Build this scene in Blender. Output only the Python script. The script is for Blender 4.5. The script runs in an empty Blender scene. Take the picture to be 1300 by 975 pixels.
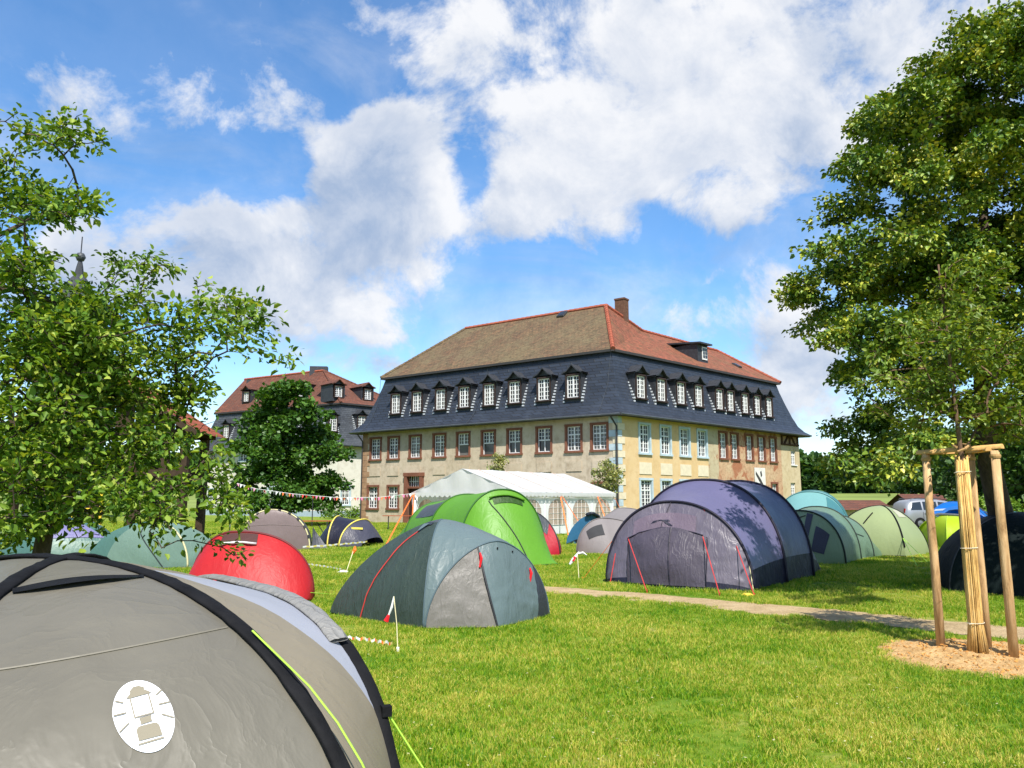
import bpy, math, random
import numpy as np
from mathutils import Vector, noise as mnoise
from mathutils.bvhtree import BVHTree

random.seed(7); rng = np.random.default_rng(7)
SC = bpy.context.scene
COL = SC.collection
R = math.radians

# ------------------------------------------------------------------ camera
CAM_H = 1.65
PITCH = R(8.56)
FPX = 977.0
cam_d = bpy.data.cameras.new("camera")
cam = bpy.data.objects.new("camera", cam_d); COL.objects.link(cam)
cam.location = (0, 0, CAM_H); cam.rotation_euler = (R(90) + PITCH, 0, 0)
cam_d.sensor_width = 36.0; cam_d.lens = 36.0 * FPX / 1300.0
cam_d.clip_start = 0.05; cam_d.clip_end = 6000
SC.camera = cam

# ------------------------------------------------------------------ light
SUN_DIR = Vector((0.18, -1.0, 0)).normalized() * math.cos(R(54)) + Vector((0, 0, math.sin(R(54))))
sun_d = bpy.data.lights.new("sun", 'SUN'); sun_d.energy = 5.0; sun_d.angle = R(0.55); sun_d.color = (1.0, 0.955, 0.88)
sun = bpy.data.objects.new("sun", sun_d); COL.objects.link(sun)
sun.rotation_euler = SUN_DIR.to_track_quat('Z', 'Y').to_euler(); sun.location = (0, -5, 30)
vs = SC.view_settings
vs.view_transform = 'Standard'; vs.look = 'None'; vs.exposure = 0.74; vs.gamma = 1.0; vs.use_curve_mapping = False
EXPO = 2 ** vs.exposure
SC.cycles.max_bounces = 8; SC.cycles.transparent_max_bounces = 8
SC.cycles.use_denoising = True


def ray(px, py):
    u, v = px - 650.0, 487.5 - py
    y = FPX * math.cos(PITCH) - v * math.sin(PITCH)
    return u / y, (FPX * math.sin(PITCH) + v * math.cos(PITCH)) / y


def at(px, py, Y):
    a, b = ray(px, py)
    return Vector((a * Y, Y, CAM_H + b * Y))


def gnd(px, py):
    a, b = ray(px, py)
    Y = -CAM_H / b
    return Vector((a * Y, Y, 0))


def s2l(c):
    c /= 255.0
    return c / 12.92 if c <= 0.04045 else ((c + 0.055) / 1.055) ** 2.4


def col(r, g, b, k=0.8):
    return (s2l(r) * k, s2l(g) * k, s2l(b) * k, 1.0)


# ------------------------------------------------------------------ world: sky and clouds
W = bpy.data.worlds.new("World"); SC.world = W; W.use_nodes = True
wt = W.node_tree; wt.nodes.clear()


def wn(t, **k):
    n = wt.nodes.new(t)
    for a, b in k.items():
        setattr(n, a, b)
    return n


def wmath(op, a, b=None, c=None, clamp=False):
    n = wn('ShaderNodeMath', operation=op, use_clamp=clamp)
    for i, x in enumerate((a, b, c)):
        if x is None:
            continue
        if isinstance(x, (int, float)):
            n.inputs[i].default_value = x
        else:
            wt.links.new(x, n.inputs[i])
    return n.outputs[0]


def wvec(op, a, b=None, scale=None):
    n = wn('ShaderNodeVectorMath', operation=op)
    for i, x in enumerate((a, b)):
        if x is None:
            continue
        if isinstance(x, (tuple, list, Vector)):
            n.inputs[i].default_value = tuple(x)
        else:
            wt.links.new(x, n.inputs[i])
    if scale is not None:
        n.inputs['Scale'].default_value = scale
    return n.outputs['Value'] if op in ('DOT_PRODUCT', 'LENGTH') else n.outputs[0]


def wnoise(v, scale, detail, rough=0.55, dist=0.0):
    n = wn('ShaderNodeTexNoise'); n.inputs['Scale'].default_value = scale
    n.inputs['Detail'].default_value = detail; n.inputs['Roughness'].default_value = rough
    n.inputs['Distortion'].default_value = dist
    wt.links.new(v, n.inputs['Vector'])
    return n


def wsmooth(x, a, b, lo=0.0, hi=1.0):
    n = wn('ShaderNodeMapRange', interpolation_type='SMOOTHSTEP')
    wt.links.new(x, n.inputs[0])
    for i, q in enumerate((a, b, lo, hi)):
        n.inputs[i + 1].default_value = q
    return n.outputs[0]


CLOUDS = [  # banks of cloud as directions with angular sizes (taken at a 1300 wide frame) and weights
    (760, 90, 300, 150, .62), (1040, 95, 210, 120, .62), (690, 215, 170, 100, .5), (905, 245, 90, 60, .42), (1000, 200, 120, 60, .35),
    (565, 25, 95, 75, .34), (640, 285, 75, 45, .40),
    (485, 235, 92, 82, .95), (425, 320, 115, 85, .95), (240, 315, 120, 66, 1.0), (330, 330, 90, 60, .4), (480, 385, 95, 50, .52), (330, 390, 140, 40, .44),
    (612, 215, 42, 80, -.65), (330, 215, 60, 45, -.35), (455, 100, 100, 55, -.6), (190, 215, 60, 45, -.3), (720, 335, 90, 35, -.3), (200, 60, 130, 60, -.12),
    (300, 125, 80, 60, .36), (160, 130, 130, 60, .16), (960, 430, 110, 65, .52), (1040, 510, 110, 80, .52), (880, 347, 45, 10, .34),
    (60, 370, 110, 70, .52), (1180, 30, 120, 60, .30), (720, 355, 22, 38, .26), (60, 60, 120, 60, .10),
]
gen = wn('ShaderNodeTexCoord').outputs['Generated']
dirn = wvec('NORMALIZE', gen)


def density(d):
    wz = wnoise(d, 3.2, 4, .55)
    off = wvec('SCALE', wvec('SUBTRACT', wz.outputs['Color'], (.5, .5, .5)), None, .14)
    wz2 = wnoise(d, 14, 4, .6)
    off2 = wvec('SCALE', wvec('SUBTRACT', wz2.outputs['Color'], (.5, .5, .5)), None, .06)
    dw = wvec('ADD', wvec('ADD', d, off), off2)
    tot = None
    for (px, py, rx, ry, w) in CLOUDS:
        a, b = ray(px, py)
        c = Vector((a, 1, b)).normalized()
        e1 = Vector((c.y, -c.x, 0)).normalized(); e2 = e1.cross(c)
        if e2.z < 0:
            e2 = -e2
        kx, ky = 988.0 / rx, 988.0 / ry
        q = wvec('LENGTH', _comb(wvec('DOT_PRODUCT', dw, tuple(e1 * kx)), wvec('DOT_PRODUCT', dw, tuple(e2 * ky))))
        m = wsmooth(q, 1.45, .25, 0, w)
        m = wmath('MULTIPLY', m, wmath('GREATER_THAN', wvec('DOT_PRODUCT', d, tuple(c)), 0.2))
        tot = m if tot is None else wmath('ADD', tot, m)
    tot = wmath('MINIMUM', tot, 1.0)
    # beyond the named banks the same broken cumulus goes on all round
    zf = wn('ShaderNodeSeparateXYZ'); wt.links.new(d, zf.inputs[0])
    back = wsmooth(zf.outputs[1], .55, -.1, 0, 1)
    big = wsmooth(wnoise(d, 2.3, 3, .5).outputs[0], .45, .68, 0, .6)
    tot = wmath('ADD', tot, wmath('MULTIPLY', back, big))
    f = wnoise(d, 6.5, 12, .65, .25).outputs[0]
    return wmath('ADD', wmath('MULTIPLY', tot, .80), wmath('MULTIPLY', wmath('SUBTRACT', f, .525), 2.7))


def _comb(a, b):
    n = wn('ShaderNodeCombineXYZ'); wt.links.new(a, n.inputs[0]); wt.links.new(b, n.inputs[1]); return n.outputs[0]


D0 = density(dirn)
D1 = density(wvec('NORMALIZE', wvec('ADD', dirn, (0.012, -.01, 0.032))))
alpha = wsmooth(D0, -.02, .54, 0, .97)
veil = wmath('ADD', wmath('MULTIPLY', wsmooth(wnoise(wvec('MULTIPLY', dirn, (1.0, 1.0, 2.2)), 3.1, 8, .62, .8).outputs[0], .42, .70), .33), .09)   # thin high haze
alpha = wmath('MAXIMUM', alpha, veil)
mott = wnoise(dirn, 5.0, 7, .58, .3).outputs[0]
lit = wmath('ADD', wmath('MULTIPLY', wsmooth(wmath('SUBTRACT', D0, D1), -.5, .5), .55), wmath('MULTIPLY', wsmooth(mott, .38, .60), .56))
thick = wsmooth(D0, .45, 1.1)
ramp = wn('ShaderNodeMix', data_type='RGBA')
ramp.inputs[6].default_value = col(168, 188, 218, 1 / EXPO); ramp.inputs[7].default_value = col(248, 249, 252, 1.03 / EXPO)
wt.links.new(wmath('SUBTRACT', lit, wmath('MULTIPLY', thick, .24), clamp=True), ramp.inputs[0])
sky = wn('ShaderNodeTexSky', sky_type='NISHITA'); sky.sun_disc = False
sky.sun_elevation = R(54); sky.sun_rotation = math.atan2(SUN_DIR.x, SUN_DIR.y)
sky.air_density = 1.0; sky.dust_density = 0.4; sky.ozone_density = 2.0; sky.altitude = 250
hsv = wn('ShaderNodeHueSaturation'); hsv.inputs['Saturation'].default_value = 1.3; hsv.inputs['Value'].default_value = 1.0
wt.links.new(sky.outputs[0], hsv.inputs['Color'])
bg1 = wn('ShaderNodeBackground'); bg1.inputs[1].default_value = 0.14; wt.links.new(hsv.outputs[0], bg1.inputs[0])
bg2 = wn('ShaderNodeBackground'); bg2.inputs[1].default_value = 1.0; wt.links.new(ramp.outputs[2], bg2.inputs[0])
mx = wn('ShaderNodeMixShader'); wt.links.new(alpha, mx.inputs[0]); wt.links.new(bg1.outputs[0], mx.inputs[1]); wt.links.new(bg2.outputs[0], mx.inputs[2])
wo = wn('ShaderNodeOutputWorld'); wt.links.new(mx.outputs[0], wo.inputs[0])
W.cycles.sampling_method = 'MANUAL'; W.cycles.sample_map_resolution = 512


# ------------------------------------------------------------------ materials
class NT:
    def __init__(self, name):
        self.m = bpy.data.materials.new(name); self.m.use_nodes = True
        self.t = self.m.node_tree; self.t.nodes.clear()
        self.out = self.t.nodes.new('ShaderNodeOutputMaterial')

    def n(self, t, **k):
        q = self.t.nodes.new(t)
        for a, b in k.items():
            setattr(q, a, b)
        return q

    def l(self, a, b):
        self.t.links.new(a, b)

    def set(self, sock, v):
        if hasattr(v, 'is_output'):
            self.l(v, sock)
        else:
            sock.default_value = v

    def coord(self, kind='Object', scale=(1, 1, 1)):
        c = self.n('ShaderNodeTexCoord').outputs[kind]
        mp = self.n('ShaderNodeMapping'); mp.inputs['Scale'].default_value = scale
        self.l(c, mp.inputs[0]); return mp.outputs[0]

    def pos(self):
        return self.n('ShaderNodeNewGeometry').outputs['Position']

    def noise(self, v, scale, detail=5, rough=.55, dist=0.0):
        q = self.n('ShaderNodeTexNoise')
        if v is not None:
            self.l(v, q.inputs['Vector'])
        q.inputs['Scale'].default_value = scale; q.inputs['Detail'].default_value = detail
        q.inputs['Roughness'].default_value = rough; q.inputs['Distortion'].default_value = dist
        return q.outputs[0]

    def ramp(self, x, stops):
        q = self.n('ShaderNodeValToRGB'); e = q.color_ramp.elements
        while len(e) > 1:
            e.remove(e[-1])
        e[0].position = stops[0][0]; e[0].color = stops[0][1]
        for p, c in stops[1:]:
            z = e.new(p); z.color = c
        self.l(x, q.inputs[0]); return q.outputs[0]

    def mix(self, f, a, b, mode='MIX'):
        q = self.n('ShaderNodeMix', data_type='RGBA', blend_type=mode)
        self.set(q.inputs[0], f); self.set(q.inputs[6], a); self.set(q.inputs[7], b); return q.outputs[2]

    def math(self, op, a, b=0.0):
        q = self.n('ShaderNodeMath', operation=op); self.set(q.inputs[0], a); self.set(q.inputs[1], b); return q.outputs[0]

    def bump(self, h, strength=.3, dist=.02, prev=None):
        q = self.n('ShaderNodeBump'); q.inputs['Strength'].default_value = strength; q.inputs['Distance'].default_value = dist
        self.l(h, q.inputs['Height'])
        if prev is not None:
            self.l(prev, q.inputs['Normal'])
        return q.outputs[0]

    def pbr(self, color, rough=.6, normal=None, spec=.4, metal=0.0, link=True, **k):
        q = self.n('ShaderNodeBsdfPrincipled')
        self.set(q.inputs['Base Color'], color); self.set(q.inputs['Roughness'], rough)
        q.inputs['Specular IOR Level'].default_value = spec; q.inputs['Metallic'].default_value = metal
        for a, b in k.items():
            q.inputs[a].default_value = b
        if normal is not None:
            self.l(normal, q.inputs['Normal'])
        if link:
            self.l(q.outputs[0], self.out.inputs[0])
        return q.outputs[0]


_mc = {}


def plain(name, c, rough=.6, spec=.4, metal=0.0, vary=.15, vscale=4.0, bump=0.0, bscale=40.0):
    if name in _mc:
        return _mc[name]
    t = NT(name); v = t.coord()
    n1 = t.noise(v, vscale, 6)
    k = t.ramp(n1, [(.3, (1 - vary,) * 3 + (1,)), (.7, (1 + vary,) * 3 + (1,))])
    cc = t.mix(1.0, c, k, 'MULTIPLY')
    nm = t.bump(t.noise(v, bscale, 6), bump, .01) if bump else None
    t.pbr(cc, rough, nm, spec, metal); _mc[name] = t.m
    return t.m


def fabric(name, c, rough=.46, trans=.22, wr=.5, scale=3.2, stretch=(1, 1, 1), dirt=.12, spec=.35, crease=.35):
    """nylon flysheet: soft folds, fine crumple and a little light coming through"""
    if name in _mc:
        return _mc[name]
    c = tuple(x * .76 for x in c[:3]) + (1,)
    t = NT(name); v = t.coord(scale=stretch)
    big = t.noise(v, scale, 4, .5, .3)
    st = t.coord(scale=(stretch[0] * 2.4, stretch[1] * 2.4, stretch[2] * .62))
    st.node.inputs['Rotation'].default_value = (.25, -.5, .1)
    mid = t.noise(st, scale * .85, 4, .5, .7)
    fine = t.noise(v, scale * 14, 5, .6, .3)
    ridg = t.math('POWER', t.math('ABSOLUTE', t.math('SUBTRACT', mid, .5)), .6)
    h = t.math('ADD', t.math('MULTIPLY', big, .55), t.math('ADD', t.math('MULTIPLY', ridg, -crease), t.math('MULTIPLY', fine, .014)))
    nm = t.bump(h, wr, .085)
    k = t.ramp(t.noise(v, 1.7, 6, .6), [(.3, (1 - dirt,) * 3 + (1,)), (.72, (1 + dirt * .6,) * 3 + (1,))])
    cc = t.mix(1.0, c, k, 'MULTIPLY')
    p = t.pbr(cc, rough, nm, spec, link=False)
    tr = t.n('ShaderNodeBsdfTranslucent'); t.l(cc, tr.inputs[0]); t.l(nm, tr.inputs['Normal'])
    m = t.n('ShaderNodeMixShader'); m.inputs[0].default_value = trans
    t.l(p, m.inputs[1]); t.l(tr.outputs[0], m.inputs[2]); t.l(m.outputs[0], t.out.inputs[0])
    _mc[name] = t.m
    return t.m


def leafmat(name, stops, trans=.35, rough=.42, spec=.35, ns=.9, nw=.25):
    if name in _mc:
        return _mc[name]
    t = NT(name)
    g = t.n('ShaderNodeNewGeometry')
    big = t.math('ADD', t.math('MULTIPLY', t.math('SUBTRACT', t.noise(g.outputs['Position'], ns, 3), .5), 2.2), .5)
    x = t.math('ADD', t.math('MULTIPLY', g.outputs['Random Per Island'], 1 - nw), t.math('MULTIPLY', big, nw))
    c = t.ramp(x, [(p_, (q[0] * 1.32, q[1] * 1.30, q[2] * 1.1, 1)) for p_, q in stops])
    p = t.pbr(c, rough, None, spec, link=False)
    c2 = t.mix(1.0, c, (1.6, 1.4, .5, 1), 'MULTIPLY')
    tr = t.n('ShaderNodeBsdfTranslucent'); t.l(c2, tr.inputs[0])
    m = t.n('ShaderNodeMixShader'); m.inputs[0].default_value = trans
    t.l(p, m.inputs[1]); t.l(tr.outputs[0], m.inputs[2]); t.l(m.outputs[0], t.out.inputs[0])
    _mc[name] = t.m
    return t.m


def plaster(name, base, light, dark, stain=None, scale=.55, amt=.62, bump=.25):
    base, light, dark = [tuple(x * .9 for x in q[:3]) + (1,) for q in (base, light, dark)]
    t = NT(name); v = t.coord()
    a = t.noise(v, scale, 9, .62, .3); b = t.noise(v, scale * 5, 8, .65)
    c = t.mix(t.ramp(a, [(.38, (0, 0, 0, 1)), (.62, (1, 1, 1, 1))]), base, light)
    c = t.mix(t.ramp(b, [(.48, (0, 0, 0, 1)), (.75, (.7, .7, .7, 1))]), c, dark)
    if stain is not None:
        s = t.noise(v, scale * .9 + .13, 10, .68, .6)
        c = t.mix(t.ramp(s, [(amt, (0, 0, 0, 1)), (amt + .06, (1, 1, 1, 1))]), c, stain)
    st = t.coord(scale=(1, 1, .12))
    c = t.mix(t.ramp(t.noise(st, 3.2, 6, .6), [(.55, (0, 0, 0, 1)), (.8, (.35, .35, .35, 1))]), c, dark)
    nm = t.bump(t.math('ADD', t.noise(v, 3.5, 8, .65), t.math('MULTIPLY', b, .6)), bump, .05)
    t.pbr(c, .9, nm, .15)
    return t.m


def tiles(name, cols, moss=None, moss_amt=.5, row=.17, along=(1, 0), rough=.85):
    """clay tiles in courses: courses run level, so the course height is taken from z"""
    t = NT(name); v = t.coord()
    sep = t.n('ShaderNodeSeparateXYZ'); t.l(v, sep.inputs[0])
    u = t.math('ADD', t.math('MULTIPLY', sep.outputs[0], along[0]), t.math('MULTIPLY', sep.outputs[1], along[1]))
    cb = t.n('ShaderNodeCombineXYZ'); t.l(u, cb.inputs[0]); t.l(sep.outputs[2], cb.inputs[1])
    br = t.n('ShaderNodeTexBrick'); t.l(cb.outputs[0], br.inputs['Vector'])
    br.inputs['Scale'].default_value = 1.0; br.inputs['Brick Width'].default_value = row * 1.6; br.inputs['Row Height'].default_value = row
    br.inputs['Mortar Size'].default_value = row * .09; br.inputs['Mortar Smooth'].default_value = .6; br.inputs['Bias'].default_value = 0
    br.inputs['Color1'].default_value = cols[0]; br.inputs['Color2'].default_value = cols[1]; br.inputs['Mortar'].default_value = cols[2]
    c = t.mix(t.ramp(t.noise(v, .45, 8, .6), [(.4, (0, 0, 0, 1)), (.68, (.75, .75, .75, 1))]), br.outputs[0], cols[3])
    if moss is not None:
        f = t.noise(v, .35, 6, .6, .4)
        f2 = t.noise(t.coord(scale=(1, 1, .45)), 1.9, 10, .75)
        ff = t.math('ADD', t.math('MULTIPLY', f, .5), t.math('MULTIPLY', f2, .5))
        c = t.mix(t.ramp(ff, [(1 - moss_amt - .10, (0, 0, 0, 1)), (1 - moss_amt + .10, (.92, .92, .92, 1))]), c, moss)
        c = t.mix(t.ramp(t.noise(v, 3.2, 9, .78), [(.47, (0, 0, 0, 1)), (.62, (.8, .8, .8, 1))]), c, (moss[0] * .42, moss[1] * .40, moss[2] * .42, 1))
        c = t.mix(t.ramp(t.noise(v, 5.1, 9, .78), [(.56, (0, 0, 0, 1)), (.68, (.6, .6, .6, 1))]), c, (moss[0] * 1.5, moss[1] * 1.5, moss[2] * 1.7, 1))
    saw = t.math('FRACT', t.math('DIVIDE', sep.outputs[2], row))
    h = t.math('ADD', t.math('MULTIPLY', saw, -.5), t.math('ADD', br.outputs['Fac'], t.math('MULTIPLY', t.noise(v, 9, 5), .8)))
    nm = t.bump(h, .55, .05)
    t.pbr(c, rough, nm, .25)
    return t.m


M_white = plain('white_paint', col(235, 235, 232, .8), .5, vary=.04)
M_black = plain('black_webbing', (.008, .008, .009, 1), .75, .1, vary=.3, vscale=12, bump=.9, bscale=16)
M_pole = plain('dark_pole', (.02, .02, .024, 1), .5)
M_glass = NT('window_glass'); _r = M_glass.n('ShaderNodeObjectInfo').outputs['Random']
M_glass.pbr(M_glass.ramp(_r, [(0, (.010, .012, .016, 1)), (.55, (.026, .03, .036, 1)), (.8, (.06, .06, .058, 1)), (1, (.16, .155, .14, 1))]), .07, None, .6); M_glass = M_glass.m
M_red_cord = plain('red_cord', col(200, 60, 55), .6)
M_cream_cord = plain('cream_cord', col(225, 215, 170), .6)
M_yellow_cord = plain('lime_cord', col(170, 225, 70), .6)
M_orange = plain('orange_strap', col(250, 120, 40), .6)
M_redtab = plain('red_tab', col(225, 30, 40), .55)
M_steel = plain('dull_steel', col(150, 152, 155, .7), .4, metal=.6)


# ------------------------------------------------------------------ geometry helpers
ORG = {}


class MB:
    def __init__(self):
        self.v = []; self.f = []

    def poly(self, pts):
        n = len(self.v); self.v.extend([tuple(p) for p in pts]); self.f.append(tuple(range(n, n + len(pts)))); return self

    def box(self, c, size, rot=0.0, ax=None):
        """box centred on c; ax = three axis vectors, or a turn about z"""
        c = Vector(c)
        if ax is None:
            ax = (Vector((math.cos(rot), math.sin(rot), 0)), Vector((-math.sin(rot), math.cos(rot), 0)), Vector((0, 0, 1)))
        h = [a * s * .5 for a, s in zip(ax, size)]
        n = len(self.v)
        for sx, sy, sz in ((-1, -1, -1), (1, -1, -1), (1, 1, -1), (-1, 1, -1), (-1, -1, 1), (1, -1, 1), (1, 1, 1), (-1, 1, 1)):
            self.v.append(tuple(c + h[0] * sx + h[1] * sy + h[2] * sz))
        self.f += [tuple(n + i for i in q) for q in ((0, 3, 2, 1), (4, 5, 6, 7), (0, 1, 5, 4), (1, 2, 6, 5), (2, 3, 7, 6), (3, 0, 4, 7))]
        return self

    def beam(self, a, b, w, h=None):
        a, b = Vector(a), Vector(b); d = b - a; L = d.length; d = d / L
        up = Vector((0, 0, 1)) if abs(d.z) < .95 else Vector((0, 1, 0))
        s = d.cross(up).normalized(); u = s.cross(d)
        return self.box((a + b) / 2, (L, w, h or w), ax=(d, s, u))

    def tube(self, pts, r, n=6, cap=True, jit=0.0):
        pts = [Vector(p) for p in pts]; m = len(pts); k0 = len(self.v); prev = None
        for i, p in enumerate(pts):
            d = (pts[min(i + 1, m - 1)] - pts[max(i - 1, 0)])
            d = d.normalized() if d.length > 1e-9 else Vector((0, 0, 1))
            if prev is None:
                up = Vector((0, 0, 1)) if abs(d.z) < .9 else Vector((1, 0, 0))
                a = d.cross(up).normalized()
            else:
                a = (prev - d * prev.dot(d))
                a = a.normalized() if a.length > 1e-6 else d.cross(Vector((0, 0, 1))).normalized()
            prev = a; b = d.cross(a)
            rr = r[i] if hasattr(r, '__len__') else r
            for j in range(n):
                t = 2 * math.pi * j / n
                q = rr * (1 + (random.uniform(-jit, jit) if jit else 0))
                self.v.append(tuple(p + a * (q * math.cos(t)) + b * (q * math.sin(t))))
        for i in range(m - 1):
            for j in range(n):
                self.f.append((k0 + i * n + j, k0 + i * n + (j + 1) % n, k0 + (i + 1) * n + (j + 1) % n, k0 + (i + 1) * n + j))
        if cap:
            self.f.append(tuple(k0 + j for j in reversed(range(n)))); self.f.append(tuple(k0 + (m - 1) * n + j for j in range(n)))
        return self

    def grid(self, P):
        P = np.asarray(P, float); n, m = P.shape[:2]; k = len(self.v)
        self.v.extend(map(tuple, P.reshape(-1, 3)))
        for i in range(n - 1):
            for j in range(m - 1):
                self.f.append((k + i * m + j, k + i * m + j + 1, k + (i + 1) * m + j + 1, k + (i + 1) * m + j))
        return self

    def lathe(self, prof, c, n=16, sx=1.0, sy=1.0):
        k = len(self.v); m = len(prof)
        for (r, z) in prof:
            for j in range(n):
                t = 2 * math.pi * (j + .5) / n
                self.v.append((c[0] + r * sx * math.cos(t), c[1] + r * sy * math.sin(t), c[2] + z))
        for i in range(m - 1):
            for j in range(n):
                self.f.append((k + i * n + j, k + i * n + (j + 1) % n, k + (i + 1) * n + (j + 1) % n, k + (i + 1) * n + j))
        return self

    def prism(self, poly2, y0, y1, fr=None):
        """poly2 (x,z) pushed from y0 to y1"""
        k = len(self.v); n = len(poly2)
        for y in (y0, y1):
            for x, z in poly2:
                self.v.append((x, y, z))
        self.f.append(tuple(k + i for i in range(n))); self.f.append(tuple(k + n + i for i in reversed(range(n))))
        for i in range(n):
            j = (i + 1) % n
            self.f.append((k + i, k + n + i, k + n + j, k + j))
        return self

    def mesh(self, name, off=(0, 0, 0), smooth=False):
        me = bpy.data.meshes.new(name)
        V = np.asarray(self.v, float) - np.asarray(off, float)
        me.from_pydata(V.tolist(), [], self.f)
        if smooth:
            me.polygons.foreach_set('use_smooth', [True] * len(me.polygons))
        me.update()
        return me

    def build(self, name, mat, parent=None, smooth=False, local=False, kind=None, label=None):
        if parent is None:
            V = np.asarray(self.v); b = V.mean(0); b[2] = V[:, 2].min()
            off = Vector(b)
        else:
            off = Vector((0, 0, 0)) if local else ORG[parent.name]
        me = self.mesh(name, off, smooth)
        me.materials.append(mat)
        o = bpy.data.objects.new(name, me); COL.objects.link(o)
        if parent is None:
            o.location = off; ORG[o.name] = off
        else:
            o.parent = parent; ORG[o.name] = Vector(off)
        if kind:
            o['kind'] = kind
        if label:
            o['label'] = label
        return o


def put(name, me, parent, loc, rz=0.0, label=None):
    """an object on shared mesh data, at a world place under its parent"""
    o = bpy.data.objects.new(name, me); COL.objects.link(o); o.parent = parent
    o.location = Vector(loc) - ORG[parent.name]; o.rotation_euler = (0, 0, rz)
    ORG[o.name] = Vector(loc)
    if label:
        o['label'] = label
    return o


def sub(name, me, parent):
    o = bpy.data.objects.new(name, me); COL.objects.link(o); o.parent = parent
    return o


def thing(name, label, cat, loc, group=None):
    o = bpy.data.objects.new(name, None); COL.objects.link(o)
    o.empty_display_size = .2
    o.location = loc; ORG[o.name] = Vector(loc)
    return tag(o, label, cat, group)


def tag(o, label, cat, group=None):
    o['label'] = label; o['category'] = cat
    if group:
        o['group'] = group
    return o


def structure(o):
    o['kind'] = 'structure'
    return o


def meshof(mb, name, mat, smooth=False):
    me = mb.mesh(name, (0, 0, 0), smooth); me.materials.append(mat)
    return me


def V2(x, y, z=0.0):
    return Vector((x, y, z))


def arch(a, top, b, n=25, p=2.4):
    a, b, top = Vector(a), Vector(b), Vector(top); out = []
    for i in range(n):
        th = -math.pi / 2 + math.pi * i / (n - 1)
        s = abs(math.sin(th)) ** (2 / p); c = max(0.0, math.cos(th)) ** (2 / p)
        e = a if th < 0 else b
        q = top + (e - top) * s
        out.append((q.x, q.y, e.z + (top.z - e.z) * c))
    return np.array(out)


def band(pts, cen, w, t, n=10):
    """flat sewn sleeve along a pole: wide across the cloth, thin off it, puckered"""
    P = [Vector(tuple(p)) for p in pts]; cen = Vector(tuple(cen)); m = MB(); L = len(P)
    for i, p in enumerate(P):
        d = (P[min(i + 1, L - 1)] - P[max(i - 1, 0)]).normalized(); nr = p - cen; nr = (nr - d * nr.dot(d)).normalized(); b = d.cross(nr)
        ww = w * (1 + .16 * mnoise.noise(p * 7) + .10 * mnoise.noise(p * 23)); hh_ = t * (1 + .5 * mnoise.noise(p * 15))
        for j in range(n):
            a = 2 * math.pi * j / n; pk = 1 + .35 * mnoise.noise(p * 19 + Vector((j * 3.1, 0, 0)))
            m.v.append(tuple(p + b * (ww * math.cos(a)) + nr * (hh_ * math.sin(a) * pk + .002)))
    for i in range(L - 1):
        for j in range(n):
            m.f.append((i * n + j, i * n + (j + 1) % n, (i + 1) * n + (j + 1) % n, (i + 1) * n + j))
    return m


def half(b, top, n=16, p=2.4):
    return arch(b, top, b, 2 * n - 1, p)[:n]


def resample(pts, n):
    P = np.asarray([tuple(p) for p in pts], float)
    d = np.r_[0, np.cumsum(np.linalg.norm(np.diff(P, axis=0), axis=1))]
    t = np.linspace(0, d[-1], n)
    return np.stack([np.interp(t, d, P[:, k]) for k in range(3)], 1)


def ruled(c1, c2, nu=10, bulge=0.0, cen=None, wr=.006, fr=3.0, crease=None):
    c1, c2 = np.asarray(c1, float), np.asarray(c2, float)
    u = np.linspace(0, 1, nu + 1)[None, :, None]
    P = c1[:, None, :] * (1 - u) + c2[:, None, :] * u
    if cen is None:
        cen = P.reshape(-1, 3).mean(0) * np.array([1, 1, .3])
    D = P - np.asarray(cen, float)
    D /= np.linalg.norm(D, axis=2, keepdims=True) + 1e-9
    w = np.linalg.norm(c2 - c1, axis=1); w = w / (w.max() + 1e-9)
    env = 4 * u * (1 - u) * w[:, None, None]
    P = P + D * (bulge * env)
    if wr:
        N = np.array([[mnoise.noise(Vector(q) * fr) + .5 * mnoise.noise(Vector(q) * fr * 2.7) for q in row] for row in P])
        P = P + D * (wr * N[:, :, None] * np.minimum(1, 2.5 * u * (1 - u) * 4) * np.minimum(1, w[:, None, None] * 4))
    if crease:   # taut folds: (depth, count, slant, raggedness)
        am, k, sl, rg_ = crease
        vv = np.linspace(0, 1, P.shape[0])[:, None]; uu = np.linspace(0, 1, nu + 1)[None, :]
        nz = np.array([[mnoise.noise(Vector(q) * 1.9 + Vector((7, 1, 3))) for q in row] for row in P])
        ph = k * uu + sl * vv + rg_ * nz
        f = (1 - np.abs(np.sin(math.pi * ph))) ** 3
        gate = np.clip(.5 + 1.6 * np.array([[mnoise.noise(Vector(q) * 1.3) for q in row] for row in P]), 0, 1)
        P = P + D * ((am * f * gate * np.minimum(1, 6 * uu * (1 - uu)))[:, :, None] * np.minimum(1, w[:, None, None] * 3))
    return P


def psample(P, u, v):
    """point on a panel grid: u across, v along, both 0..1"""
    n, m = P.shape[:2]
    x, y = v * (n - 1), u * (m - 1)
    i, j = min(int(x), n - 2), min(int(y), m - 2); a, b = x - i, y - j
    return P[i, j] * (1 - a) * (1 - b) + P[i + 1, j] * a * (1 - b) + P[i, j + 1] * (1 - a) * b + P[i + 1, j + 1] * a * b


def seam(P, path, cen, lift=.006, n=14):
    out = []
    for k in range(len(path) - 1):
        for i in range(n + (k == len(path) - 2)):
            t = i / n
            u = path[k][0] * (1 - t) + path[k + 1][0] * t; v = path[k][1] * (1 - t) + path[k + 1][1] * t
            q = psample(P, u, v); d = q - np.asarray(cen); d /= np.linalg.norm(d)
            out.append(tuple(q + d * lift))
    return out


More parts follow.
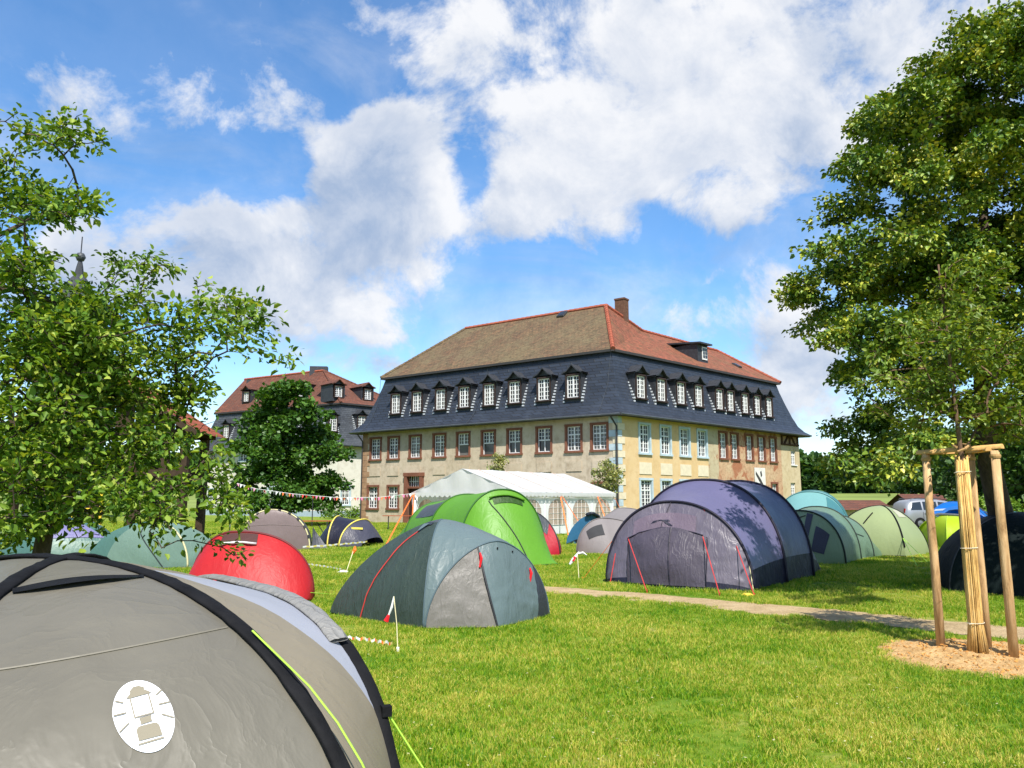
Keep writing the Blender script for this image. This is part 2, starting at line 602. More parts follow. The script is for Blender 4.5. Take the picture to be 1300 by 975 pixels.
def patch(P, cen, u0, u1, v0, v1, lift=.008, nu=8, nv=8, shape=None):
    """a piece laid on a panel: rectangle in its own (u,v), optionally narrowed by shape(t)->(ua,ub)"""
    G = np.zeros((nv + 1, nu + 1, 3))
    for i in range(nv + 1):
        v = v0 + (v1 - v0) * i / nv
        a, b = (u0, u1) if shape is None else shape(i / nv)
        for j in range(nu + 1):
            q = psample(P, a + (b - a) * j / nu, v); d = q - np.asarray(cen); d /= np.linalg.norm(d)
            G[i, j] = q + d * lift
    return G

# ================================================================== THE SETTING
def lawn_mat(name, k=1.0, field=False):
    t = NT(name); p = t.pos()
    a = t.noise(p, .55, 6, .6); b = t.noise(p, 6, 6, .65); c0 = t.noise(p, 40, 4, .7)
    g = t.ramp(t.math('ADD', t.math('MULTIPLY', a, .6), t.math('MULTIPLY', b, .4)),
               [(.37, (.09 * k, .18 * k, .012 * k, 1)), (.5, (.16 * k, .235 * k, .02 * k, 1)), (.62, (.33 * k, .30 * k, .08 * k, 1))])
    g = t.mix(t.math('MULTIPLY', c0, .35), g, (.06, .085, .014, 1))
    nm = t.bump(t.math('ADD', b, c0), .6, .04)
    t.pbr(g, .9, nm, .1)
    return t.m


def ring(name, radii, zf, mat, n=120):
    m = MB(); G = np.zeros((len(radii), n + 1, 3))
    for i, r in enumerate(radii):
        for j in range(n + 1):
            a = 2 * math.pi * j / n
            x, y = r * math.cos(a), r * math.sin(a) + 8
            G[i, j] = (x, y, zf(r, a))
    m.grid(G[:, ::-1])
    if radii[0] < .1:
        pass
    o = m.build(name, mat, smooth=True)
    return structure(o)


def hillz(r, a):
    base = 0.0
    if r > 105:
        base += 3.4 * min(1, (r - 105) / 125)
    if r > 230:
        w = .75 + .5 * mnoise.noise(Vector((math.cos(a) * 1.6, math.sin(a) * 1.6, 3)))
        base += 10 * w * min(1, (r - 230) / 240) + 14 * max(0, min(1, (r - 470) / 900))
    return base


ring('lawn', [0.02, 5, 12, 25, 45, 75, 105], hillz, lawn_mat('lawn_ground'))
MF = plain('meadow', (.17, .215, .055, 1), .9, .1, vary=.25, vscale=.05)
ring('meadow', [105, 140, 180, 230], hillz, MF)
MH = plain('forest_floor', (.03, .05, .016, 1), .95, .05, vary=.3, vscale=.1)
ring('wooded_hill', [230, 260, 300, 350, 410, 470, 700, 1100, 1700, 2600], hillz, MH)

# dirt path: two edges found on the ground
t = NT('trodden_earth'); p = t.pos()
c = t.ramp(t.math('ADD', t.math('MULTIPLY', t.noise(p, 2.2, 8, .7), .6), t.math('MULTIPLY', t.noise(p, 26, 5, .7), .4)),
           [(.3, (.24, .165, .085, 1)), (.5, (.42, .31, .17, 1)), (.7, (.54, .42, .26, 1))])
t.pbr(c, .95, t.bump(t.math('ADD', t.noise(p, 22, 6, .7), t.noise(p, 5, 4, .6)), .9, .05), .1)
M_earth = t.m
PATH = []
for (x, y1, y2) in ((560, 735, 741), (640, 741, 748), (700, 745.5, 753), (780, 751, 760), (860, 757, 769), (940, 764, 777), (1020, 771, 785),
                    (1100, 778, 793), (1180, 786, 802), (1260, 793, 810), (1340, 801, 819), (1500, 818, 840), (1800, 850, 880)):
    PATH.append((gnd(x, y1), gnd(x, y2)))
A = resample([a for a, b in PATH], 220); B = resample([b for a, b in PATH], 220)
G = np.zeros((220, 7, 3))
for i in range(220):
    d = B[i] - A[i]; w = np.linalg.norm(d)
    ea = .13 * mnoise.noise(Vector(A[i]) * 2.1) + .07 * mnoise.noise(Vector(A[i]) * 7)
    eb = .13 * mnoise.noise(Vector(B[i]) * 2.1) + .07 * mnoise.noise(Vector(B[i]) * 7)
    for j in range(7):
        q = A[i] + d * ((0 - ea / w) + (1 + ea / w + eb / w) * j / 6)
        q[2] = .006 + (.008 * (1 + mnoise.noise(Vector(q) * 6)) if 0 < j < 6 else 0)
        G[i, j] = q
structure(MB().grid(G).build('dirt_path', M_earth, smooth=True))
PATH_A, PATH_B = A, B

# mulch bed round the sapling
SAP = gnd(1247, 836)
t = NT('mulch'); p = t.pos()
c = t.ramp(t.math('ADD', t.math('MULTIPLY', t.noise(p, 5, 8, .7), .5), t.math('MULTIPLY', t.noise(p, 34, 5, .7), .5)),
           [(.32, (.30, .16, .06, 1)), (.48, (.58, .36, .15, 1)), (.66, (.74, .52, .27, 1))])
t.pbr(c, .95, t.bump(t.noise(p, 40, 6, .75), 1.0, .04), .1)
M_mulch = t.m
m = MB(); G = np.zeros((26, 73, 3))
for i in range(26):
    for j in range(73):
        a = 2 * math.pi * (j % 72) / 72
        edge = 1.12 + .16 * mnoise.noise(Vector((math.cos(a) * 1.5, math.sin(a) * 1.5, 1)))
        r = edge * i / 25
        q = Vector((SAP.x + .1 + r * math.cos(a), SAP.y + .05 + r * math.sin(a), 0))
        h = .055 * (1 - (i / 25) ** 2) + (1 - (i / 25) ** 4) * (.03 * mnoise.noise(q * 4) + .022 * mnoise.noise(q * 11) + .012 * mnoise.noise(q * 25))
        G[i, j] = (q.x, q.y, max(.004, h + .006))
structure(m.grid(G).build('mulch_bed', M_mulch, smooth=False))

# ================================================================== BUILDINGS
class Facade:
    def __init__(s, P0, P1, out=0.0):
        s.d = (P1 - P0); s.d.z = 0; s.L = s.d.length; s.d = s.d / s.L
        s.n = Vector((s.d.y, -s.d.x, 0)); s.P0 = Vector((P0.x, P0.y, 0)) + s.n * out
        s.rz = math.atan2(s.d.y, s.d.x)

    def pt(s, a, z, out=0.0):
        q = s.P0 + s.d * a + s.n * out; return Vector((q.x, q.y, z))

    def px(s, px, py, out=0.0):
        rx, rzz = ray(px, py); o = s.P0 + s.n * out
        Y = (o.x * s.n.x + o.y * s.n.y) / (rx * s.n.x + s.n.y)
        q = Vector((rx * Y, Y, 0)) - o
        return q.dot(s.d), CAM_H + rzz * Y


def wall(f, s0, s1, z0, z1, openings, mat, parent, depth=.2, name='wall', out=0.0):
    """a wall face with holes; openings (sa,sb,za,zb)"""
    ops = [o for o in openings if o[0] > s0 and o[1] < s1]
    S = sorted({s0, s1, *[o[0] for o in ops], *[o[1] for o in ops]})
    Z = sorted({z0, z1, *[q for o in ops for q in o[2:4] if z0 < q < z1]})
    m = MB()
    for i in range(len(S) - 1):
        for j in range(len(Z) - 1):
            cs, cz = (S[i] + S[i + 1]) / 2, (Z[j] + Z[j + 1]) / 2
            if any(o[0] < cs < o[1] and o[2] < cz < o[3] for o in ops):
                continue
            m.poly([f.pt(S[i], Z[j], out), f.pt(S[i + 1], Z[j], out), f.pt(S[i + 1], Z[j + 1], out), f.pt(S[i], Z[j + 1], out)])
    for (a, b, c, d) in ops:
        c, d = max(c, z0), min(d, z1)
        for q0, q1 in (((a, c), (b, c)), ((b, c), (b, d)), ((b, d), (a, d)), ((a, d), (a, c))):
            m.poly([f.pt(*q0, out), f.pt(*q1, out), f.pt(*q1, -depth), f.pt(*q0, -depth)])
    return m.build(name, mat, parent)


_wc = {}


def window_meshes(w, h, fr, ny, nx=4, arch_top=False):
    """local: x across, -y outward, z up, origin at the middle of the sill"""
    k = (round(w, 2), round(h, 2), fr.name if fr else '', ny, nx)
    if k in _wc:
        return _wc[k]
    b = .14
    s = MB()
    if fr:
        s.box((-w / 2 - b / 2 + .01, .03, h / 2), (b, .16, h + .004)); s.box((w / 2 + b / 2 - .01, .03, h / 2), (b, .16, h + .004))
        s.box((0, .025, h + b / 2 - .008), (w + 2 * b, .18, b)); s.box((0, .01, -b / 2 + .008), (w + 2 * b + .06, .22, b * .9))
    else:
        s.box((0, .02, -.04), (w + .16, .2, .08))
    g = MB(); g.box((0, .17, h / 2), (w - .01, .02, h - .01))
    q = MB(); y = .125
    t = .06
    q.box((-w / 2 + t / 2, y, h / 2), (t, .05, h)); q.box((w / 2 - t / 2, y, h / 2), (t, .05, h))
    q.box((0, y, t / 2), (w - 2 * t, .05, t)); q.box((0, y, h - t / 2), (w - 2 * t, .05, t))
    if nx > 1:
        q.box((0, y - .005, h / 2), (.085, .055, h - 2 * t))
    q.box((0, y - .007, h * .66), (w - 2 * t, .05, .075))
    for i in range(1, nx):
        if i * 2 != nx:
            q.box((-w / 2 + w * i / nx, y + .004, h / 2), (.032, .03, h - 2 * t))
    for j in range(1, ny):
        z = h * j / ny
        if abs(z - h * .66) > .05:
            q.box((0, y + .008, z), (w - 2 * t, .026, .03))
    r = (meshof(s, 'window', fr or M_white), meshof(g, 'glass', M_glass), meshof(q, 'sash', M_white))
    _wc[k] = r
    return r


def add_window(f, s, z, w, h, fr, parent, ny=6, nx=4, label=None, out=0.0):
    a, g, q = window_meshes(w, h, fr, ny, nx)
    o = put('window', a, parent, f.pt(s, z, out), f.rz, label)
    sub('glass', g, o); sub('sash', q, o)
    return o


def isect(P, d, Q, e):
    k = ((Q.x - P.x) * e.y - (Q.y - P.y) * e.x) / (d.x * e.y - d.y * e.x)
    return Vector((P.x + d.x * k, P.y + d.y * k, 0))


class Plan:
    """four-sided plan: C near corner, R right, B back, L left"""
    def __init__(s, C, R_, L, B=None):
        s.C, s.R, s.L = [Vector((q.x, q.y, 0)) for q in (C, R_, L)]
        s.B = B or (s.L + s.R - s.C)
        s.fl = Facade(s.L, s.C); s.fr = Facade(s.C, s.R); s.fb = Facade(s.R, s.B); s.fk = Facade(s.B, s.L)

    def ring(s, out, z):
        F = (s.fl, s.fr, s.fb, s.fk); r = []
        for a, b in ((0, 1), (1, 2), (2, 3), (3, 0)):
            q = isect(F[a].pt(0, 0, out), F[a].d, F[b].pt(0, 0, out), F[b].d); q.z = z; r.append(q)
        return r   # C, R, B, L


def slate(name, base, k=1.0):
    t = NT(name); v = t.coord()
    sep = t.n('ShaderNodeSeparateXYZ'); t.l(v, sep.inputs[0])
    u = t.math('ADD', t.math('MULTIPLY', sep.outputs[0], .8), t.math('MULTIPLY', sep.outputs[1], .5))
    cb = t.n('ShaderNodeCombineXYZ'); t.l(u, cb.inputs[0]); t.l(sep.outputs[2], cb.inputs[1])
    br = t.n('ShaderNodeTexBrick'); t.l(cb.outputs[0], br.inputs['Vector'])
    br.inputs['Brick Width'].default_value = .3; br.inputs['Row Height'].default_value = .2; br.inputs['Mortar Size'].default_value = .014
    br.inputs['Scale'].default_value = 1
    br.inputs['Color1'].default_value = tuple(x * .8 for x in base[:3]) + (1,); br.inputs['Color2'].default_value = tuple(x * 1.25 for x in base[:3]) + (1,)
    br.inputs['Mortar'].default_value = (.012, .013, .016, 1)
    c = t.mix(t.ramp(t.noise(v, .8, 8, .65), [(.5, (0, 0, 0, 1)), (.8, (.5, .5, .5, 1))]), br.outputs[0], (base[0] * 1.9, base[1] * 1.9, base[2] * 1.8, 1))
    c = t.mix(t.ramp(t.noise(v, 1.9, 10, .72), [(.66, (0, 0, 0, 1)), (.74, (.6, .6, .6, 1))]), c, (.17, .18, .18, 1))
    saw = t.math('FRACT', t.math('DIVIDE', sep.outputs[2], .2))
    nm = t.bump(t.math('ADD', t.math('MULTIPLY', saw, -.5), br.outputs['Fac']), .5, .03)
    t.pbr(c, .48, nm, .4)
    return t.m


M_slate = slate('blue_slate', (.022, .028, .041, 1))
M_slate2 = slate('grey_slate', (.05, .055, .062, 1))
M_slate_dk = plain('dark_slate_cladding', (.028, .03, .036, 1), .6, vary=.3, vscale=6, bump=.4, bscale=14)
M_sandstone = plain('red_sandstone', col(150, 100, 80, .56), .85, .15, vary=.22, vscale=3, bump=.3)
M_bluestone = plain('pale_blue_paint', col(190, 208, 216, .72), .8, .2, vary=.14, vscale=3, bump=.3)
M_fascia = plain('dark_eaves_board', (.03, .028, .027, 1), .7)
M_zinc = plain('zinc_gutter', col(120, 125, 130, .45), .45, metal=.5, vary=.2)
M_flash = plain('lead_flashing', col(205, 210, 215, .75), .45, vary=.1)
M_brick = plain('chimney_brick', col(125, 92, 75, .6), .9, .1, vary=.3, vscale=8, bump=.5)
M_tile_moss = tiles('mossy_clay_tiles', (col(158, 116, 84, .56), col(120, 90, 70, .5), (.05, .04, .03, 1), col(120, 96, 76, .5)), moss=col(136, 122, 90, .56), moss_amt=.50, along=(.81, -.58))
M_tile_red = tiles('red_clay_tiles', (col(188, 108, 80, .62), col(158, 88, 66, .6), (.07, .04, .03, 1), col(150, 98, 74, .58)), moss=col(136, 112, 78, .55), moss_amt=.42, along=(.73, .68))
M_tile_left = tiles('weathered_red_tiles', (col(146, 96, 78, .54), col(118, 78, 66, .54), (.05, .034, .03, 1), col(108, 80, 68, .54)), moss=col(176, 104, 74, .62), moss_amt=.38, along=(.8, .5))
M_ridge = plain('ridge_tiles', col(182, 102, 78, .58), .85, .15, vary=.22, vscale=3, bump=.4, bscale=12)


def dormer_meshes(w=1.22, h=1.62, dep=1.5, roofm=None, key='slate', win=(.90, 1.40)):
    """local: front plane y=0, back to +y, z=0 at the window sill line"""
    hw = w / 2
    b = MB()
    b.box((-hw + .06, dep / 2, h / 2 - .25), (.12, dep, h + .42)); b.box((hw - .06, dep / 2, h / 2 - .25), (.12, dep, h + .42))
    b.box((0, .09, -.27), (w - .24, .16, .36))
    b.poly([(-hw, .02, h - .02), (hw, .02, h - .02), (0, .02, h + .45)])
    fr = MB(); ww, wh = win
    fr.box((-ww / 2 - .035, .0, wh / 2), (.07, .2, wh + .04)); fr.box((ww / 2 + .035, .0, wh / 2), (.07, .2, wh + .04))
    fr.box((0, .0, wh + .05), (ww + .14, .2, .09)); fr.box((0, -.04, -.05), (ww + .26, .26, .09))
    g = MB().box((0, .12, wh / 2), (ww, .02, wh))
    q = MB()
    q.box((-ww / 2 + .035, .05, wh / 2), (.07, .05, wh)); q.box((ww / 2 - .035, .05, wh / 2), (.07, .05, wh))
    q.box((0, .05, .035), (ww - .14, .05, .07)); q.box((0, .05, wh - .035), (ww - .14, .05, .07)); q.box((0, .045, wh / 2), (.1, .06, wh - .14))
    for s in (-1, 1):
        q.box((s * ww * .25, .056, wh / 2), (.035, .03, wh - .14))
    for j in range(1, 5):
        q.box((0, .058, wh * j / 5), (ww - .14, .028, .04))
    r = MB(); ov = .13
    prof = [(-hw - ov, h - .02), (-hw * .62, h + .12), (0, h + .5), (hw * .62, h + .12), (hw + ov, h - .02)]
    for i in range(4):
        (x0, z0), (x1, z1) = prof[i], prof[i + 1]
        y0, y1 = -.22, dep + .75
        r.poly([(x0, y0, z0), (x1, y0, z1), (x1, y1, z1), (x0, y1, z0)])
        r.poly([(x0, y0, z0 - .09), (x0, y0, z0), (x1, y0, z1), (x1, y0, z1 - .09)][::-1])
        r.poly([(x0, y0, z0 - .09), (x1, y0, z1 - .09), (x1, y1, z1 - .09), (x0, y1, z0 - .09)][::-1])
    fl = MB()
    for s in (-1, 1):
        for j in range(9):
            z = -.3 + j * .2
            y = max(.05, (z + .1) * .47 + .03)
            fl.box((s * (hw + .05), y + .02, z + .07), (.13, .26, .10))
    return (meshof(b, 'dormer', M_slate_dk), meshof(fr, 'frame', M_sash_frame), meshof(g, 'glass', M_glass), meshof(q, 'sash', M_white),
            meshof(r, 'roof', roofm or M_slate_dk), meshof(fl, 'flashing', M_flash))


M_sash_frame = plain('brown_frame', col(66, 48, 42, .5), .7)
DM = dormer_meshes()


def add_dormer(f, s, z, out, parent, meshes=DM, flashing=True):
    b, fr, g, q, r, fl = meshes
    o = put('dormer', b, parent, f.pt(s, z, out), f.rz)
    sub('frame', fr, o); sub('glass', g, o); sub('sash', q, o); sub('roof', r, o)
    if flashing:
        sub('flashing', fl, o)['kind'] = 'stuff'
    return o


def slope_rings(plan, ze, zb, prof):
    H = zb - ze
    return [plan.ring(o, ze + H * k) for o, k in prof]


PROF = [(.62, 0), (.34, .05), (.02, .15), (-.26, .32), (-.6, .58), (-.86, .8), (-1.05, 1.0)]


def prof_out(prof, k):
    for (o0, k0), (o1, k1) in zip(prof, prof[1:]):
        if k <= k1:
            return o0 + (o1 - o0) * (k - k0) / (k1 - k0)
    return prof[-1][0]


def mansard(parent, plan, ze, zb, m_slate, prof=PROF):
    rings = slope_rings(plan, ze, zb, prof)
    for a in range(4):
        G = np.array([[tuple(r[(a + 3) % 4].lerp(r[a], i / 8)) for i in range(9)] for r in rings])
        MB().grid(G).build('slate_slope', m_slate, parent)
    # eaves: fascia and soffit
    e0, e1 = rings[0], plan.ring(-.02, ze - .12)
    m = MB()
    for a in range(4):
        p, q = e0[(a + 3) % 4], e0[a]; p1, q1 = e1[(a + 3) % 4], e1[a]
        d = Vector((0, 0, -.2))
        m.poly([p, p + d, q + d, q]); m.poly([p + d, p1, q1, q + d])
    m.build('eaves', M_fascia, parent)
    g = MB()
    for a in (0, 1):
        p, q = e0[(a + 3) % 4], e0[a]
        F = (plan.fl, plan.fr)[a]
        g.tube([p + F.n * .07 + Vector((0, 0, -.09)), q + F.n * .07 + Vector((0, 0, -.09))], .075, 8)
    g.build('gutter', M_zinc, parent)
    return rings


# ---- the main building
MC, ML, MR = V2(6.3, 45.7), V2(-11.3, 58.3), V2(22.7, 60.95)
main = thing('manor_house', 'long two-storey beige and ochre manor house with blue slate mansard and dormers', 'building', (6.3, 47, 0))
pl = Plan(MC, MR, ML)
ZE, ZB = 6.75, 10.95
FL, FR = pl.fl, pl.fr
P_beige = plaster('beige_plaster', col(208, 190, 164, .74), col(220, 204, 180, .76), col(166, 146, 120, .66), None, .5)
P_ochre = plaster('ochre_plaster', col(226, 194, 142, .76), col(234, 206, 160, .76), col(210, 174, 122, .72), None, .4, bump=.15)
P_worn = plaster('worn_plaster', col(220, 192, 154, .74), col(212, 170, 134, .72), col(156, 114, 86, .64), col(186, 126, 94, .64), .95, .52, .7)
P_end = plaster('pale_end_plaster', col(220, 200, 158, .7), col(228, 210, 172, .7), col(190, 166, 124, .66), None, .5)
P_strip = plaster('patchy_plaster', col(212, 198, 164, .72), col(206, 192, 158, .72), col(170, 140, 110, .66), col(190, 128, 92, .62), .6, .54, .5)

WL, WR, extraL, extraR = [], [], [], []
for x, yt, yb in ((476.6, 557.5, 583), (499.5, 557, 582), (527, 554.5, 580.5), (557.7, 552, 579.5), (588, 549, 577.5), (620, 548.5, 576.5),
                  (653, 545, 575), (690.7, 543.5, 574), (728.6, 540.5, 573.5), (761.3, 538.5, 571.5)):
    s, za = FL.px(x, yb); _, zb_ = FL.px(x, yt); WL.append((s, za, zb_))
zs = sum(w[1] for w in WL) / 10; zt = sum(w[2] for w in WL) / 10
UP = (zs, zt - zs)
opL = []
for (s, _, _) in WL:
    opL.append((s - .5, s + .5, UP[0], UP[0] + UP[1]))
GZ = (FL.px(473.5, 645)[1], FL.px(473.5, 618)[1] - FL.px(473.5, 645)[1])
gl = [FL.px(473.5, 630)[0], FL.px(499, 630)[0]] + [w[0] for w in WL[3:]]
for s in gl:
    opL.append((s - .5, s + .5, GZ[0], GZ[0] + GZ[1]))
sd = FL.px(526, 640)[0]
DOOR = (sd - .62, sd + .62, .12, 3.3)
opL.append(DOOR)
wall(FL, 0, FL.L, -.05, ZE - .1, opL, P_beige, main)
def open_sash(w, h, mull):
    q = MB(); y = .125; zc = h * .5
    for s in (-1, 1):
        q.box((s * (w / 2 - .03), y, h / 2), (.06, .05, h))
    q.box((0, y, h - .03), (w - .12, .05, .06)); q.box((0, y, zc), (w - .12, .05, .08)); q.box((0, y - .005, (zc + h) / 2), (.085, .055, h - zc - .1))
    for s in (-1, 1):
        q.box((s * w * .25, y + .004, (zc + h) / 2), (.032, .03, h - zc - .1))
    for k in (1, 2):
        q.box((0, y + .008, zc + (h - zc) * k / 3), (w - .12, .026, .03))
    if mull:
        q.box((0, y, zc / 2), (.05, .05, zc)); q.box((0, y, .03), (w - .12, .05, .06))
    return meshof(q, 'sash', M_white)


win_up = []
for i, (s, _, _) in enumerate(WL):
    o = add_window(FL, s, UP[0], 1.0, UP[1], M_sandstone, main)
    if 4 <= i <= 7:   # the lower casements stand open
        o['label'] = 'sash window with its lower half standing open'
        for ch in o.children:
            if ch.name.startswith('sash'):
                ch.data = open_sash(1.0, UP[1], i > 5)
for s in gl:
    add_window(FL, s, GZ[0], 1.0, GZ[1], M_sandstone, main)
for s, _, _ in WL:
    MB().box(FL.pt(s, UP[0] - .95, .02), (1.1, .05, .62), FL.rz).build('apron_panel', P_beige, main)
# doorway with fanlight
m = MB(); w = 1.24
for sx in (-1, 1):
    m.box(FL.pt(sd + sx * (w / 2 + .12), 1.72, .06), (.26, .3, 3.46), FL.rz)
m.box(FL.pt(sd, 3.43, .062), (w + .62, .34, .26), FL.rz); m.box(FL.pt(sd, 2.52, .0), (w, .2, .14), FL.rz)
dr = m.build('doorway', M_sandstone, main)
MB().box(FL.pt(sd, 1.25, -.14), (w, .06, 2.4), FL.rz).build('door_leaf', plain('dark_door', col(80, 48, 36, .5), .6), dr)
MB().box(FL.pt(sd, 2.95, -.16), (w, .03, .72), FL.rz).build('fanlight', M_glass, dr)
m = MB()
for k in range(-2, 3):
    m.box(FL.pt(sd + k * .22, 2.95, -.12), (.04, .04, .7), FL.rz)
m.box(FL.pt(sd, 2.95, -.118), (w, .04, .04), FL.rz); m.build('glazing_bar', M_white, dr)

# right-hand facade in its four zones
a1 = FR.px(900, 600)[0]; a2 = FR.px(913, 600)[0]; a3 = FR.px(993, 600)[0]
opR = []; rw = []
zr_s = [FR.px(x, y)[1] for x, y in ((818.5, 575), (891.4, 579.5))]
zr_t = [FR.px(x, y)[1] for x, y in ((818.5, 538.5), (891.4, 547.5))]
RZ = (sum(zr_s) / 2, sum(zr_t) / 2 - sum(zr_s) / 2)
for i, x in enumerate((818.5, 845, 869.3, 891.4, 918, 932.5, 951, 966.5, 981)):
    s = FR.px(x, 565)[0]; rw.append(s); hw = .5 if i < 4 else .44
    opR.append((s - hw, s + hw, RZ[0], RZ[0] + RZ[1]))
gz2 = (FR.px(820.5, 647)[1], FR.px(820.5, 609.5)[1])
g_r = [(FR.px(x, 630)[0], w) for x, w in ((820.5, .56), (846, .5), (870, .5), (893, .5), (983.7, .4), (920, .4), (950, .4))]
for s, hw in g_r:
    opR.append((s - hw, s + hw, gz2[0] if hw > .55 else GZ[0], gz2[1]))
ends = [(FR.px(1007.8, y2)[0], FR.px(1007.8, y2)[1], FR.px(1007.8, y1)[1]) for y1, y2 in ((572, 590), (613, 630))]
for s, za, zb_ in ends:
    opR.append((s - .38, s + .38, za, zb_))
ZEr = ZE - .1
wall(FR, 0, a1, -.05, ZEr, opR, P_ochre, main)
wall(FR, a1, a2, -.05, ZEr, opR, P_strip, main)
wall(FR, a2, a3, -.05, ZEr, opR, P_worn, main)
ztim = FR.px(1000, 566)[1]
wall(FR, a3, FR.L, -.05, ztim, opR, P_end, main)
for i, s in enumerate(rw):
    add_window(FR, s, RZ[0], 1.0 if i < 4 else .88, RZ[1], M_bluestone if i < 4 else M_sandstone, main, label=None)
for s, hw in g_r:
    z0 = gz2[0] if hw > .55 else GZ[0]
    add_window(FR, s, z0, hw * 2, gz2[1] - z0, (M_bluestone if s < a1 else M_sandstone), main, ny=8 if hw > .55 else 6)
for s, za, zb_ in ends:
    add_window(FR, s, za, .76, zb_ - za, None, main, ny=4)
M_pale = plain('pale_apron', col(226, 214, 186, .75), .9, .1, vary=.08)
for s in rw[:4]:
    MB().box(FR.pt(s, RZ[0] - .95, .012), (1.22, .05, .72), FR.rz).build('apron_panel', M_pale, main)
# half-timbered top of the far end
m = MB().poly([FR.pt(a3, ztim, -.03), FR.pt(FR.L, ztim, -.03), FR.pt(FR.L, ZEr, -.03), FR.pt(a3, ZEr, -.03)])
m.build('timber_infill', plain('brown_infill', col(190, 158, 122, .7), .9, .1, vary=.3), main)
M_beam = plain('old_beam', col(104, 78, 60, .55), .85, .1, vary=.3, vscale=6, bump=.4)
za, zb_ = ztim + .1, ZEr - .06
E_ = FR.L - .1
for q in ([(a3, za), (E_, za)], [(a3, zb_), (E_, zb_)], *[[(a3 + (E_ - a3) * k, za), (a3 + (E_ - a3) * k, zb_)] for k in (.06, .5, .95)],
          [(a3 + .5, za), (a3 + 1.2, zb_)], [(E_ - .5, za), (E_ - 1.2, zb_)]):
    MB().beam(FR.pt(*q[0], .02), FR.pt(*q[1], .02), .13, .12).build('timber', M_beam, main)
# other two sides
wall(pl.fb, 0, pl.fb.L, -.05, ZEr, [], P_end, main); wall(pl.fk, 0, pl.fk.L, -.05, ZEr, [], P_beige, main)
# corner stones
k = 0; z = .05
while z < ZEr - .35:
    wa, wb = (.62, .36) if k % 2 else (.36, .62)
    m = MB(); m.box(FL.pt(FL.L - wa / 2 + .02, z + .2, .0), (wa, .07, .385), FL.rz)
    m.box(FR.pt(wb / 2 - .02, z + .2, .004), (wb, .07, .385), FR.rz)
    m.build('quoin', M_bluestone if k % 2 else M_pale, main)
    m = MB().box(FL.pt(.3 if k % 2 else .42, z + .2, .0), (.5 if k % 2 else .78, .06, .385), FL.rz)
    m.build('quoin', plain('end_sandstone', col(186, 150, 118, .64), .9, .1, vary=.2, bump=.3), main)
    z += .41; k += 1
# a painted banner on the worn wall
sb, zbn = FR.px(964, 607)
bn = MB().box(FR.pt(sb, zbn, .06), (1.5, .03, 1.5), FR.rz).build('wall_banner', plain('banner_cloth', col(225, 222, 214, .8), .7), main)
m = MB()
for q in ([(-.6, .5), (.1, -.1), (.55, -.62), (.3, -.65), (-.15, -.25), (-.62, .25)], [(.0, .45), (.2, .55), (.3, .2), (.12, .05)], [(-.55, -.5), (-.2, -.35), (-.3, -.6)]):
    m.poly([FR.pt(sb + x, zbn + y, .079) for x, y in q])
m.build('banner_print', plain('banner_ink', col(75, 72, 70, .6), .8), bn)

rings = mansard(main, pl, ZE, ZB, M_slate)
H = ZB - ZE
zdor = []
for x, yb in ((503, 525.5), (530, 523.5), (560, 520.5), (590, 517.5), (621.7, 514), (654, 511), (691, 507.5), (728, 503.5)):
    s, z = FL.px(x, yb, -.12); zdor.append((FL, s, z))
for x, yb in ((813, 503), (839, 507), (864, 511.5), (886.5, 515.5), (913, 520), (927, 522.5), (945.5, 526), (961, 528.5), (976, 530.5)):
    s, z = FR.px(x, yb, -.12); zdor.append((FR, s, z))
zl = sum(z for f, s, z in zdor if f is FL) / 8; zr = sum(z for f, s, z in zdor if f is FR) / 9
for f, s, z in zdor:
    add_dormer(f, s, zl if f is FL else zr, -.1, main)
# upper roof
top = pl.ring(-.78, ZB - .04)
bC, bR, bB, bL = top
E = at(769, 388, 53.6)
G = None
for k in range(400):
    q = E - FL.d * (k * .05)
    if 650 + q.x / q.y * 951 <= 592 * 1 + 0:
        G = q; break
Kp = at(815, 419.5, 57.2); Mp = at(911, 446.5, 65.2); Mp.z = Kp.z = (Kp.z + Mp.z) / 2


def roof_face(pts, mat, name='tiled_slope', sag=.0):
    # fan of points split fine enough to carry a slightly uneven surface
    m = MB(); pts = [Vector(p) for p in pts]
    tri = [(pts[0], pts[i], pts[i + 1]) for i in range(1, len(pts) - 1)]
    n = 14
    for a, b, c in tri:
        nn = (b - a).cross(c - a).normalized(); idx = {}
        for i in range(n + 1):
            for j in range(n + 1 - i):
                u, v = i / n, j / n; w_ = 1 - u - v
                q = a * w_ + b * u + c * v
                e = min(1, 6 * min(u, v, w_)) if len(tri) == 1 else min(1, 6 * min(v, w_) if False else 1)
                e = 0 if min(u, v, w_) < 1e-6 else 1
                q = q + nn * (e * .06 * mnoise.noise(q * .5))
                idx[i, j] = len(m.v); m.v.append(tuple(q))
        for i in range(n):
            for j in range(n - i):
                m.f.append((idx[i, j], idx[i + 1, j], idx[i, j + 1]))
                if i + j < n - 1:
                    m.f.append((idx[i + 1, j], idx[i + 1, j + 1], idx[i, j + 1]))
    return m.build(name, mat, main)


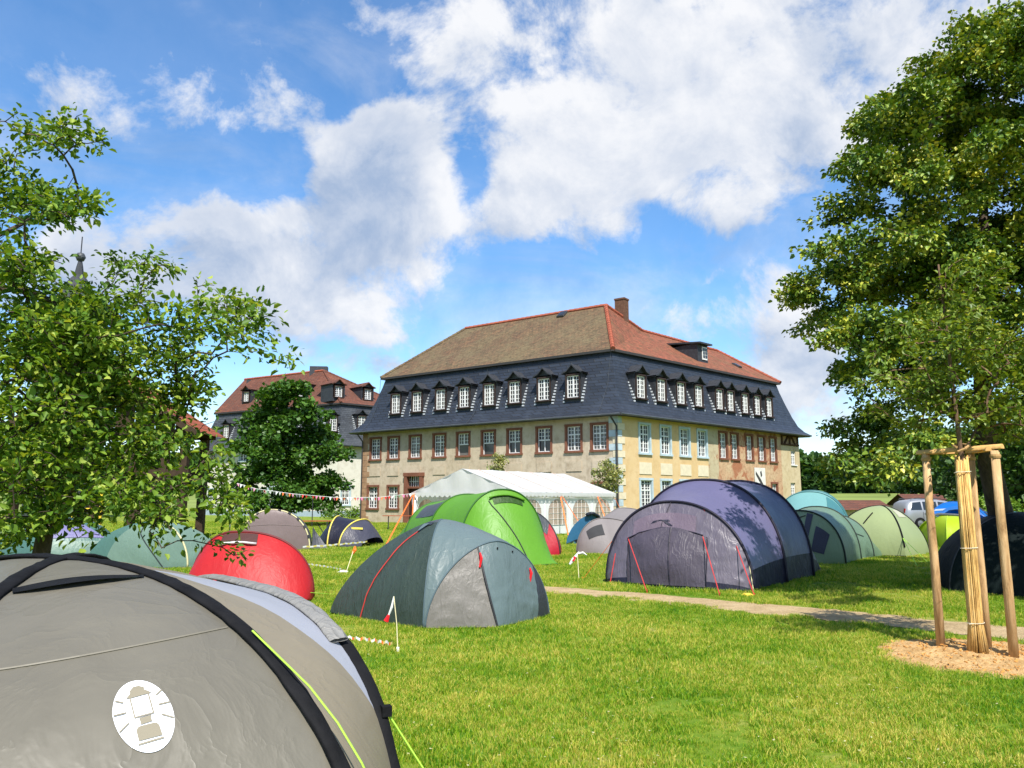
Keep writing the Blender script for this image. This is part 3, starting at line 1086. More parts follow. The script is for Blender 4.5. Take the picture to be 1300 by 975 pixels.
roof_face([bL, bC, E, G], M_tile_moss)
roof_face([bC, Kp, E], M_tile_red); roof_face([bC, bR, Mp, Kp], M_tile_red)
roof_face([bR, bB, Mp], M_tile_red); roof_face([bB, bL, G], M_tile_moss); roof_face([G, E, Kp], M_tile_moss); roof_face([G, Kp, Mp, bB], M_tile_moss)
m = MB()
for a in range(4):
    p, q = top[(a + 3) % 4], top[a]
    m.poly([p, p - Vector((0, 0, .16)), q - Vector((0, 0, .16)), q])
    p1, q1 = pl.ring(-1.1, ZB - .22)[(a + 3) % 4], pl.ring(-1.1, ZB - .22)[a]
    m.poly([p - Vector((0, 0, .16)), p1, q1, q - Vector((0, 0, .16))])
m.build('roof_edge', M_fascia, main)


def ridge(a, b, parent, r=.16, mat=None, name='ridge_cap'):
    a, b = Vector(a), Vector(b); L = (b - a).length; n = max(2, int(L / .42)); m = MB()
    for i in range(n):
        p, q = a.lerp(b, i / n), a.lerp(b, (i + 1.08) / n)
        m.tube([p, q], [r * 1.08, r * .92], 7)
    return m.build(name, mat or M_ridge, parent, smooth=False)


ridge(G, E, main); ridge(bC, E, main, .15); ridge(E, Kp, main); ridge(Kp, Mp, main); ridge(bR, Mp, main, .15); ridge(bL, G, main, .13, M_tile_moss)
# chimney, roof dormer, skylights
cp = at(789.5, 402, 55.5)
ch = MB().box((cp.x, cp.y, cp.z - .2), (.78, .7, 3.0), FL.rz)
ch.box((cp.x, cp.y, cp.z + 1.28), (.86, .78, .12), FL.rz)
ch.build('chimney', M_brick, main)


def slope_hit(a, b, c, px, py):
    nn = (b - a).cross(c - a); rx, rzz = ray(px, py); o = Vector((0, 0, CAM_H)); d = Vector((rx, 1, rzz))
    return o + d * ((a - o).dot(nn) / d.dot(nn))


dp = slope_hit(bC, bR, Mp, 891, 459)
m = MB(); w_, h_, D_ = 1.3, 1.3, 3.2
fx = FR.d; fy = -FR.n


def loc3(p, x, y, z):
    return p + fx * x + fy * y + Vector((0, 0, z))


dq = dp + FR.n * .1
for sx in (-.5, .5):
    m.poly([loc3(dq, sx * w_, 0, -.5), loc3(dq, sx * w_, D_, h_ - .1), loc3(dq, sx * w_, 0, h_)])
m.poly([loc3(dq, -w_ / 2, 0, -.5), loc3(dq, w_ / 2, 0, -.5), loc3(dq, w_ / 2, 0, h_), loc3(dq, -w_ / 2, 0, h_)])
rd = m.build('roof_dormer', M_slate_dk, main)
m = MB().box(loc3(dq, 0, 1.5, h_ + .16), (w_ + .3, D_ + .5, .12), ax=(fx, (fy + Vector((0, 0, .1))).normalized(), Vector((0, 0, 1))))
m.build('roof', M_slate_dk, rd)
MB().box(loc3(dq, .2, -.03, .6), (.62, .05, .95), FR.rz).build('sash', M_white, rd)
m = MB()
for a_ in (-.14, .14):
    for b_ in (.36, .62, .88):
        m.box(loc3(dq, .2 + a_, -.07, b_), (.2, .03, .2), FR.rz)
m.build('glass', M_glass, rd)


def skylight(a, b, c, px, py, fac, w_=.6, h_=.8, mat=M_zinc):
    p = slope_hit(a, b, c, px, py); nn = (b - a).cross(c - a).normalized()
    if nn.z < 0: nn = -nn
    d = fac.d; u = nn.cross(d)
    o = MB().box(p + nn * .08, (w_, h_, .12), ax=(d, u, nn)).build('skylight', mat, main)
    MB().box(p + nn * .15, (w_ - .16, h_ - .16, .03), ax=(d, u, nn)).build('pane', M_glass, o)


skylight(bL, bC, E, 714, 400, FL); skylight(bC, bR, Mp, 776, 397, FR, .5, .7); skylight(bC, bR, Mp, 935, 465, FR, .5, .7)
# downpipes and lightning cables
m = MB()
for f, s in ((FL, FL.L - .02), (FL, .12)):
    m = MB(); m.tube([f.pt(s - .15, ZE - .16, .6), f.pt(s - .12, ZE - .3, .5), f.pt(s, ZE - .75, .14), f.pt(s, .2, .14)], .055, 8)
    m.build('downpipe', plain('dark_downpipe', col(74, 70, 70, .5), .5), main)
for f, s in ((FL, FL.L + .1), (FL, FL.px(609, 520)[0]), (FL, .7)):
    pts = []
    for k in range(12):
        kk = 1 - k / 11
        off = -.15 * math.sin(k / 11 * 3) * (1 if s > 1 else -2) - (0 if k < 6 else (k - 6) * .12) * (1 if s > 1 else 0.4)
        o_ = prof_out(PROF, kk) + .03
        pts.append(f.pt(min(s + off, f.L - o_ * -.35 if s > f.L else 99) if s < f.L else f.L + o_ * .3 - .55 + off, ZE + H * kk, o_ + .02))
    MB().tube(pts, .014, 5).build('lightning_cable', M_zinc, main)

# ---- white house on the left
WC, WLp, WRp = V2(-17.1, 76), V2(-35, 86.5), V2(-9.6, 83.2)
white = thing('white_house', 'white house with red tiled upper roof behind the round leafy tree', 'building', (-17, 78, 0))
pw = Plan(WC, WRp, WLp)
P_white = plaster('white_plaster', col(232, 226, 212, .76), col(240, 235, 222, .78), col(205, 196, 176, .7), None, .35, bump=.12)
ZE2, ZB2 = 7.05, 11.4
f = pw.fl; g = pw.fr
opw = []; ww = []
s, z = g.px(419, 641); ww.append((g, .95, z, .95, 1.75))
for x, y in ((308, 585), (270, 588), (268, 640), (300, 640)):
    s, z = f.px(x, y); ww.append((f, s, z, .95, 1.6))
for k in (.42, .56, .7, .84):
    ww.append((f, f.L * k, ww[1][2], .95, 1.6)); ww.append((f, f.L * k, ww[0][2] + .1, .95, 1.7))
for s in (3.6,):
    ww.append((g, s, ww[1][2], .95, 1.6))
ww.append((f, f.L - .9, ww[0][2], .95, 1.75)) if False else None
for ff, s, z, w, h in ww:
    opw.append((ff, (s - w / 2, s + w / 2, z, z + h)))
for ff in (pw.fl, pw.fr, pw.fb, pw.fk):
    wall(ff, 0, ff.L, .55, ZE2 - .1, [o for q, o in opw if q is ff], P_white, white)
    wall(ff, 0, ff.L, -.05, .55, [], plain('blue_plinth', col(175, 192, 204, .7), .9, .1, vary=.1), white, name='plinth', out=.04)
for ff, s, z, w, h in ww:
    add_window(ff, s, z, w, h, M_bluestone, white, ny=5)
mansard(white, pw, ZE2, ZB2, M_slate2)
t4 = pw.ring(-.75, ZB2 - .04); wC, wR, wB, wL = t4
wE = at(411, 470.5, 83.0)
wG = wE - pw.fl.d * 12.5
main_keep = main; main = white
roof_face([wL, wC, wE, wG], M_tile_left); roof_face([wC, wR, wE], M_tile_left); roof_face([wR, wB, wE], M_tile_left); roof_face([wB, wL, wG], M_tile_left); roof_face([wB, wG, wE], M_tile_left)
main = main_keep
m = MB()
for a in range(4):
    p, q = t4[(a + 3) % 4], t4[a]; dz = Vector((0, 0, -.16)); b1 = pw.ring(-1.1, ZB2 - .22)
    m.poly([p, p + dz, q + dz, q]); m.poly([p + dz, b1[(a + 3) % 4], b1[a], q + dz])
m.build('roof_edge', M_fascia, white)
ridge(wG, wE, white, .15); ridge(wC, wE, white, .13, M_tile_left); ridge(wR, wE, white, .13, M_tile_left)
for (x, y, Y, w) in ((405, 470, 84, 1.9), (324, 487, 89, 1.8)):
    q = at(x, y, Y); MB().box((q.x, q.y, q.z - .3), (w, .9, 1.35), .1).build('chimney', M_slate_dk, white)
DMR = dormer_meshes(1.5, 1.35, 2.2, M_tile_left, 'red', (.85, 1.05))
for x, y in ((428.5, 504), (465.5, 507.5)):
    q = slope_hit(wC, wR, wE, x, y); s = (q - g.P0).dot(g.d); o_ = (q - g.P0).dot(g.n)
    add_dormer(g, s, q.z, o_ + .15, white, DMR, False)
q = slope_hit(wL, wC, wE, 314, 510); s = (q - f.P0).dot(f.d); o_ = (q - f.P0).dot(f.n)
for k in (0, 8.5):
    add_dormer(f, s + k, q.z, o_ + .15, white, DMR, False)
for ff, x, y in ((g, 422, 547), (g, 458.5, 546), (f, 287, 556), (f, 330, 554), (f, 370, 551)):
    s, z = ff.px(x, y, -.1); add_dormer(ff, s, z, -.1, white)

# ---- church tower far left: only its spire clears the apple tree
tw = thing('church_tower', 'slate clad church tower with a curved cap and ball finial behind the apple tree', 'tower', (0, 0, 0))
q = at(96, 400, 70); tw.location = (q.x, q.y, 0); ORG[tw.name] = Vector((q.x, q.y, 0))
z0 = q.z
def oct_(prof, name, mat, n=8, smooth=False):
    return MB().lathe(prof, (q.x, q.y, 0), n).build(name, mat, tw, smooth)
oct_([(2.9, 0), (2.9, z0 - 6.5), (3.0, z0 - 6.4), (2.75, z0 - 6.2), (2.75, z0 + .1)], 'shaft', M_slate2)
oct_([(2.7, z0), (3.9, z0 + .05), (3.85, z0 + .22)], 'cornice', plain('brown_cornice', col(140, 96, 66, .5), .8))
oct_([(3.9, z0 + .23), (3.0, z0 + .75), (2.1, z0 + 1.3), (1.5, z0 + 2.0), (1.05, z0 + 3.0), (.62, z0 + 3.6), (.45, z0 + 3.75), (.42, z0 + 3.9)], 'cap', M_slate_dk)
oct_([(.42, z0 + 3.8), (.3, z0 + 4.6), (.16, z0 + 5.3), (.14, z0 + 5.5)], 'neck', M_slate_dk)
oct_([(.02, z0 + 5.15), (.3, z0 + 5.25), (.46, z0 + 5.6), (.3, z0 + 5.95), (.02, z0 + 6.05)], 'finial_ball', M_slate2, 14, True)
MB().tube([(q.x, q.y, z0 + 5.9), (q.x, q.y, z0 + 7.6)], .05, 6).build('finial_rod', M_pole, tw)

# ---- open timber barn behind the apple tree
bx, by = -14.4, 27.0
barn = thing('timber_shelter', 'open timber-framed shelter with a red tiled gable roof behind the apple tree', 'shelter', (bx, by + .8, 0))
M_oak = plain('weathered_oak', col(88, 72, 58, .5), .85, .1, vary=.3, vscale=5, bump=.4)
xs = (-17.3, -15.4, -13.2, -12.15, -11.45)
for x in xs:
    for y in (by, by + 1.7):
        MB().box((x, y, 1.95), (.26, .26, 3.9)).build('post', M_oak, barn)
for y in (by, by + 1.7):
    MB().box((bx, y, 2.58), (6.3, .2, .24)).build('rail', M_oak, barn); MB().box((bx, y, 3.98), (6.6, .26, .24)).build('tie_beam', M_oak, barn)
    MB().beam((-13.1, y - .16, 1.0), (-12.2, y - .16, 2.4), .16).build('brace', M_oak, barn)
    MB().beam((-15.3, y - .16, 2.7), (-16.4, y - .16, 3.9), .16).build('brace', M_oak, barn)
M_btile = tiles('barn_tiles', (col(186, 96, 62, .6), col(158, 80, 54, .6), (.05, .03, .02, 1), col(150, 92, 66, .6)), along=(.0, 1), row=.2)
za, zb_ = 3.95, 6.2
for sx in (-1, 1):
    G_ = np.array([[(bx + sx * 3.55 * (1 - k / 8), by - .5 + 2.8 * j / 10, za + (zb_ - za) * k / 8 + .02 * mnoise.noise(Vector((k, j, sx)))) for j in range(11)] for k in range(9)])
    MB().grid(G_).build('tiled_slope', M_btile, barn)
    m = MB().beam((bx + sx * 3.6, by - .5, za - .1), (bx, by - .5, zb_ - .1), .22, .2); m.build('verge_board', M_oak, barn)
m = MB()
for k in range(9):
    x0 = bx - 3.2 + k * .72; x1 = x0 + .68
    hgt = lambda x: 4.1 + (zb_ - 4.15) * (1 - abs(x - bx) / 3.55)
    o = MB().prism([(x0, 4.1), (x1, 4.1), (x1, max(4.11, hgt(x1) - .1)), (x0, max(4.11, hgt(x0) - .1))], by + .02, by + .06)
    o.build('gable_board', M_oak, barn)
ridge((bx, by - .5, zb_), (bx, by + 2.3, zb_), barn, .13)
# a low wall board and yellow frame standing in it
yf = thing('yellow_frame', 'yellow metal frame standing inside the timber shelter', 'frame', (-14.2, 25.6, 0))
My = plain('yellow_metal', col(240, 205, 60, .8), .5)
for a, b in (((-14.4, 25.6, .1), (-14.4, 25.6, 2.3)), ((-14.4, 25.6, 1.35), (-13.5, 25.6, 1.35)), ((-13.5, 25.6, .1), (-13.5, 25.6, 1.9)), ((-14.4, 25.6, 2.25), (-13.9, 25.6, 2.25))):
    MB().beam(a, b, .07).build('bar', My, yf)

# ---- red-roofed sheds beyond the tents
for (x0, x1, yt, yb, Y, lab) in ((1070, 1138, 634, 656, 62, 'low shed with red tiled roof left of the silver car'), (1160, 1224, 626.5, 642, 66, 'low shed with red tiled roof right behind the silver car')):
    a, b = at(x0, yb, Y), at(x1, yb, Y); ztop = at(x0, yt, Y + 2.5).z; zl_ = max(.9, a.z)
    sh = thing('shed', lab, 'shed', ((a.x + b.x) / 2, Y + 2, 0), 'red-roofed sheds')
    L_ = b.x - a.x
    MB().box(((a.x + b.x) / 2, Y + 2.6, zl_ / 2), (L_ - .4, 4.4, zl_)).build('wall', P_end, sh)
    for sy in (-1, 1):
        G_ = np.array([[(a.x + L_ * j / 8, Y + 2.6 + sy * 2.6 * (1 - k / 6), zl_ - .05 + (ztop - zl_) * k / 6) for j in range(9)] for k in range(7)])
        MB().grid(G_).build('tiled_slope', M_tile_left, sh)
    for x in (a.x + .22, b.x - .22):
        MB().poly([(x, Y + .3, zl_), (x, Y + 4.9, zl_), (x, Y + 2.6, ztop - .05)]).build('gable', M_oak, sh)

# ================================================================== TENTS
TG = 'tents pitched on the lawn'


def tent(name, label, x, y):
    return thing(name, label, 'tent', (x, y, 0), TG)


def sheet(name, P, mat, parent, label=None):
    return MB().grid(P).build(name, mat, parent, smooth=True, label=label)


def cord(parent, a, b, mat, r=.006, sag=.0, name='guy_line', peg=True):
    a, b = Vector(a), Vector(b); n = 9
    pts = [a.lerp(b, i / (n - 1)) - Vector((0, 0, sag * 4 * (i / (n - 1)) * (1 - i / (n - 1)))) for i in range(n)]
    m = MB().tube(pts, r, 5)
    if peg:
        m.tube([b + Vector((0, 0, .06)), b - Vector((0, 0, .03))], .008, 5)
    return m.build(name, mat, parent)


def hoop_at(c, lat, w, h, n=27, p=2.3, lean=(0, 0), z0=.02):
    c = Vector((c[0], c[1], z0)); lat = Vector((lat[0], lat[1], 0)).normalized()
    return arch(c - lat * w, Vector((c.x + lean[0], c.y + lean[1], h)), c + lat * w, n, p)


def floor_skirt(P, z=.0):
    return P


# ---------- 1 foreground dome
FA = fabric('grey_flysheet', col(160, 154, 138, .56), .42, .16, .22, 2.6, dirt=.14, spec=.4, crease=.5)
FB = fabric('taupe_flysheet', col(178, 166, 142, .70), .45, .22, .3, 2.0, dirt=.08)
FM = fabric('white_mesh', col(212, 216, 230, .8), .5, .35, .15, 2.0, dirt=.04)
FR_ = fabric('rolled_grey', col(176, 174, 168, .74), .4, .15, .7, 5.0)
apex = Vector((-1.65, 2.9, 1.43))
cFR, cFL = Vector((-.22, 1.95, .02)), Vector((-1.25, 1.25, .02))
cBL = apex * 2 - cFR; cBR = apex * 2 - cFL; cBL.z = cBR.z = .02
T = tent('dome_tent', 'large grey dome tent in the left foreground with black pole sleeves and white lantern emblem', apex.x, apex.y)
N_ = 30
hFR, hFL, hBL, hBR = half(cFR, apex, N_, 2.6), half(cFL, apex, N_, 2.25), half(cBL, apex, N_, 2.6), half(cBR, apex, N_, 2.25)
cen = np.array([apex.x, apex.y, .3])
PF = ruled(hFL, hFR, 44, .08, cen, .007, 2.2, (.009, 6.5, .8, 1.8))
panel_f = sheet('front_panel', PF, FA, T)
sheet('side_panel', ruled(hBL, hFL, 16, .05, cen), FA, T); sheet('back_panel', ruled(hBR, hBL, 12, .05, cen), FA, T)
sheet('inner_wall', ruled(hFR, hBR, 16, .02, cen), FB, T)
for a, b in ((hFL, hBR), (hFR, hBL)):
    pts = np.concatenate([a, b[::-1][1:]])
    pts = pts + (pts - cen) / np.linalg.norm(pts - cen, axis=1)[:, None] * .008
    m = band(resample(pts, 130), cen, .027, .010)
    m.build('pole_sleeve', M_black, T, smooth=True)
# front hoop of the porch
c1, c2 = Vector((-.28, 2.32, .02)), Vector((-1.95, 4.45, .02))
ptop = Vector(((c1.x + c2.x) / 2, (c1.y + c2.y) / 2, 1.27))
hp = arch(c1, ptop, c2, 2 * N_ - 1, 3.4)
m = band(resample(hp, 110), np.array([-1.0, 3.3, .2]), .027, .011); m.build('pole_sleeve', M_black, T, smooth=True)
PV = ruled(hFR, hp[:N_], 20, .02, np.array([-1.0, 2.9, .2]), .006)
# lower part tan, upper corner by the hoop is white mesh
Pv1 = np.zeros((N_, 15, 3)); Pv2 = np.zeros((N_, 9, 3))
for i in range(N_):
    v = i / (N_ - 1)
    ucut = 1.0 if v < .44 else max(.30, 1.0 - (v - .44) / .42 * .70)
    for j in range(15):
        Pv1[i, j] = psample(PV, ucut * j / 14, v)
    for j in range(9):
        Pv2[i, j] = psample(PV, ucut + (1 - ucut) * j / 8, v)
sheet('porch_panel', Pv1, FB, T); sheet('mesh_window', Pv2, FM, T)
sheet('porch_back', ruled(hp[N_ - 1:][::-1], hBR, 12, .02, np.array([-1.0, 2.9, .2])), FB, T)
# rolled door lying along the hoop top
rp = hp[N_ - 11:N_ + 14]; rp = rp + np.array([-.02, -.03, .03])
m = band(resample(rp, 70), np.array([-1.0, 3.3, .2]), .034, .010, 14)
m.build('rolled_door', FR_, T, smooth=True)
MB().tube([tuple(p + np.array([.02, -.02, -.06])) for p in rp[:8]], .022, 7, jit=.2).build('door_strap', M_black, T, smooth=True)
# seams, zip flap
# lantern emblem printed on the front panel
bm_v = PF.reshape(-1, 3); nn, mm = PF.shape[:2]
bv = BVHTree.FromPolygons([Vector(p) for p in bm_v], [(i * mm + j, i * mm + j + 1, (i + 1) * mm + j + 1, (i + 1) * mm + j) for i in range(nn - 1) for j in range(mm - 1)])


bv_miss = [False]


def onpanel(px, py, lift):
    rx, rz_ = ray(px, py); o = Vector((0, 0, CAM_H)); d = Vector((rx, 1, rz_)).normalized()
    h = bv.ray_cast(o, d)
    bv_miss[0] = h[0] is None
    if h[0] is None:
        h = bv.find_nearest(o + d * 2.3)
    q = h[0]; nr = h[1]
    if nr.dot(d) > 0:
        nr = -nr
    return q + nr * lift


sp = [q for q in (onpanel(-20 + 322 * k / 24, 853 - 59 * (k / 24) ** 1.15, .001) for k in range(25)) if not bv_miss[0]]
MB().tube(sp, .0035, 5).build('seam', plain('grey_seam', col(128, 122, 108, .7), .6), T)
zl = MB(); za_, zb2_ = [], []
for k in range(21):
    k_ = k / 20; x = 16 + 166 * k_; y = 752 - 7 * math.sin(k_ * 3.1) - 19 * k_ ** 2; w_ = 1.5 + 4.5 * math.sin(math.pi * min(1, .1 + .95 * k_))
    za_.append(tuple(onpanel(x, y - w_, .006))); zb2_.append(tuple(onpanel(x, y + w_, .006 + .012 * math.sin(math.pi * k_))))
sheet('vent_flap', np.array([za_, zb2_]), M_black, T)


def lg(X, Y):
    return 120 + X / 7.22, 840 + Y / 7.22


m = MB(); k0 = 0
cx_, cy_ = 448, 510
m.v.append(tuple(onpanel(*lg(cx_, cy_), .003)))
NA, NR = 48, 8
for r in range(1, NR + 1):
    for a in range(NA):
        t_ = 2 * math.pi * a / NA
        x, y = 286 * r / NR * math.cos(t_), 330 * r / NR * math.sin(t_)
        x, y = x + y * .13 - 0, y
        m.v.append(tuple(onpanel(*lg(cx_ + x * .985, cy_ + y), .003)))
for a in range(NA):
    m.f.append((0, 1 + a, 1 + (a + 1) % NA))
for r in range(NR - 1):
    for a in range(NA):
        b = 1 + r * NA
        m.f.append((b + a, b + NA + a, b + NA + (a + 1) % NA, b + (a + 1) % NA))
emb = m.build('lantern_emblem', plain('white_print', col(240, 243, 248, .86), .5, vary=.03), T)
lm = MB()


def lpoly(pts):
    lm.poly([onpanel(*lg(x, y), .0055) for x, y in pts])


def lline(a, b, w):
    d = Vector((b[0] - a[0], b[1] - a[1])); n_ = Vector((-d.y, d.x)).normalized() * w / 2
    lpoly([(a[0] + n_.x, a[1] + n_.y), (b[0] + n_.x, b[1] + n_.y), (b[0] - n_.x, b[1] - n_.y), (a[0] - n_.x, a[1] - n_.y)])


lpoly([(285, 355), (322, 308), (318, 285), (330, 272), (352, 246), (400, 235), (450, 247), (452, 266), (488, 280), (520, 296), (488, 306), (330, 349)])
lline((322, 350), (368, 528), 14); lline((490, 306), (540, 485), 14); lline((362, 527), (545, 478), 13)
lpoly([(405, 530), (520, 497), (514, 522), (528, 556), (424, 590), (412, 546)])
lpoly([(404, 742), (380, 645), (392, 617), (420, 601), (540, 571), (568, 572), (590, 590), (622, 684)])
lline((400, 773), (634, 705), 18)
for a, b in (((183, 376), (260, 392)), ((170, 512), (290, 482)), ((222, 662), (312, 575)), ((560, 318), (612, 272)), ((582, 405), (688, 380)), ((612, 492), (726, 524))):
    lline(a, b, 15)
lm.build('lantern_print', plain('emblem_grey', col(140, 132, 112, .74), .5, vary=.06), emb)
# guy lines
def near_px(pts, px, py):
    return min((Vector(tuple(p)) for p in pts), key=lambda p: (650 + 988 * p.x / p.y - px) ** 2 + (634.5 - 988 * (p.z - CAM_H) / p.y - py) ** 2)


q1 = near_px(resample(hFR, 120), 328, 793) + Vector((.02, -.02, .02)); q2 = near_px(resample(hp, 160), 478, 890) + Vector((.03, -.01, 0))
run = [q1.lerp(q2, 0)] + [Vector(tuple(psample(PV, .05 + .5 * k / 8, max(0, .52 - .5 * k / 8)))) + Vector((.03, -.04, .03)) for k in range(9)]
MB().tube([tuple(p) for p in run], .003, 5).build('guy_line', M_yellow_cord, T)
cord(T, q2, (.3, 2.5, .02), M_yellow_cord, .0035)
MB().box(q2, (.03, .03, .03), .4).build('line_runner', M_black, T)

# ---------- 2 red dome
FRED = fabric('red_flysheet', col(228, 48, 52, .78), .5, .25, .3, 2.6, dirt=.07)
FREDd = fabric('brown_mesh', col(120, 78, 72, .6), .6, .3, .2)
c_l, c_r = gnd(228, 764), gnd(391, 764)
top = at(302, 675, 13.3)
T = tent('dome_tent', 'bright red dome tent behind the grey foreground tent', -4.4, 13.2)
ha = arch(c_l + Vector((0, .35, .02)), top, c_r + Vector((0, .35, .02)), 41, 2.3)
bt = np.array([tuple(c_l.lerp(c_r, (1 - math.cos(math.pi * i / 40)) / 2) + Vector((0, -.42 * math.sin(math.pi * i / 40), .03))) for i in range(41)])
cen = np.array([-4.4, 13.6, .3])
PFr = ruled(bt, ha, 14, .10, cen, .008)
sheet('front_panel', np.transpose(PFr, (1, 0, 2)), FRED, T)
hb = arch(c_l + Vector((-.3, 1.5, .02)), top + Vector((-.35, .9, -.2)), c_r + Vector((-.36, 1.5, .02)), 41, 2.2)
hc = arch(c_l + Vector((.2, 2.4, .02)), top + Vector((-.45, 1.6, -.75)), c_r + Vector((-.9, 2.4, .02)), 41, 2.2)
sheet('roof_panel', ruled(ha, hb, 8, -.02, cen), FRED, T); sheet('back_panel', ruled(hb, hc, 8, .02, cen), FRED, T)
MB().tube([tuple(p) for p in ha], .022, 7).build('pole_sleeve', plain('maroon_webbing', col(120, 30, 34, .6), .6), T, smooth=True)
PFt = PFr  # rows along, columns from ground up
G_ = patch(PFt, cen, .80, .965, .42, .57, .012)
sheet('mesh_vent', G_, FREDd, T)
vt = [tuple(psample(PFt, .80, .42 + .15 * i / 10) + np.array([0, -.05 - .02 * math.sin(i * 1.7), .0])) for i in range(11)]
MB().tube(vt, .022, 6, jit=.2).build('vent_hood', plain('grey_hood', col(205, 200, 200, .75), .5), T, smooth=True)
cord(T, psample(PFt, .79, .49), Vector((-4.42, 12.55, .03)), M_cream_cord, .006)
cord(T, psample(PFt, .45, .94), gnd(424, 755), M_yellow_cord, .006)

# ---------- 3 mid dome, grey green and blue
FG1 = fabric('dark_green_sheet', col(76, 92, 84, .72), .5, .12, .75, 2.6, (1.4, 1.4, .8), dirt=.16, spec=.3)
FG2 = fabric('steel_blue_sheet', col(124, 144, 146, .74), .45, .14, .55, 2.4, dirt=.10, spec=.35)
FG3 = fabric('grey_door_sheet', col(150, 145, 138, .72), .5, .12, .6, 2.4, (1.2, 1.2, 1.2), dirt=.1)
FG4 = fabric('charcoal_mesh', col(74, 80, 90, .7), .5, .15, .5)
FG5 = fabric('grey_violet_sheet', col(96, 102, 108, .74), .42, .12, .5)
Lc, Fc, Mc, Rc = gnd(419, 779), gnd(537, 799), gnd(632, 798), gnd(697, 782)
ap = at(561, 659, 11.35)
T = tent('dome_tent', 'grey-green and steel blue dome tent with red zip pulls in the middle of the lawn', -1.0, 11)
Bc = Vector((Lc.x + .9, Lc.y + 1.6, .02)); Bc2 = Vector((Rc.x - .1, Rc.y + 1.3, .02))
for q_ in (Lc, Fc, Mc, Rc):
    q_.z = .02
cen = np.array([ap.x, ap.y, .3])
hL, hF, hB, hB2 = half(Lc, ap, 28, 1.46), half(Fc, ap, 28, 1.85), half(Bc, ap, 28, 1.7), half(Bc2, ap, 28, 1.6)
PL = ruled(hL, hF, 26, .05, cen, .010, 3, (.022, 5, 1.5, 1.6))
sheet('side_panel', PL[:24], FG1, T)
sheet('crown_panel', PL[23:], FG5, T)
vtop = at(630, 687, 10.75)
va = arch(Fc + Vector((.03, -.02, 0)), vtop, Rc, 49, 1.75)
rf = np.concatenate([hF, hB2[::-1][1:]])
RT = ruled(resample(rf, 49), va, 16, .03, cen, .008, 3, (.010, 3, 1, 1))
sheet('roof_panel', RT, FG2, T)
sheet('back_panel', ruled(hB2, hB, 12, .05, cen), FG1, T); sheet('back_panel', ruled(hB, hL, 12, .05, cen), FG1, T)
# porch front: door wedge, blue panel, mesh strip
cenv = np.array([vtop.x, vtop.y + .6, .2])
K1, K2 = 19, 36
b1 = resample([Fc + Vector((.04, -.03, 0)), Mc], K1 + 1); b2 = resample([Mc, Mc.lerp(Rc, .72) + Vector((.02, -.06, 0))], K2 - K1 + 1)
b3 = resample([Mc.lerp(Rc, .72) + Vector((.02, -.06, 0)), Rc], 49 - K2)
sheet('door_panel', np.transpose(ruled(b1, va[:K1 + 1], 24, .03, cenv, .012, 3, (.018, 3.2, 2.6, .8)), (1, 0, 2)), FG3, T)
P2 = ruled(b2, va[K1:K2 + 1], 20, .06, cenv, .012, 3, (.014, 2.5, 1.2, 1.0))
sheet('porch_panel', np.transpose(P2, (1, 0, 2)), FG2, T)
sheet('mesh_panel', np.transpose(ruled(b3, va[K2:], 10, .04, cenv, .004), (1, 0, 2)), FG4, T)
MB().tube([tuple(p) for p in va], .012, 6).build('porch_pole', plain('teal_webbing', col(84, 104, 112, .7), .6), T, smooth=True)
MB().tube([tuple(p) for p in hF], .010, 6).build('seam', plain('teal_webbing', 0), T, smooth=True)
zl_ = [tuple(p + np.array([0, -.012, 0])) for p in ruled(np.array([b1[-1], b1[-1]]), np.array([va[K1], va[K1]]), 12, .06, cenv, 0)[0]]
MB().tube(zl_, .012, 5).build('door_zip', M_pole, T)
for k, P_ in ((K1, .86), (K2 - 2, .78)):
    q = Vector(tuple(P2[min(k - K1, P2.shape[0] - 1), int(P_ * 20)])) + Vector((0, -.03, 0))
    MB().tube([q + Vector((0, 0, .05)), q + Vector((.02, -.01, -.02)), q + Vector((.0, -.02, -.14))], [.012, .022, .014], 6).build('zip_pull', M_redtab, T)
s_ = seam(PL, [(.40, .0), (.42, .30), (.47, .58), (.52, .70)], cen, .012)
MB().tube(s_, .009, 5).build('guy_line', M_red_cord, T)
q = psample(PL, .52, .72)
G_ = patch(PL, cen, .44, .66, .68, .78, .03, shape=lambda t_: (.535 - .12 * t_, .535 + .14 * t_))
sheet('vent_hood', G_, FG2, T)
sheet('mesh_vent', patch(PL, cen, .32, .75, .775, .83, .014), FG4, T)
m = MB()
for u_, v_ in ((.3, .9), (.6, .9)):
    q = P2[int(u_ * (P2.shape[0] - 1)), 18]; m.box(tuple(q + np.array([0, -.02, 0])), (.02, .02, .02))
m.build('toggle', M_black, T)
# white line with a red tail pegged in front
a_ = gnd(505, 827); tp = at(500, 757, a_.y + .1)
ml = thing('guy_marker', 'pegged white guy line with a red and white tape tail before the grey-green tent', 'guy line', a_)
MB().tube([a_, a_.lerp(tp, .5) + Vector((.01, 0, 0)), tp], .006, 5).build('line', M_cream_cord, ml)
MB().tube([tp, tp + Vector((-.02, -.01, -.12)), tp + Vector((-.05, -.01, -.2))], [.006, .014, .010], 5).build('tape', M_white, ml)
MB().tube([tp + Vector((-.05, -.01, -.2)), tp + Vector((-.08, -.01, -.27))], [.014, .03], 5).build('tape_end', M_redtab, ml)
MB().box(a_ + Vector((0, 0, .02)), (.03, .03, .05)).build('peg', M_white, ml)

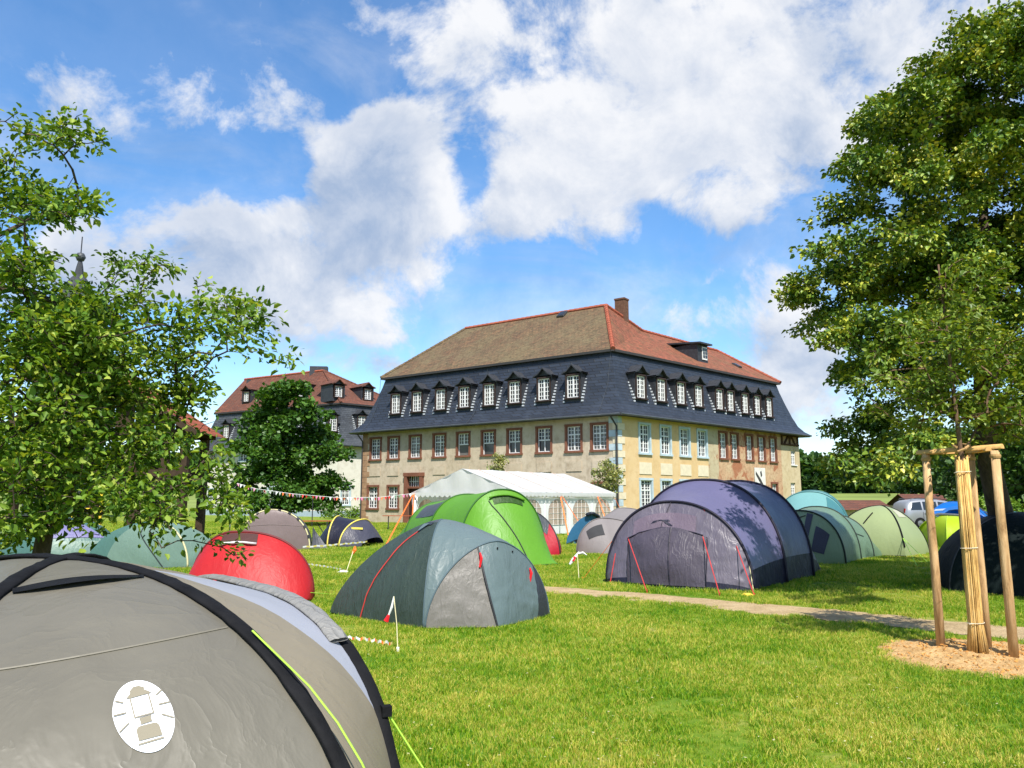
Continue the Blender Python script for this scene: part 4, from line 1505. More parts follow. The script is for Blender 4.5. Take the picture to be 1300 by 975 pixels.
# ---------- generic tunnel helper
def tunnel(T, hoops, mats, cen, pole_mat, pr=.02, sag=-.03, names=None, wr=.01, poles=True):
    for i in range(len(hoops) - 1):
        P = ruled(hoops[i], hoops[i + 1], 10, sag, cen, wr)
        sheet('body_panel' if names is None else names[i], P, mats[i % len(mats)], T)
    if poles:
        for h in (hoops[:poles] if poles is not True else hoops):
            c_ = np.asarray(cen)
            MB().tube([tuple(p + (p - c_) / np.linalg.norm(p - c_) * .012) for p in h], pr, 7).build('pole_sleeve', pole_mat, T, smooth=True)


# ---------- 4 green tunnel
FGR = fabric('lime_sheet', col(126, 196, 58, .76), .45, .28, .35, 2.4, dirt=.06)
M_gpole = plain('dark_green_webbing', col(52, 110, 34, .6), .6)
T = tent('tunnel_tent', 'bright lime green tunnel tent with a grey side window in front of the marquee', -.9, 22)
lat = (.93, .36)
h0 = hoop_at((-.25, 20.7), lat, 1.22, 1.92, 41, 2.25)
h1 = hoop_at((-1.25, 22.3), lat, 1.25, 1.80, 41, 2.3)
h2 = hoop_at((-2.2, 24.2), lat, 1.2, 1.58, 41, 2.3)
h3 = hoop_at((-3.15, 25.7), lat, .95, .45, 41, 2.3)
cen = np.array([-1.2, 22.2, .3])
tunnel(T, [h0, h1, h2, h3], [FGR], cen, M_gpole, .022)
fb_l, fb_r = gnd(612, 724), gnd(711, 717)
fb_l = Vector((-1.0, 19.35, .02)); fb_r.z = .02
bt = np.array([tuple(fb_l.lerp(fb_r, i / 40) + Vector((.25, -.35, 0)) * (math.sin(math.pi * i / 40) * .5)) for i in range(41)])
PG = ruled(bt, h0, 16, .05, np.array([-.2, 21.2, .4]), .008)
sheet('front_panel', np.transpose(PG, (1, 0, 2)), FGR, T)
cg = np.array([-.2, 21.2, .4])
for path in ([(.0, .60), (.4, .50), (.80, .40), (.88, .39)],):
    MB().tube(seam(PG, path, cg, .012), .014, 5).build('door_zip', M_pole, T)
sheet('vent', patch(PG, cg, .80, .90, .42, .62, .02), fabric('green_shade', col(70, 112, 40, .6), .5, .2), T)
q = [tuple(p + np.array([0, -.03, .02])) for p in patch(PG, cg, .895, .90, .40, .64, .03)[:, 0]]
MB().tube(q, .03, 6, jit=.25).build('vent_roll', FGR, T, smooth=True)
Pb = ruled(h1, h2, 10, -.03, cen, 0)
sheet('side_window', patch(Pb, cen, .04, .80, .22, .35, .015), FG5, T)
for k in (0, 1):
    MB().tube([tuple(p + (p - cen) / np.linalg.norm(p - cen) * .02) for p in (h1, h2)[k]], .012, 5).build('seam', plain('pale_green_web', col(150, 205, 90, .7), .6), T)
MB().tube([tuple(p + np.array([0, -.01, .01])) for p in bt], .014, 5).build('hem', M_gpole, T)

# ---------- 5 red and grey tent behind it
T = tent('dome_tent', 'small red and grey tent half hidden behind the lime green tunnel tent', 1.0, 24)
FRD2 = fabric('crimson_sheet', col(214, 30, 58, .78), .5, .22, .25)
a_, b_ = V2(-.6, 23.9, .02), V2(1.42, 23.2, .02); tp = Vector((.45, 24.2, 1.33))
ha = arch(a_, tp, b_, 31, 2.0); hb = arch(a_ + Vector((.2, 1.8, 0)), tp + Vector((.1, 1.3, -.3)), b_ + Vector((.15, 1.6, 0)), 31, 2.0)
bt = np.array([tuple(a_.lerp(b_, i / 30) + Vector((0, -.35 * math.sin(math.pi * i / 30), 0))) for i in range(31)])
cen = np.array([.45, 24.4, .3])
PR = ruled(bt, ha, 12, .05, cen, .006)
sheet('front_panel', np.transpose(PR, (1, 0, 2)), FRD2, T); sheet('roof_panel', ruled(ha, hb, 8, 0, cen), FRD2, T)
sheet('grey_corner', patch(PR, cen, .62, 1.0, .5, .74, .012), FG5, T)
MB().tube([tuple(p) for p in ha], .02, 6).build('pole_sleeve', M_pole, T, smooth=True)
qd = MB().grid(np.array([[tuple(gnd(733 + 6 * i, 703 + 0 * j) + Vector((0, .12 * j, .02 + .02 * math.sin(i + j)))) for i in range(3)] for j in range(3)])) if False else None

# ---------- 7 small blue tent
T = tent('dome_tent', 'small blue dome tent with a dark base beside the marquee', 2.7, 28)
FBL = fabric('sky_blue_sheet', col(72, 138, 184, .76), .45, .25, .35)
FNV = fabric('navy_base', col(34, 46, 62, .7), .5, .1, .4)
a_, b_ = gnd(719, 691), gnd(772, 690); a_.z = b_.z = .02; tp = at(752, 653, 29.2)
ha = arch(a_, tp, b_, 31, 1.7); hb = arch(a_ + Vector((.6, 1.6, 0)), tp + Vector((.3, 1, -.3)), b_ + Vector((.3, 1.5, 0)), 31, 2.0)
bt = np.array([tuple(a_.lerp(b_, i / 30) + Vector((0, -.3 * math.sin(math.pi * i / 30), 0))) for i in range(31)])
cen = np.array([tp.x, tp.y + .2, .2])
PB = ruled(bt, ha, 12, .08, cen, .02)
sheet('front_panel', np.transpose(PB, (1, 0, 2)), FBL, T); sheet('roof_panel', ruled(ha, hb, 8, .05, cen), FBL, T)
sheet('base_band', patch(PB, cen, .0, .22, .02, .98, .012), FNV, T)
m = MB().tube([tuple(p + np.array([0, -.08, .03])) for p in ha[12:24]], .06, 7, jit=.3); m.build('rolled_flap', FNV, T, smooth=True)

# ---------- 8 grey tunnel with vent
T = tent('tunnel_tent', 'light grey tunnel tent with a dark mesh vent left of the purple tent', 3.2, 25)
FGY = fabric('warm_grey_sheet', col(172, 164, 162, .76), .45, .2, .3, 2.4, dirt=.07)
a_ = gnd(733, 703); Y0 = a_.y
h0 = arch(V2(a_.x, Y0 + .2, .02), at(766, 658, Y0 + .4), V2(a_.x + 2.3, Y0 - .5, .02), 41, 2.1)
bt = np.array([tuple(V2(a_.x + .0, Y0, .02).lerp(V2(a_.x + 2.3, Y0 - .9, .02), i / 40) + Vector((-.1, -.25, 0)) * math.sin(math.pi * i / 40)) for i in range(41)])
h1 = arch(V2(a_.x + .9, Y0 + 1.9, .02), at(790, 645, Y0 + 2.0), V2(a_.x + 3.2, Y0 + 1.2, .02), 41, 2.1)
h2 = arch(V2(a_.x + 1.8, Y0 + 3.2, .02), at(818, 650, Y0 + 3.2), V2(a_.x + 4.0, Y0 + 2.6, .02), 41, 2.1)
cen = np.array([a_.x + 1.3, Y0 + 1, .3])
PY = ruled(bt, h0, 14, .10, cen, .006)
sheet('front_panel', np.transpose(PY, (1, 0, 2)), FGY, T)
tunnel(T, [h0, h1, h2], [FGY], cen, plain('grey_webbing', col(120, 114, 112, .7), .6), .016)
sheet('mesh_vent', patch(PY, cen, .52, .80, .27, .47, .014), plain('black_mesh', (.03, .03, .032, 1), .8), T)
# tape tied to a line in front of it
a_ = gnd(735, 735); tp = at(733, 703, a_.y + .2)
ml = thing('guy_marker', 'pegged line with red and white barrier tape knotted on it left of the purple tent', 'guy line', a_)
MB().tube([a_, tp], .008, 5).build('line', M_cream_cord, ml)
MB().tube([tp + Vector((.04, 0, .04)), tp, tp + Vector((-.08, -.03, -.12)), tp + Vector((-.17, -.03, -.22))], [.015, .02, .04, .02], 5, jit=.3).build('tape', M_white, ml)
MB().tube([tp + Vector((-.05, -.04, -.06)), tp + Vector((-.1, -.05, -.15))], .03, 5).build('tape_print', M_redtab, ml)
MB().tube([tp + Vector((.0, 0, .0)), tp + Vector((.12, 0, .02)), tp + Vector((.2, 0, -.03))], [.02, .03, .01], 5).build('tape_end', M_white, ml)

# ---------- 9 big purple tunnel
FP1 = fabric('violet_sheet', col(124, 120, 158, .76), .36, .14, .3, 2.0, dirt=.06, spec=.5)
FP2 = fabric('dusk_sheet', col(126, 118, 134, .74), .44, .14, .6, 2.4, (1.3, 1.3, .7), dirt=.15, spec=.5)
FP3 = fabric('indigo_base', col(44, 44, 66, .72), .5, .06, .6, 3.0)
FP4 = fabric('plum_door', col(98, 90, 104, .72), .46, .1, .6, 2.6, (1.2, 1.2, 1.2), dirt=.15, spec=.4)
FP5 = fabric('violet_grey_sheet', col(106, 106, 142, .74), .38, .12, .4, 2.4, dirt=.08, spec=.5)
M_ppole = plain('midnight_webbing', col(30, 26, 46, .7), .6)
T = tent('tunnel_tent', 'large purple tunnel tent with red guy lines beside the dirt path', 4.2, 16)
A0, B0 = gnd(771, 739), gnd(957, 751)
latv = (B0 - A0).normalized(); ax_ = Vector((.60, .80, 0))
c0 = (A0 + B0) / 2
h0 = arch(A0 + Vector((0, 0, .02)), at(852, 637, c0.y + .35), B0 + Vector((0, 0, .02)), 49, 2.15)
def ph(d, w, h, dx=0):
    c = c0 + ax_ * d; return hoop_at((c.x + dx, c.y), (latv.x, latv.y), w, h, 49, 2.3)
h1 = ph(1.55, 1.63, 2.06, -.05); h2 = ph(3.35, 1.63, 2.07, -.05); h3 = ph(4.75, 1.3, 1.0); 
cen = np.array([c0.x + 1.3, c0.y + 1.7, .4])
body = []
for i, (p, q, mt) in enumerate(((h0, h1, FP1), (h1, h2, FP5), (h2, h3, FP5))):
    P = ruled(p, q, 14, -.07, cen, .014, 2.5, (.012, 1.2, 5, 1.2)); body.append(P)
    sheet('roof_panel', P[3:46], mt, T)
    sheet('base_band', P[:4], FP3, T); sheet('base_band', P[45:], FP3, T)
for h, r in ((h0, .026), (h1, .028), (h2, .028)):
    MB().tube([tuple(p + (p - cen) / np.linalg.norm(p - cen) * .014) for p in h], r, 7).build('pole_sleeve', M_ppole, T, smooth=True)
sheet('end_panel', ruled(h3, np.array([tuple((Vector(tuple(h3[0])).lerp(Vector(tuple(h3[-1])), (1 - math.cos(math.pi * i / 48)) / 2)) + ax_ * .3) for i in range(49)]), 6, .05, cen), FP3, T)
bt = np.array([tuple(A0.lerp(B0, (1 - math.cos(math.pi * i / 48)) / 2) + Vector((-.2, -.26, 0)) * (math.sin(math.pi * i / 48) ** 1.0) * 1.15 + Vector((0, 0, .02))) for i in range(49)])
cf = np.array([c0.x + .3, c0.y + .5, .3])
PP = ruled(bt, h0, 30, .06, cf, .018, 3.0, (.03, 2.2, 4.5, 1.4))
PPt = np.transpose(PP, (1, 0, 2))
sheet('front_panel', PPt[3:], FP2, T); sheet('base_band', PPt[:4], FP3, T)
# bulging door with a flap over it
n1 = 14; Gd = np.zeros((n1 + 1, 13, 3))
for i in range(n1 + 1):
    for j in range(13):
        t_ = i / n1; u_ = .03 + .60 * t_; v_ = .315 + .335 * (j / 12) + (.02 * (1 - t_) * (j / 12 - .5))
        q = psample(PP, u_, v_); d = q - cf; d /= np.linalg.norm(d)
        Gd[i, j] = q + d * (.012 + .10 * math.sin(math.pi * (j / 12)) * math.sin(math.pi * min(1, .15 + .8 * (1 - t_))) + .02 * mnoise.noise(Vector(q) * 5))
sheet('door_panel', Gd, FP4, T)
dc = [tuple(p + np.array([-.005, -.012, 0])) for p in Gd[:, 7]]
MB().tube(dc, .012, 5).build('door_zip', M_ppole, T)
for k in (0, 12):
    MB().tube([tuple(p + np.array([-.004, -.01, 0])) for p in Gd[:, k]], .009, 5).build('seam', M_ppole, T)
sheet('flap', patch(PP, cf, .62, .83, .335, .60, .03), fabric('mauve_flap', col(140, 124, 140, .74), .38, .14, .5), T)
MB().tube(seam(PP, [(.62, .31), (.64, .46), (.62, .63)], cf, .035), .013, 5).build('flap_hem', M_ppole, T)
MB().tube([tuple(q) for q in seam(PP, [(.63, .47), (.985, .50)], cf, .02)], .010, 5).build('seam', M_ppole, T)
# small printed mark on the flap: a leaping shape
m = MB()
for pts in ([(.70, .425), (.725, .44), (.73, .475), (.715, .47)], [(.725, .455), (.735, .50), (.715, .505), (.705, .49)], [(.705, .495), (.66, .515), (.655, .508), (.70, .482)]):
    m.poly([tuple(psample(PP, u_, v_) + (psample(PP, u_, v_) - cf) / np.linalg.norm(psample(PP, u_, v_) - cf) * .036) for u_, v_ in pts])
m.build('printed_mark', FP3, T)
RC = M_red_cord
for s_, e in (((.55, .21), (774, 741)), ((.66, .30), (821, 752)), ((.64, .63), (913, 756)), ((.80, .80), (957, 757))):
    cord(T, psample(PP, *s_), gnd(*e) + Vector((0, -.05, 0)), RC, .009)
cord(T, h0[30] + np.array([.0, -.02, 0]), h0[46], RC, .008, peg=False); cord(T, h1[41], gnd(984, 742), M_cream_cord, .007); cord(T, h0[43], gnd(957, 752), M_cream_cord, .008)
cord(T, h0[9], gnd(735, 738) + Vector((.1, .3, 0)), M_orange, .006)
# yellow disc peg cap near it
q = gnd(949, 757)
tag(MB().lathe([(.0, .055), (.06, .05), (.10, .028), (.125, .0)], (q.x, q.y, .0), 16).build('peg_cap', plain('yellow_plastic', col(245, 200, 70, .8), .5), smooth=True),
    'small yellow plastic peg cap on the edge of the dirt path', 'peg cap')

# ---------- 10 turquoise
T = tent('dome_tent', 'pale turquoise tent with teal windows behind the sage green tunnel tent', 10.6, 27)
FTQ = fabric('turquoise_sheet', col(150, 210, 208, .76), .42, .28, .25, 2.0, dirt=.05)
FTD = fabric('teal_window', col(92, 158, 162, .74), .4, .2, .2)
lat = (.97, -.25)
h0 = hoop_at((9.9, 25.8), lat, 1.25, 1.35, 41, 2.3); h1 = hoop_at((10.25, 26.8), lat, 1.3, 1.92, 41, 2.3); h2 = hoop_at((10.95, 28.4), lat, 1.3, 1.98, 41, 2.3); h3 = hoop_at((11.6, 29.8), lat, 1.0, .6, 41, 2.3)
cen = np.array([10.6, 27.4, .3])
tunnel(T, [h0, h1, h2, h3], [FTQ], cen, FTD, .02)
bt = np.array([tuple(Vector(tuple(h0[0])).lerp(Vector(tuple(h0[-1])), i / 40) + Vector((-.2, -.4, 0)) * math.sin(math.pi * i / 40)) for i in range(41)])
sheet('front_panel', np.transpose(ruled(bt, h0, 10, .05, cen), (1, 0, 2)), FTQ, T)
Pq = ruled(h1, h2, 10, -.03, cen, 0); Pq3 = ruled(h2, h3, 10, -.03, cen, 0)
sheet('side_window', patch(Pq, cen, .05, .95, .66, .80, .015), FTD, T); sheet('side_window', patch(Pq3, cen, .05, .6, .5, .78, .015), FTD, T)
sheet('side_window', patch(ruled(h0, h1, 10, -.03, cen, 0), cen, .05, .9, .62, .8, .015), FTD, T)

# ---------- 11 sage tunnel
T = tent('tunnel_tent', 'sage green tunnel tent with a dark striped door right of the purple tent', 8.8, 21)
FSG = fabric('sage_sheet', col(132, 164, 134, .74), .4, .18, .6, 3.0, (1.2, 1.2, .9), dirt=.08, spec=.45)
FSL = fabric('pale_sage_sheet', col(172, 196, 156, .76), .42, .22, .4, 2.6, dirt=.06)
B1, B2, B3 = gnd(1074, 717), gnd(1093, 711), gnd(1121, 707)
latv = Vector((.80, -.60, 0)); wv = 1.12
def sh_(b, h, w=wv, p=2.25):
    c = b - latv * w; return hoop_at((c.x, c.y), (latv.x, latv.y), w, h, 41, p)
h0, h1, h2 = sh_(B1, 1.36), sh_(B2, 1.45), sh_(B3 - Vector((.5, .5, 0)), 1.22)
h3 = sh_(B3 + Vector((.1, .2, 0)), .35, .8)
cen = np.array([8.6, 21.4, .3])
tunnel(T, [h0, h1, h2, h3], [FSG], cen, plain('deep_green_web', col(34, 48, 40, .6), .6), .022, poles=3)
bt = np.array([tuple(Vector(tuple(h0[0])).lerp(Vector(tuple(h0[-1])), i / 40) + Vector((-.25, -.35, 0)) * math.sin(math.pi * i / 40)) for i in range(41)])
PS = ruled(bt, h0, 14, .08, cen, .008)
sheet('front_panel', np.transpose(PS, (1, 0, 2)), FSL, T)
sheet('door_stripe', patch(PS, cen, .02, .96, .555, .60, .012), fabric('slate_violet', col(80, 80, 100, .7), .45, .1), T)
sheet('mesh_window', patch(PS, cen, .25, .75, .64, .76, .012), fabric('slate_violet', 0), T)
MB().tube(seam(PS, [(.98, .35), (.62, .36), (.9, .55)], cen, .014), .012, 5).build('door_zip', M_pole, T)
cord(T, h0[24], psample(PS, .0, .36), M_cream_cord, .012, peg=False)
cord(T, h1[34], psample(ruled(h1, h2, 6, 0, cen, 0), .6, .86), M_pole, .010, peg=False)

# ---------- 12 pale lime dome
T = tent('dome_tent', 'pale lime dome tent with black poles in front of the silver car', 11.6, 24)
FLY = fabric('pale_lime_sheet', col(196, 212, 152, .76), .42, .25, .25, 2.2, dirt=.05)
ap = at(1118, 642, 24.4)
k1, k2, k3, k4 = V2(9.9, 24.3, .02), gnd(1150, 708), gnd(1180, 703), V2(12.6, 26, .02)
k2.z = k3.z = .02
cen = np.array([ap.x, ap.y, .3])
hh = [half(k, ap, 26, p_) for k, p_ in ((k1, 2.0), (k2, 2.0), (k3, 1.75), (k4, 2.0))]
Pd = ruled(hh[0], hh[1], 12, .08, cen, .006)
sheet('front_panel', Pd, FLY, T); Pe = ruled(hh[1], hh[2], 10, .04, cen, .006); sheet('side_panel', Pe, FLY, T)
sheet('back_panel', ruled(hh[2], hh[3], 10, .05, cen), FLY, T); sheet('back_panel', ruled(hh[3], hh[0], 10, .05, cen), FLY, T)
MB().tube([tuple(p) for p in hh[0]], .022, 6).build('pole_sleeve', M_black, T, smooth=True)
MB().tube([tuple(p) for p in hh[1][3:]], .024, 6).build('pole_sleeve', M_black, T, smooth=True); MB().tube([tuple(p) for p in hh[2]], .022, 6).build('pole_sleeve', M_black, T, smooth=True)
MB().tube(seam(Pd, [(.42, .42), (.52, .62)], cen, .014), .02, 5).build('door_zip', M_black, T)
sheet('vent', patch(Pe, cen, .25, .75, .55, .72, .014), fabric('cream_vent', col(228, 226, 196, .78), .5, .2), T)
MB().tube([tuple(p + np.array([0, -.01, .02])) for p in Pd[0]], .02, 5).build('hem', M_black, T)
for e in ((1165, 720), (1180, 716)):
    cord(T, hh[1][6], gnd(*e), M_yellow_cord, .008)

# ---------- 14 blue, 15 neon
T = tent('dome_tent', 'bright blue dome tent behind the neon yellow tent', 18.5, 33)
FBB = fabric('vivid_blue_sheet', col(22, 128, 226, .78), .42, .25, .3, 2.4, dirt=.06)
ap = at(1212, 637, 33)
k = [V2(17.0, 32.2, .02), V2(19.3, 31.4, .02), V2(20.6, 33.2, .02), V2(18.4, 34.6, .02)]
cen = np.array([ap.x, ap.y, .3]); hh = [half(q, ap, 22, 2.2) for q in k]
for i in range(4):
    P = ruled(hh[i], hh[(i + 1) % 4], 10, .08, cen, .01)
    sheet('side_panel', P, FBB, T)
    if i == 1:
        sheet('mesh_window', patch(P, cen, .25, .6, .35, .6, .015), plain('black_mesh', 0), T)
    if i == 0:
        sheet('trim_band', patch(P, cen, .02, .98, .52, .57, .015), fabric('pale_trim', col(200, 215, 235, .78), .5, .2), T)
for q in hh[:3]:
    MB().tube([tuple(p) for p in q], .02, 6).build('pole_sleeve', fabric('vivid_blue_sheet', 0), T, smooth=True)
ex = MB().grid(ruled(arch(V2(17.3, 31.9, .9), at(1215, 642, 32.2), V2(19.4, 31.4, .9), 15, 1.6), arch(V2(17.1, 31.6, .95), at(1215, 640, 31.4) + Vector((0, 0, -.2)), V2(19.5, 31.0, .95), 15, 1.6), 4, 0)).build('awning', FBB, T, smooth=True)
T = tent('dome_tent', 'neon yellow dome tent in front of the bright blue tent', 15.6, 27.5)
FNY = fabric('neon_yellow_sheet', col(208, 238, 34, .80), .45, .3, .3, 2.6, dirt=.05)
ap = at(1203, 655, 27.7)
k = [gnd(1166, 692), gnd(1203, 697), V2(17.1, 26.9, .02), V2(16.4, 29, .02), V2(14.9, 29, .02)]
for q in k: q.z = .02
cen = np.array([ap.x, ap.y, .2]); hh = [half(q, ap, 20, 2.1) for q in k]
for i in range(5):
    sheet('side_panel', ruled(hh[i], hh[(i + 1) % 5], 10, .07, cen, .008), FNY, T)
MB().tube([tuple(p) for p in hh[1]], .014, 5).build('seam', plain('olive_seam', col(170, 200, 40, .7), .6), T)
ga = arch(V2(14.9, 27.9, .85), ap + Vector((-.1, .3, .05)), V2(16.8, 27.8, .85), 15, 2)
MB().tube([tuple(p) for p in ga], .05, 6, jit=.2).build('grey_edge', FG5, T, smooth=True)
P = ruled(hh[0], hh[1], 10, .07, cen, 0); sheet('door_flap', patch(P, cen, .35, .75, .02, .45, .02, shape=lambda t_: (.35 + .2 * t_, .78 - .2 * t_)), fabric('yellow_fold', col(186, 222, 20, .78), .5, .25), T)

# ---------- 16 dark tent at right edge
T = tent('dome_tent', 'dark green-black dome tent at the right edge under the linden', 9.6, 14)
FDK = fabric('black_green_sheet', col(28, 42, 42, .6), .7, .04, .5, 2.6, dirt=.15, spec=.12)
ap = Vector((9.55, 14.6, 1.42))
k = [gnd(1206, 752), V2(9.2, 13.0, .02), V2(11.0, 13.3, .02), V2(11.2, 15.6, .02), V2(8.5, 16, .02)]
k[0].z = .02
cen = np.array([ap.x, ap.y, .3]); hh = [half(q, ap, 22, 2.0) for q in k]
for i in range(5):
    P = ruled(hh[i], hh[(i + 1) % 5], 12, .05, cen, .012); sheet('side_panel', P, FDK, T)
    if i == 1:
        sheet('vent_hood', patch(P, cen, .3, .7, .66, .80, .03, shape=lambda t_: (.5 - .16 * t_, .5 + .16 * t_)), fabric('grey_green_hood', col(64, 84, 84, .7), .45, .1), T)
cord(T, hh[0][8], gnd(1185, 723), M_pole, .008)
for q in hh[:2]:
    MB().tube([tuple(p) for p in q], .012, 5).build('seam', M_pole, T)

# ---------- 17 pale grey-green tent peeking behind
T = tent('dome_tent', 'pale grey tent top peeking out left of the dark tent at the right edge', 15.5, 24)
ap = Vector((15.6, 24.5, 1.28)); k = [V2(14.4, 23.6, .02), V2(16.4, 23.3, .02), V2(17.2, 25.2, .02), V2(15, 25.8, .02)]
cen = np.array([ap.x, ap.y, .3]); hh = [half(q, ap, 18, 2.0) for q in k]
for i in range(4):
    sheet('side_panel', ruled(hh[i], hh[(i + 1) % 4], 8, .06, cen), fabric('mist_sheet', col(196, 210, 208, .78), .45, .25), T)
MB().tube([tuple(p) for p in hh[1]], .02, 5).build('pole_sleeve', FTD, T)

# ---------- 19 taupe dome, 20 navy pop-up
T = tent('dome_tent', 'taupe dome tent with cream pole bands behind the red tent', -7.6, 26)
FTP = fabric('taupe_sheet', col(160, 140, 138, .74), .42, .22, .3, 2.4, dirt=.07)
ap = at(346, 647, 26.3)
k = [V2(-9.1, 26.0, .02), gnd(393, 698), V2(-7.0, 27.5, .02), V2(-8.6, 28.3, .02)]; k[1].z = .02
cen = np.array([ap.x, ap.y, .3]); hh = [half(q, ap, 24, 2.1) for q in k]
P = ruled(hh[0], hh[1], 14, .06, cen); sheet('front_panel', P, FTP, T); sheet('side_panel', ruled(hh[1], hh[2], 10, .0, cen), FG5, T)
sheet('back_panel', ruled(hh[2], hh[3], 10, .05, cen), FTP, T); sheet('back_panel', ruled(hh[3], hh[0], 10, .05, cen), FTP, T)
M_crm = plain('cream_webbing', col(214, 204, 156, .75), .6)
for i in (0, 1):
    MB().tube([tuple(p) for p in hh[i]], .026, 6).build('pole_sleeve', M_crm, T, smooth=True)
    m = MB()
    for j in range(4, 22, 4):
        m.tube([tuple(hh[i][j] * .999 + np.array([0, 0, .0])), tuple(hh[i][j + 1])], .034, 6)
    m.build('pole_clip', M_pole, T, kind='stuff')
MB().tube(seam(P, [(.02, .38), (.98, .38)], cen, .008), .008, 5).build('seam', plain('taupe_seam', col(120, 104, 100, .7), .6), T)
q = gnd(393, 698); MB().grid(ruled(np.array([tuple(q + Vector((.02, .2, .02))), tuple(q + Vector((.0, .3, .75)))]), np.array([tuple(q + Vector((.55, .3, .02))), tuple(q + Vector((.12, .5, .5)))]), 4, 0)).build('wind_flap', fabric('slate_flap', col(92, 94, 104, .7), .5, .1), T)
T = tent('popup_tent', 'small navy pop-up tent with yellow rims in front of the white house', -5.8, 28)
FNA = fabric('navy_sheet', col(46, 46, 62, .74), .42, .1, .6, 3.0, dirt=.1)
FNB = fabric('charcoal_blue_sheet', col(88, 88, 104, .74), .45, .12, .6, 3.0)
M_yel = plain('yellow_rim', col(232, 212, 96, .8), .5)
g0, g1, g2 = gnd(405, 692), gnd(419, 694), gnd(475, 692)
def ra(x0, x1, tx, ty, Y0, Y1, p=2.0):
    a, b = gnd(x0, 694), gnd(x1, 694); a = V2(a.x / a.y * Y0, Y0, .02); b = V2(b.x / b.y * Y1, Y1, .02)
    return arch(a, at(tx, ty, (Y0 + Y1) / 2), b, 31, p)
r1 = ra(419, 415, 432, 656, 27.9, 29.6); r1 = arch(V2(-6.55, 27.9, .02), at(430, 655.5, 29.0), V2(-6.45, 30.1, .02), 31, 2.0)
r2 = arch(V2(-6.1, 27.7, .02), at(462, 659.5, 28.7), V2(-5.2, 29.8, .02), 31, 2.0)
r0 = arch(V2(-7.1, 28.6, .02), V2(-7.0, 29.0, .35), V2(-7.0, 29.6, .02), 31, 2.0); r3 = arch(V2(-5.35, 27.9, .02), V2(-4.95, 28.5, .30), V2(-4.8, 29.4, .02), 31, 2.0)
cen = np.array([-5.9, 28.8, .3])
sheet('back_panel', ruled(r0, r1, 8, .04, cen), FNA, T); sheet('body_panel', ruled(r1, r2, 10, -.06, cen), FNA, T)
P = ruled(r2, r3, 10, .05, cen); sheet('door_panel', P, FNB, T)
for r in (r1, r2):
    MB().tube([tuple(p + (p - cen) * .02) for p in r], .026, 6).build('rim', M_yel, T, smooth=True)
MB().beam(Vector(tuple(psample(P, .25, .30))) + Vector((-.1, -.06, .0)), Vector(tuple(psample(P, .45, .36))) + Vector((.05, -.06, .02)), .03, .07).build('vent_tag', M_yel, T)

# ---------- 22 teal tents at the far left
FTE = fabric('teal_sheet', col(98, 142, 132, .74), .4, .2, .4, 2.6, dirt=.08)
FTE2 = fabric('pale_teal_sheet', col(140, 172, 156, .76), .42, .22, .35)
T = tent('dome_tent', 'teal tent with a lilac mesh window under the apple tree', -11.4, 20)
ap = at(80, 657, 20); k = [V2(-13.0, 19.6, .02), V2(-11.4, 18.8, .02), V2(-9.9, 19.6, .02), V2(-10.6, 21.3, .02), V2(-12.6, 21.4, .02)]
cen = np.array([ap.x, ap.y, .2]); hh = [half(q, ap, 20, 2.1) for q in k]
for i in range(5):
    P = ruled(hh[i], hh[(i + 1) % 5], 10, .07, cen); sheet('side_panel', P, FTE if i != 1 else FTE, T)
    if i == 1:
        sheet('mesh_window', patch(P, cen, .1, .95, .38, .62, .015, shape=lambda t_: (.08 + .2 * t_, .96 - .2 * t_)), fabric('lilac_mesh', col(150, 146, 200, .75), .5, .2), T)
        sheet('lower_band', patch(P, cen, .02, .98, .02, .33, .012), FTE2, T)
MB().tube([tuple(p) for p in hh[1]], .02, 5).build('pole_sleeve', M_pole, T)
T = tent('dome_tent', 'pale teal dome tent between the apple tree and the red tent', -8.8, 19)
ap = at(196, 662, 19.4); k = [V2(-10.4, 19.2, .02), gnd(133, 722), gnd(238, 722), V2(-7.3, 19.9, .02), V2(-8.4, 21, .02)]
for q in k: q.z = .02
cen = np.array([ap.x, ap.y, .2]); hh = [half(q, ap, 20, 2.0) for q in k]
for i in range(5):
    sheet('side_panel', ruled(hh[i], hh[(i + 1) % 5], 10, .05, cen), (FTE, FTE2, FTE2, FTE, FTE)[i], T)
MB().tube([tuple(p) for p in hh[2]], .024, 5).build('pole_sleeve', M_crm, T, smooth=True)
P = ruled(hh[1], hh[2], 10, .05, cen, 0); MB().tube(seam(P, [(.7, .0), (.35, .5), (.3, .8)], cen, .008), .012, 5).build('seam', M_pole, T)
m = [tuple(p + np.array([0, -.02, .01])) for p in P[0]]; MB().tube(m, .02, 5).build('hem', M_pole, T)

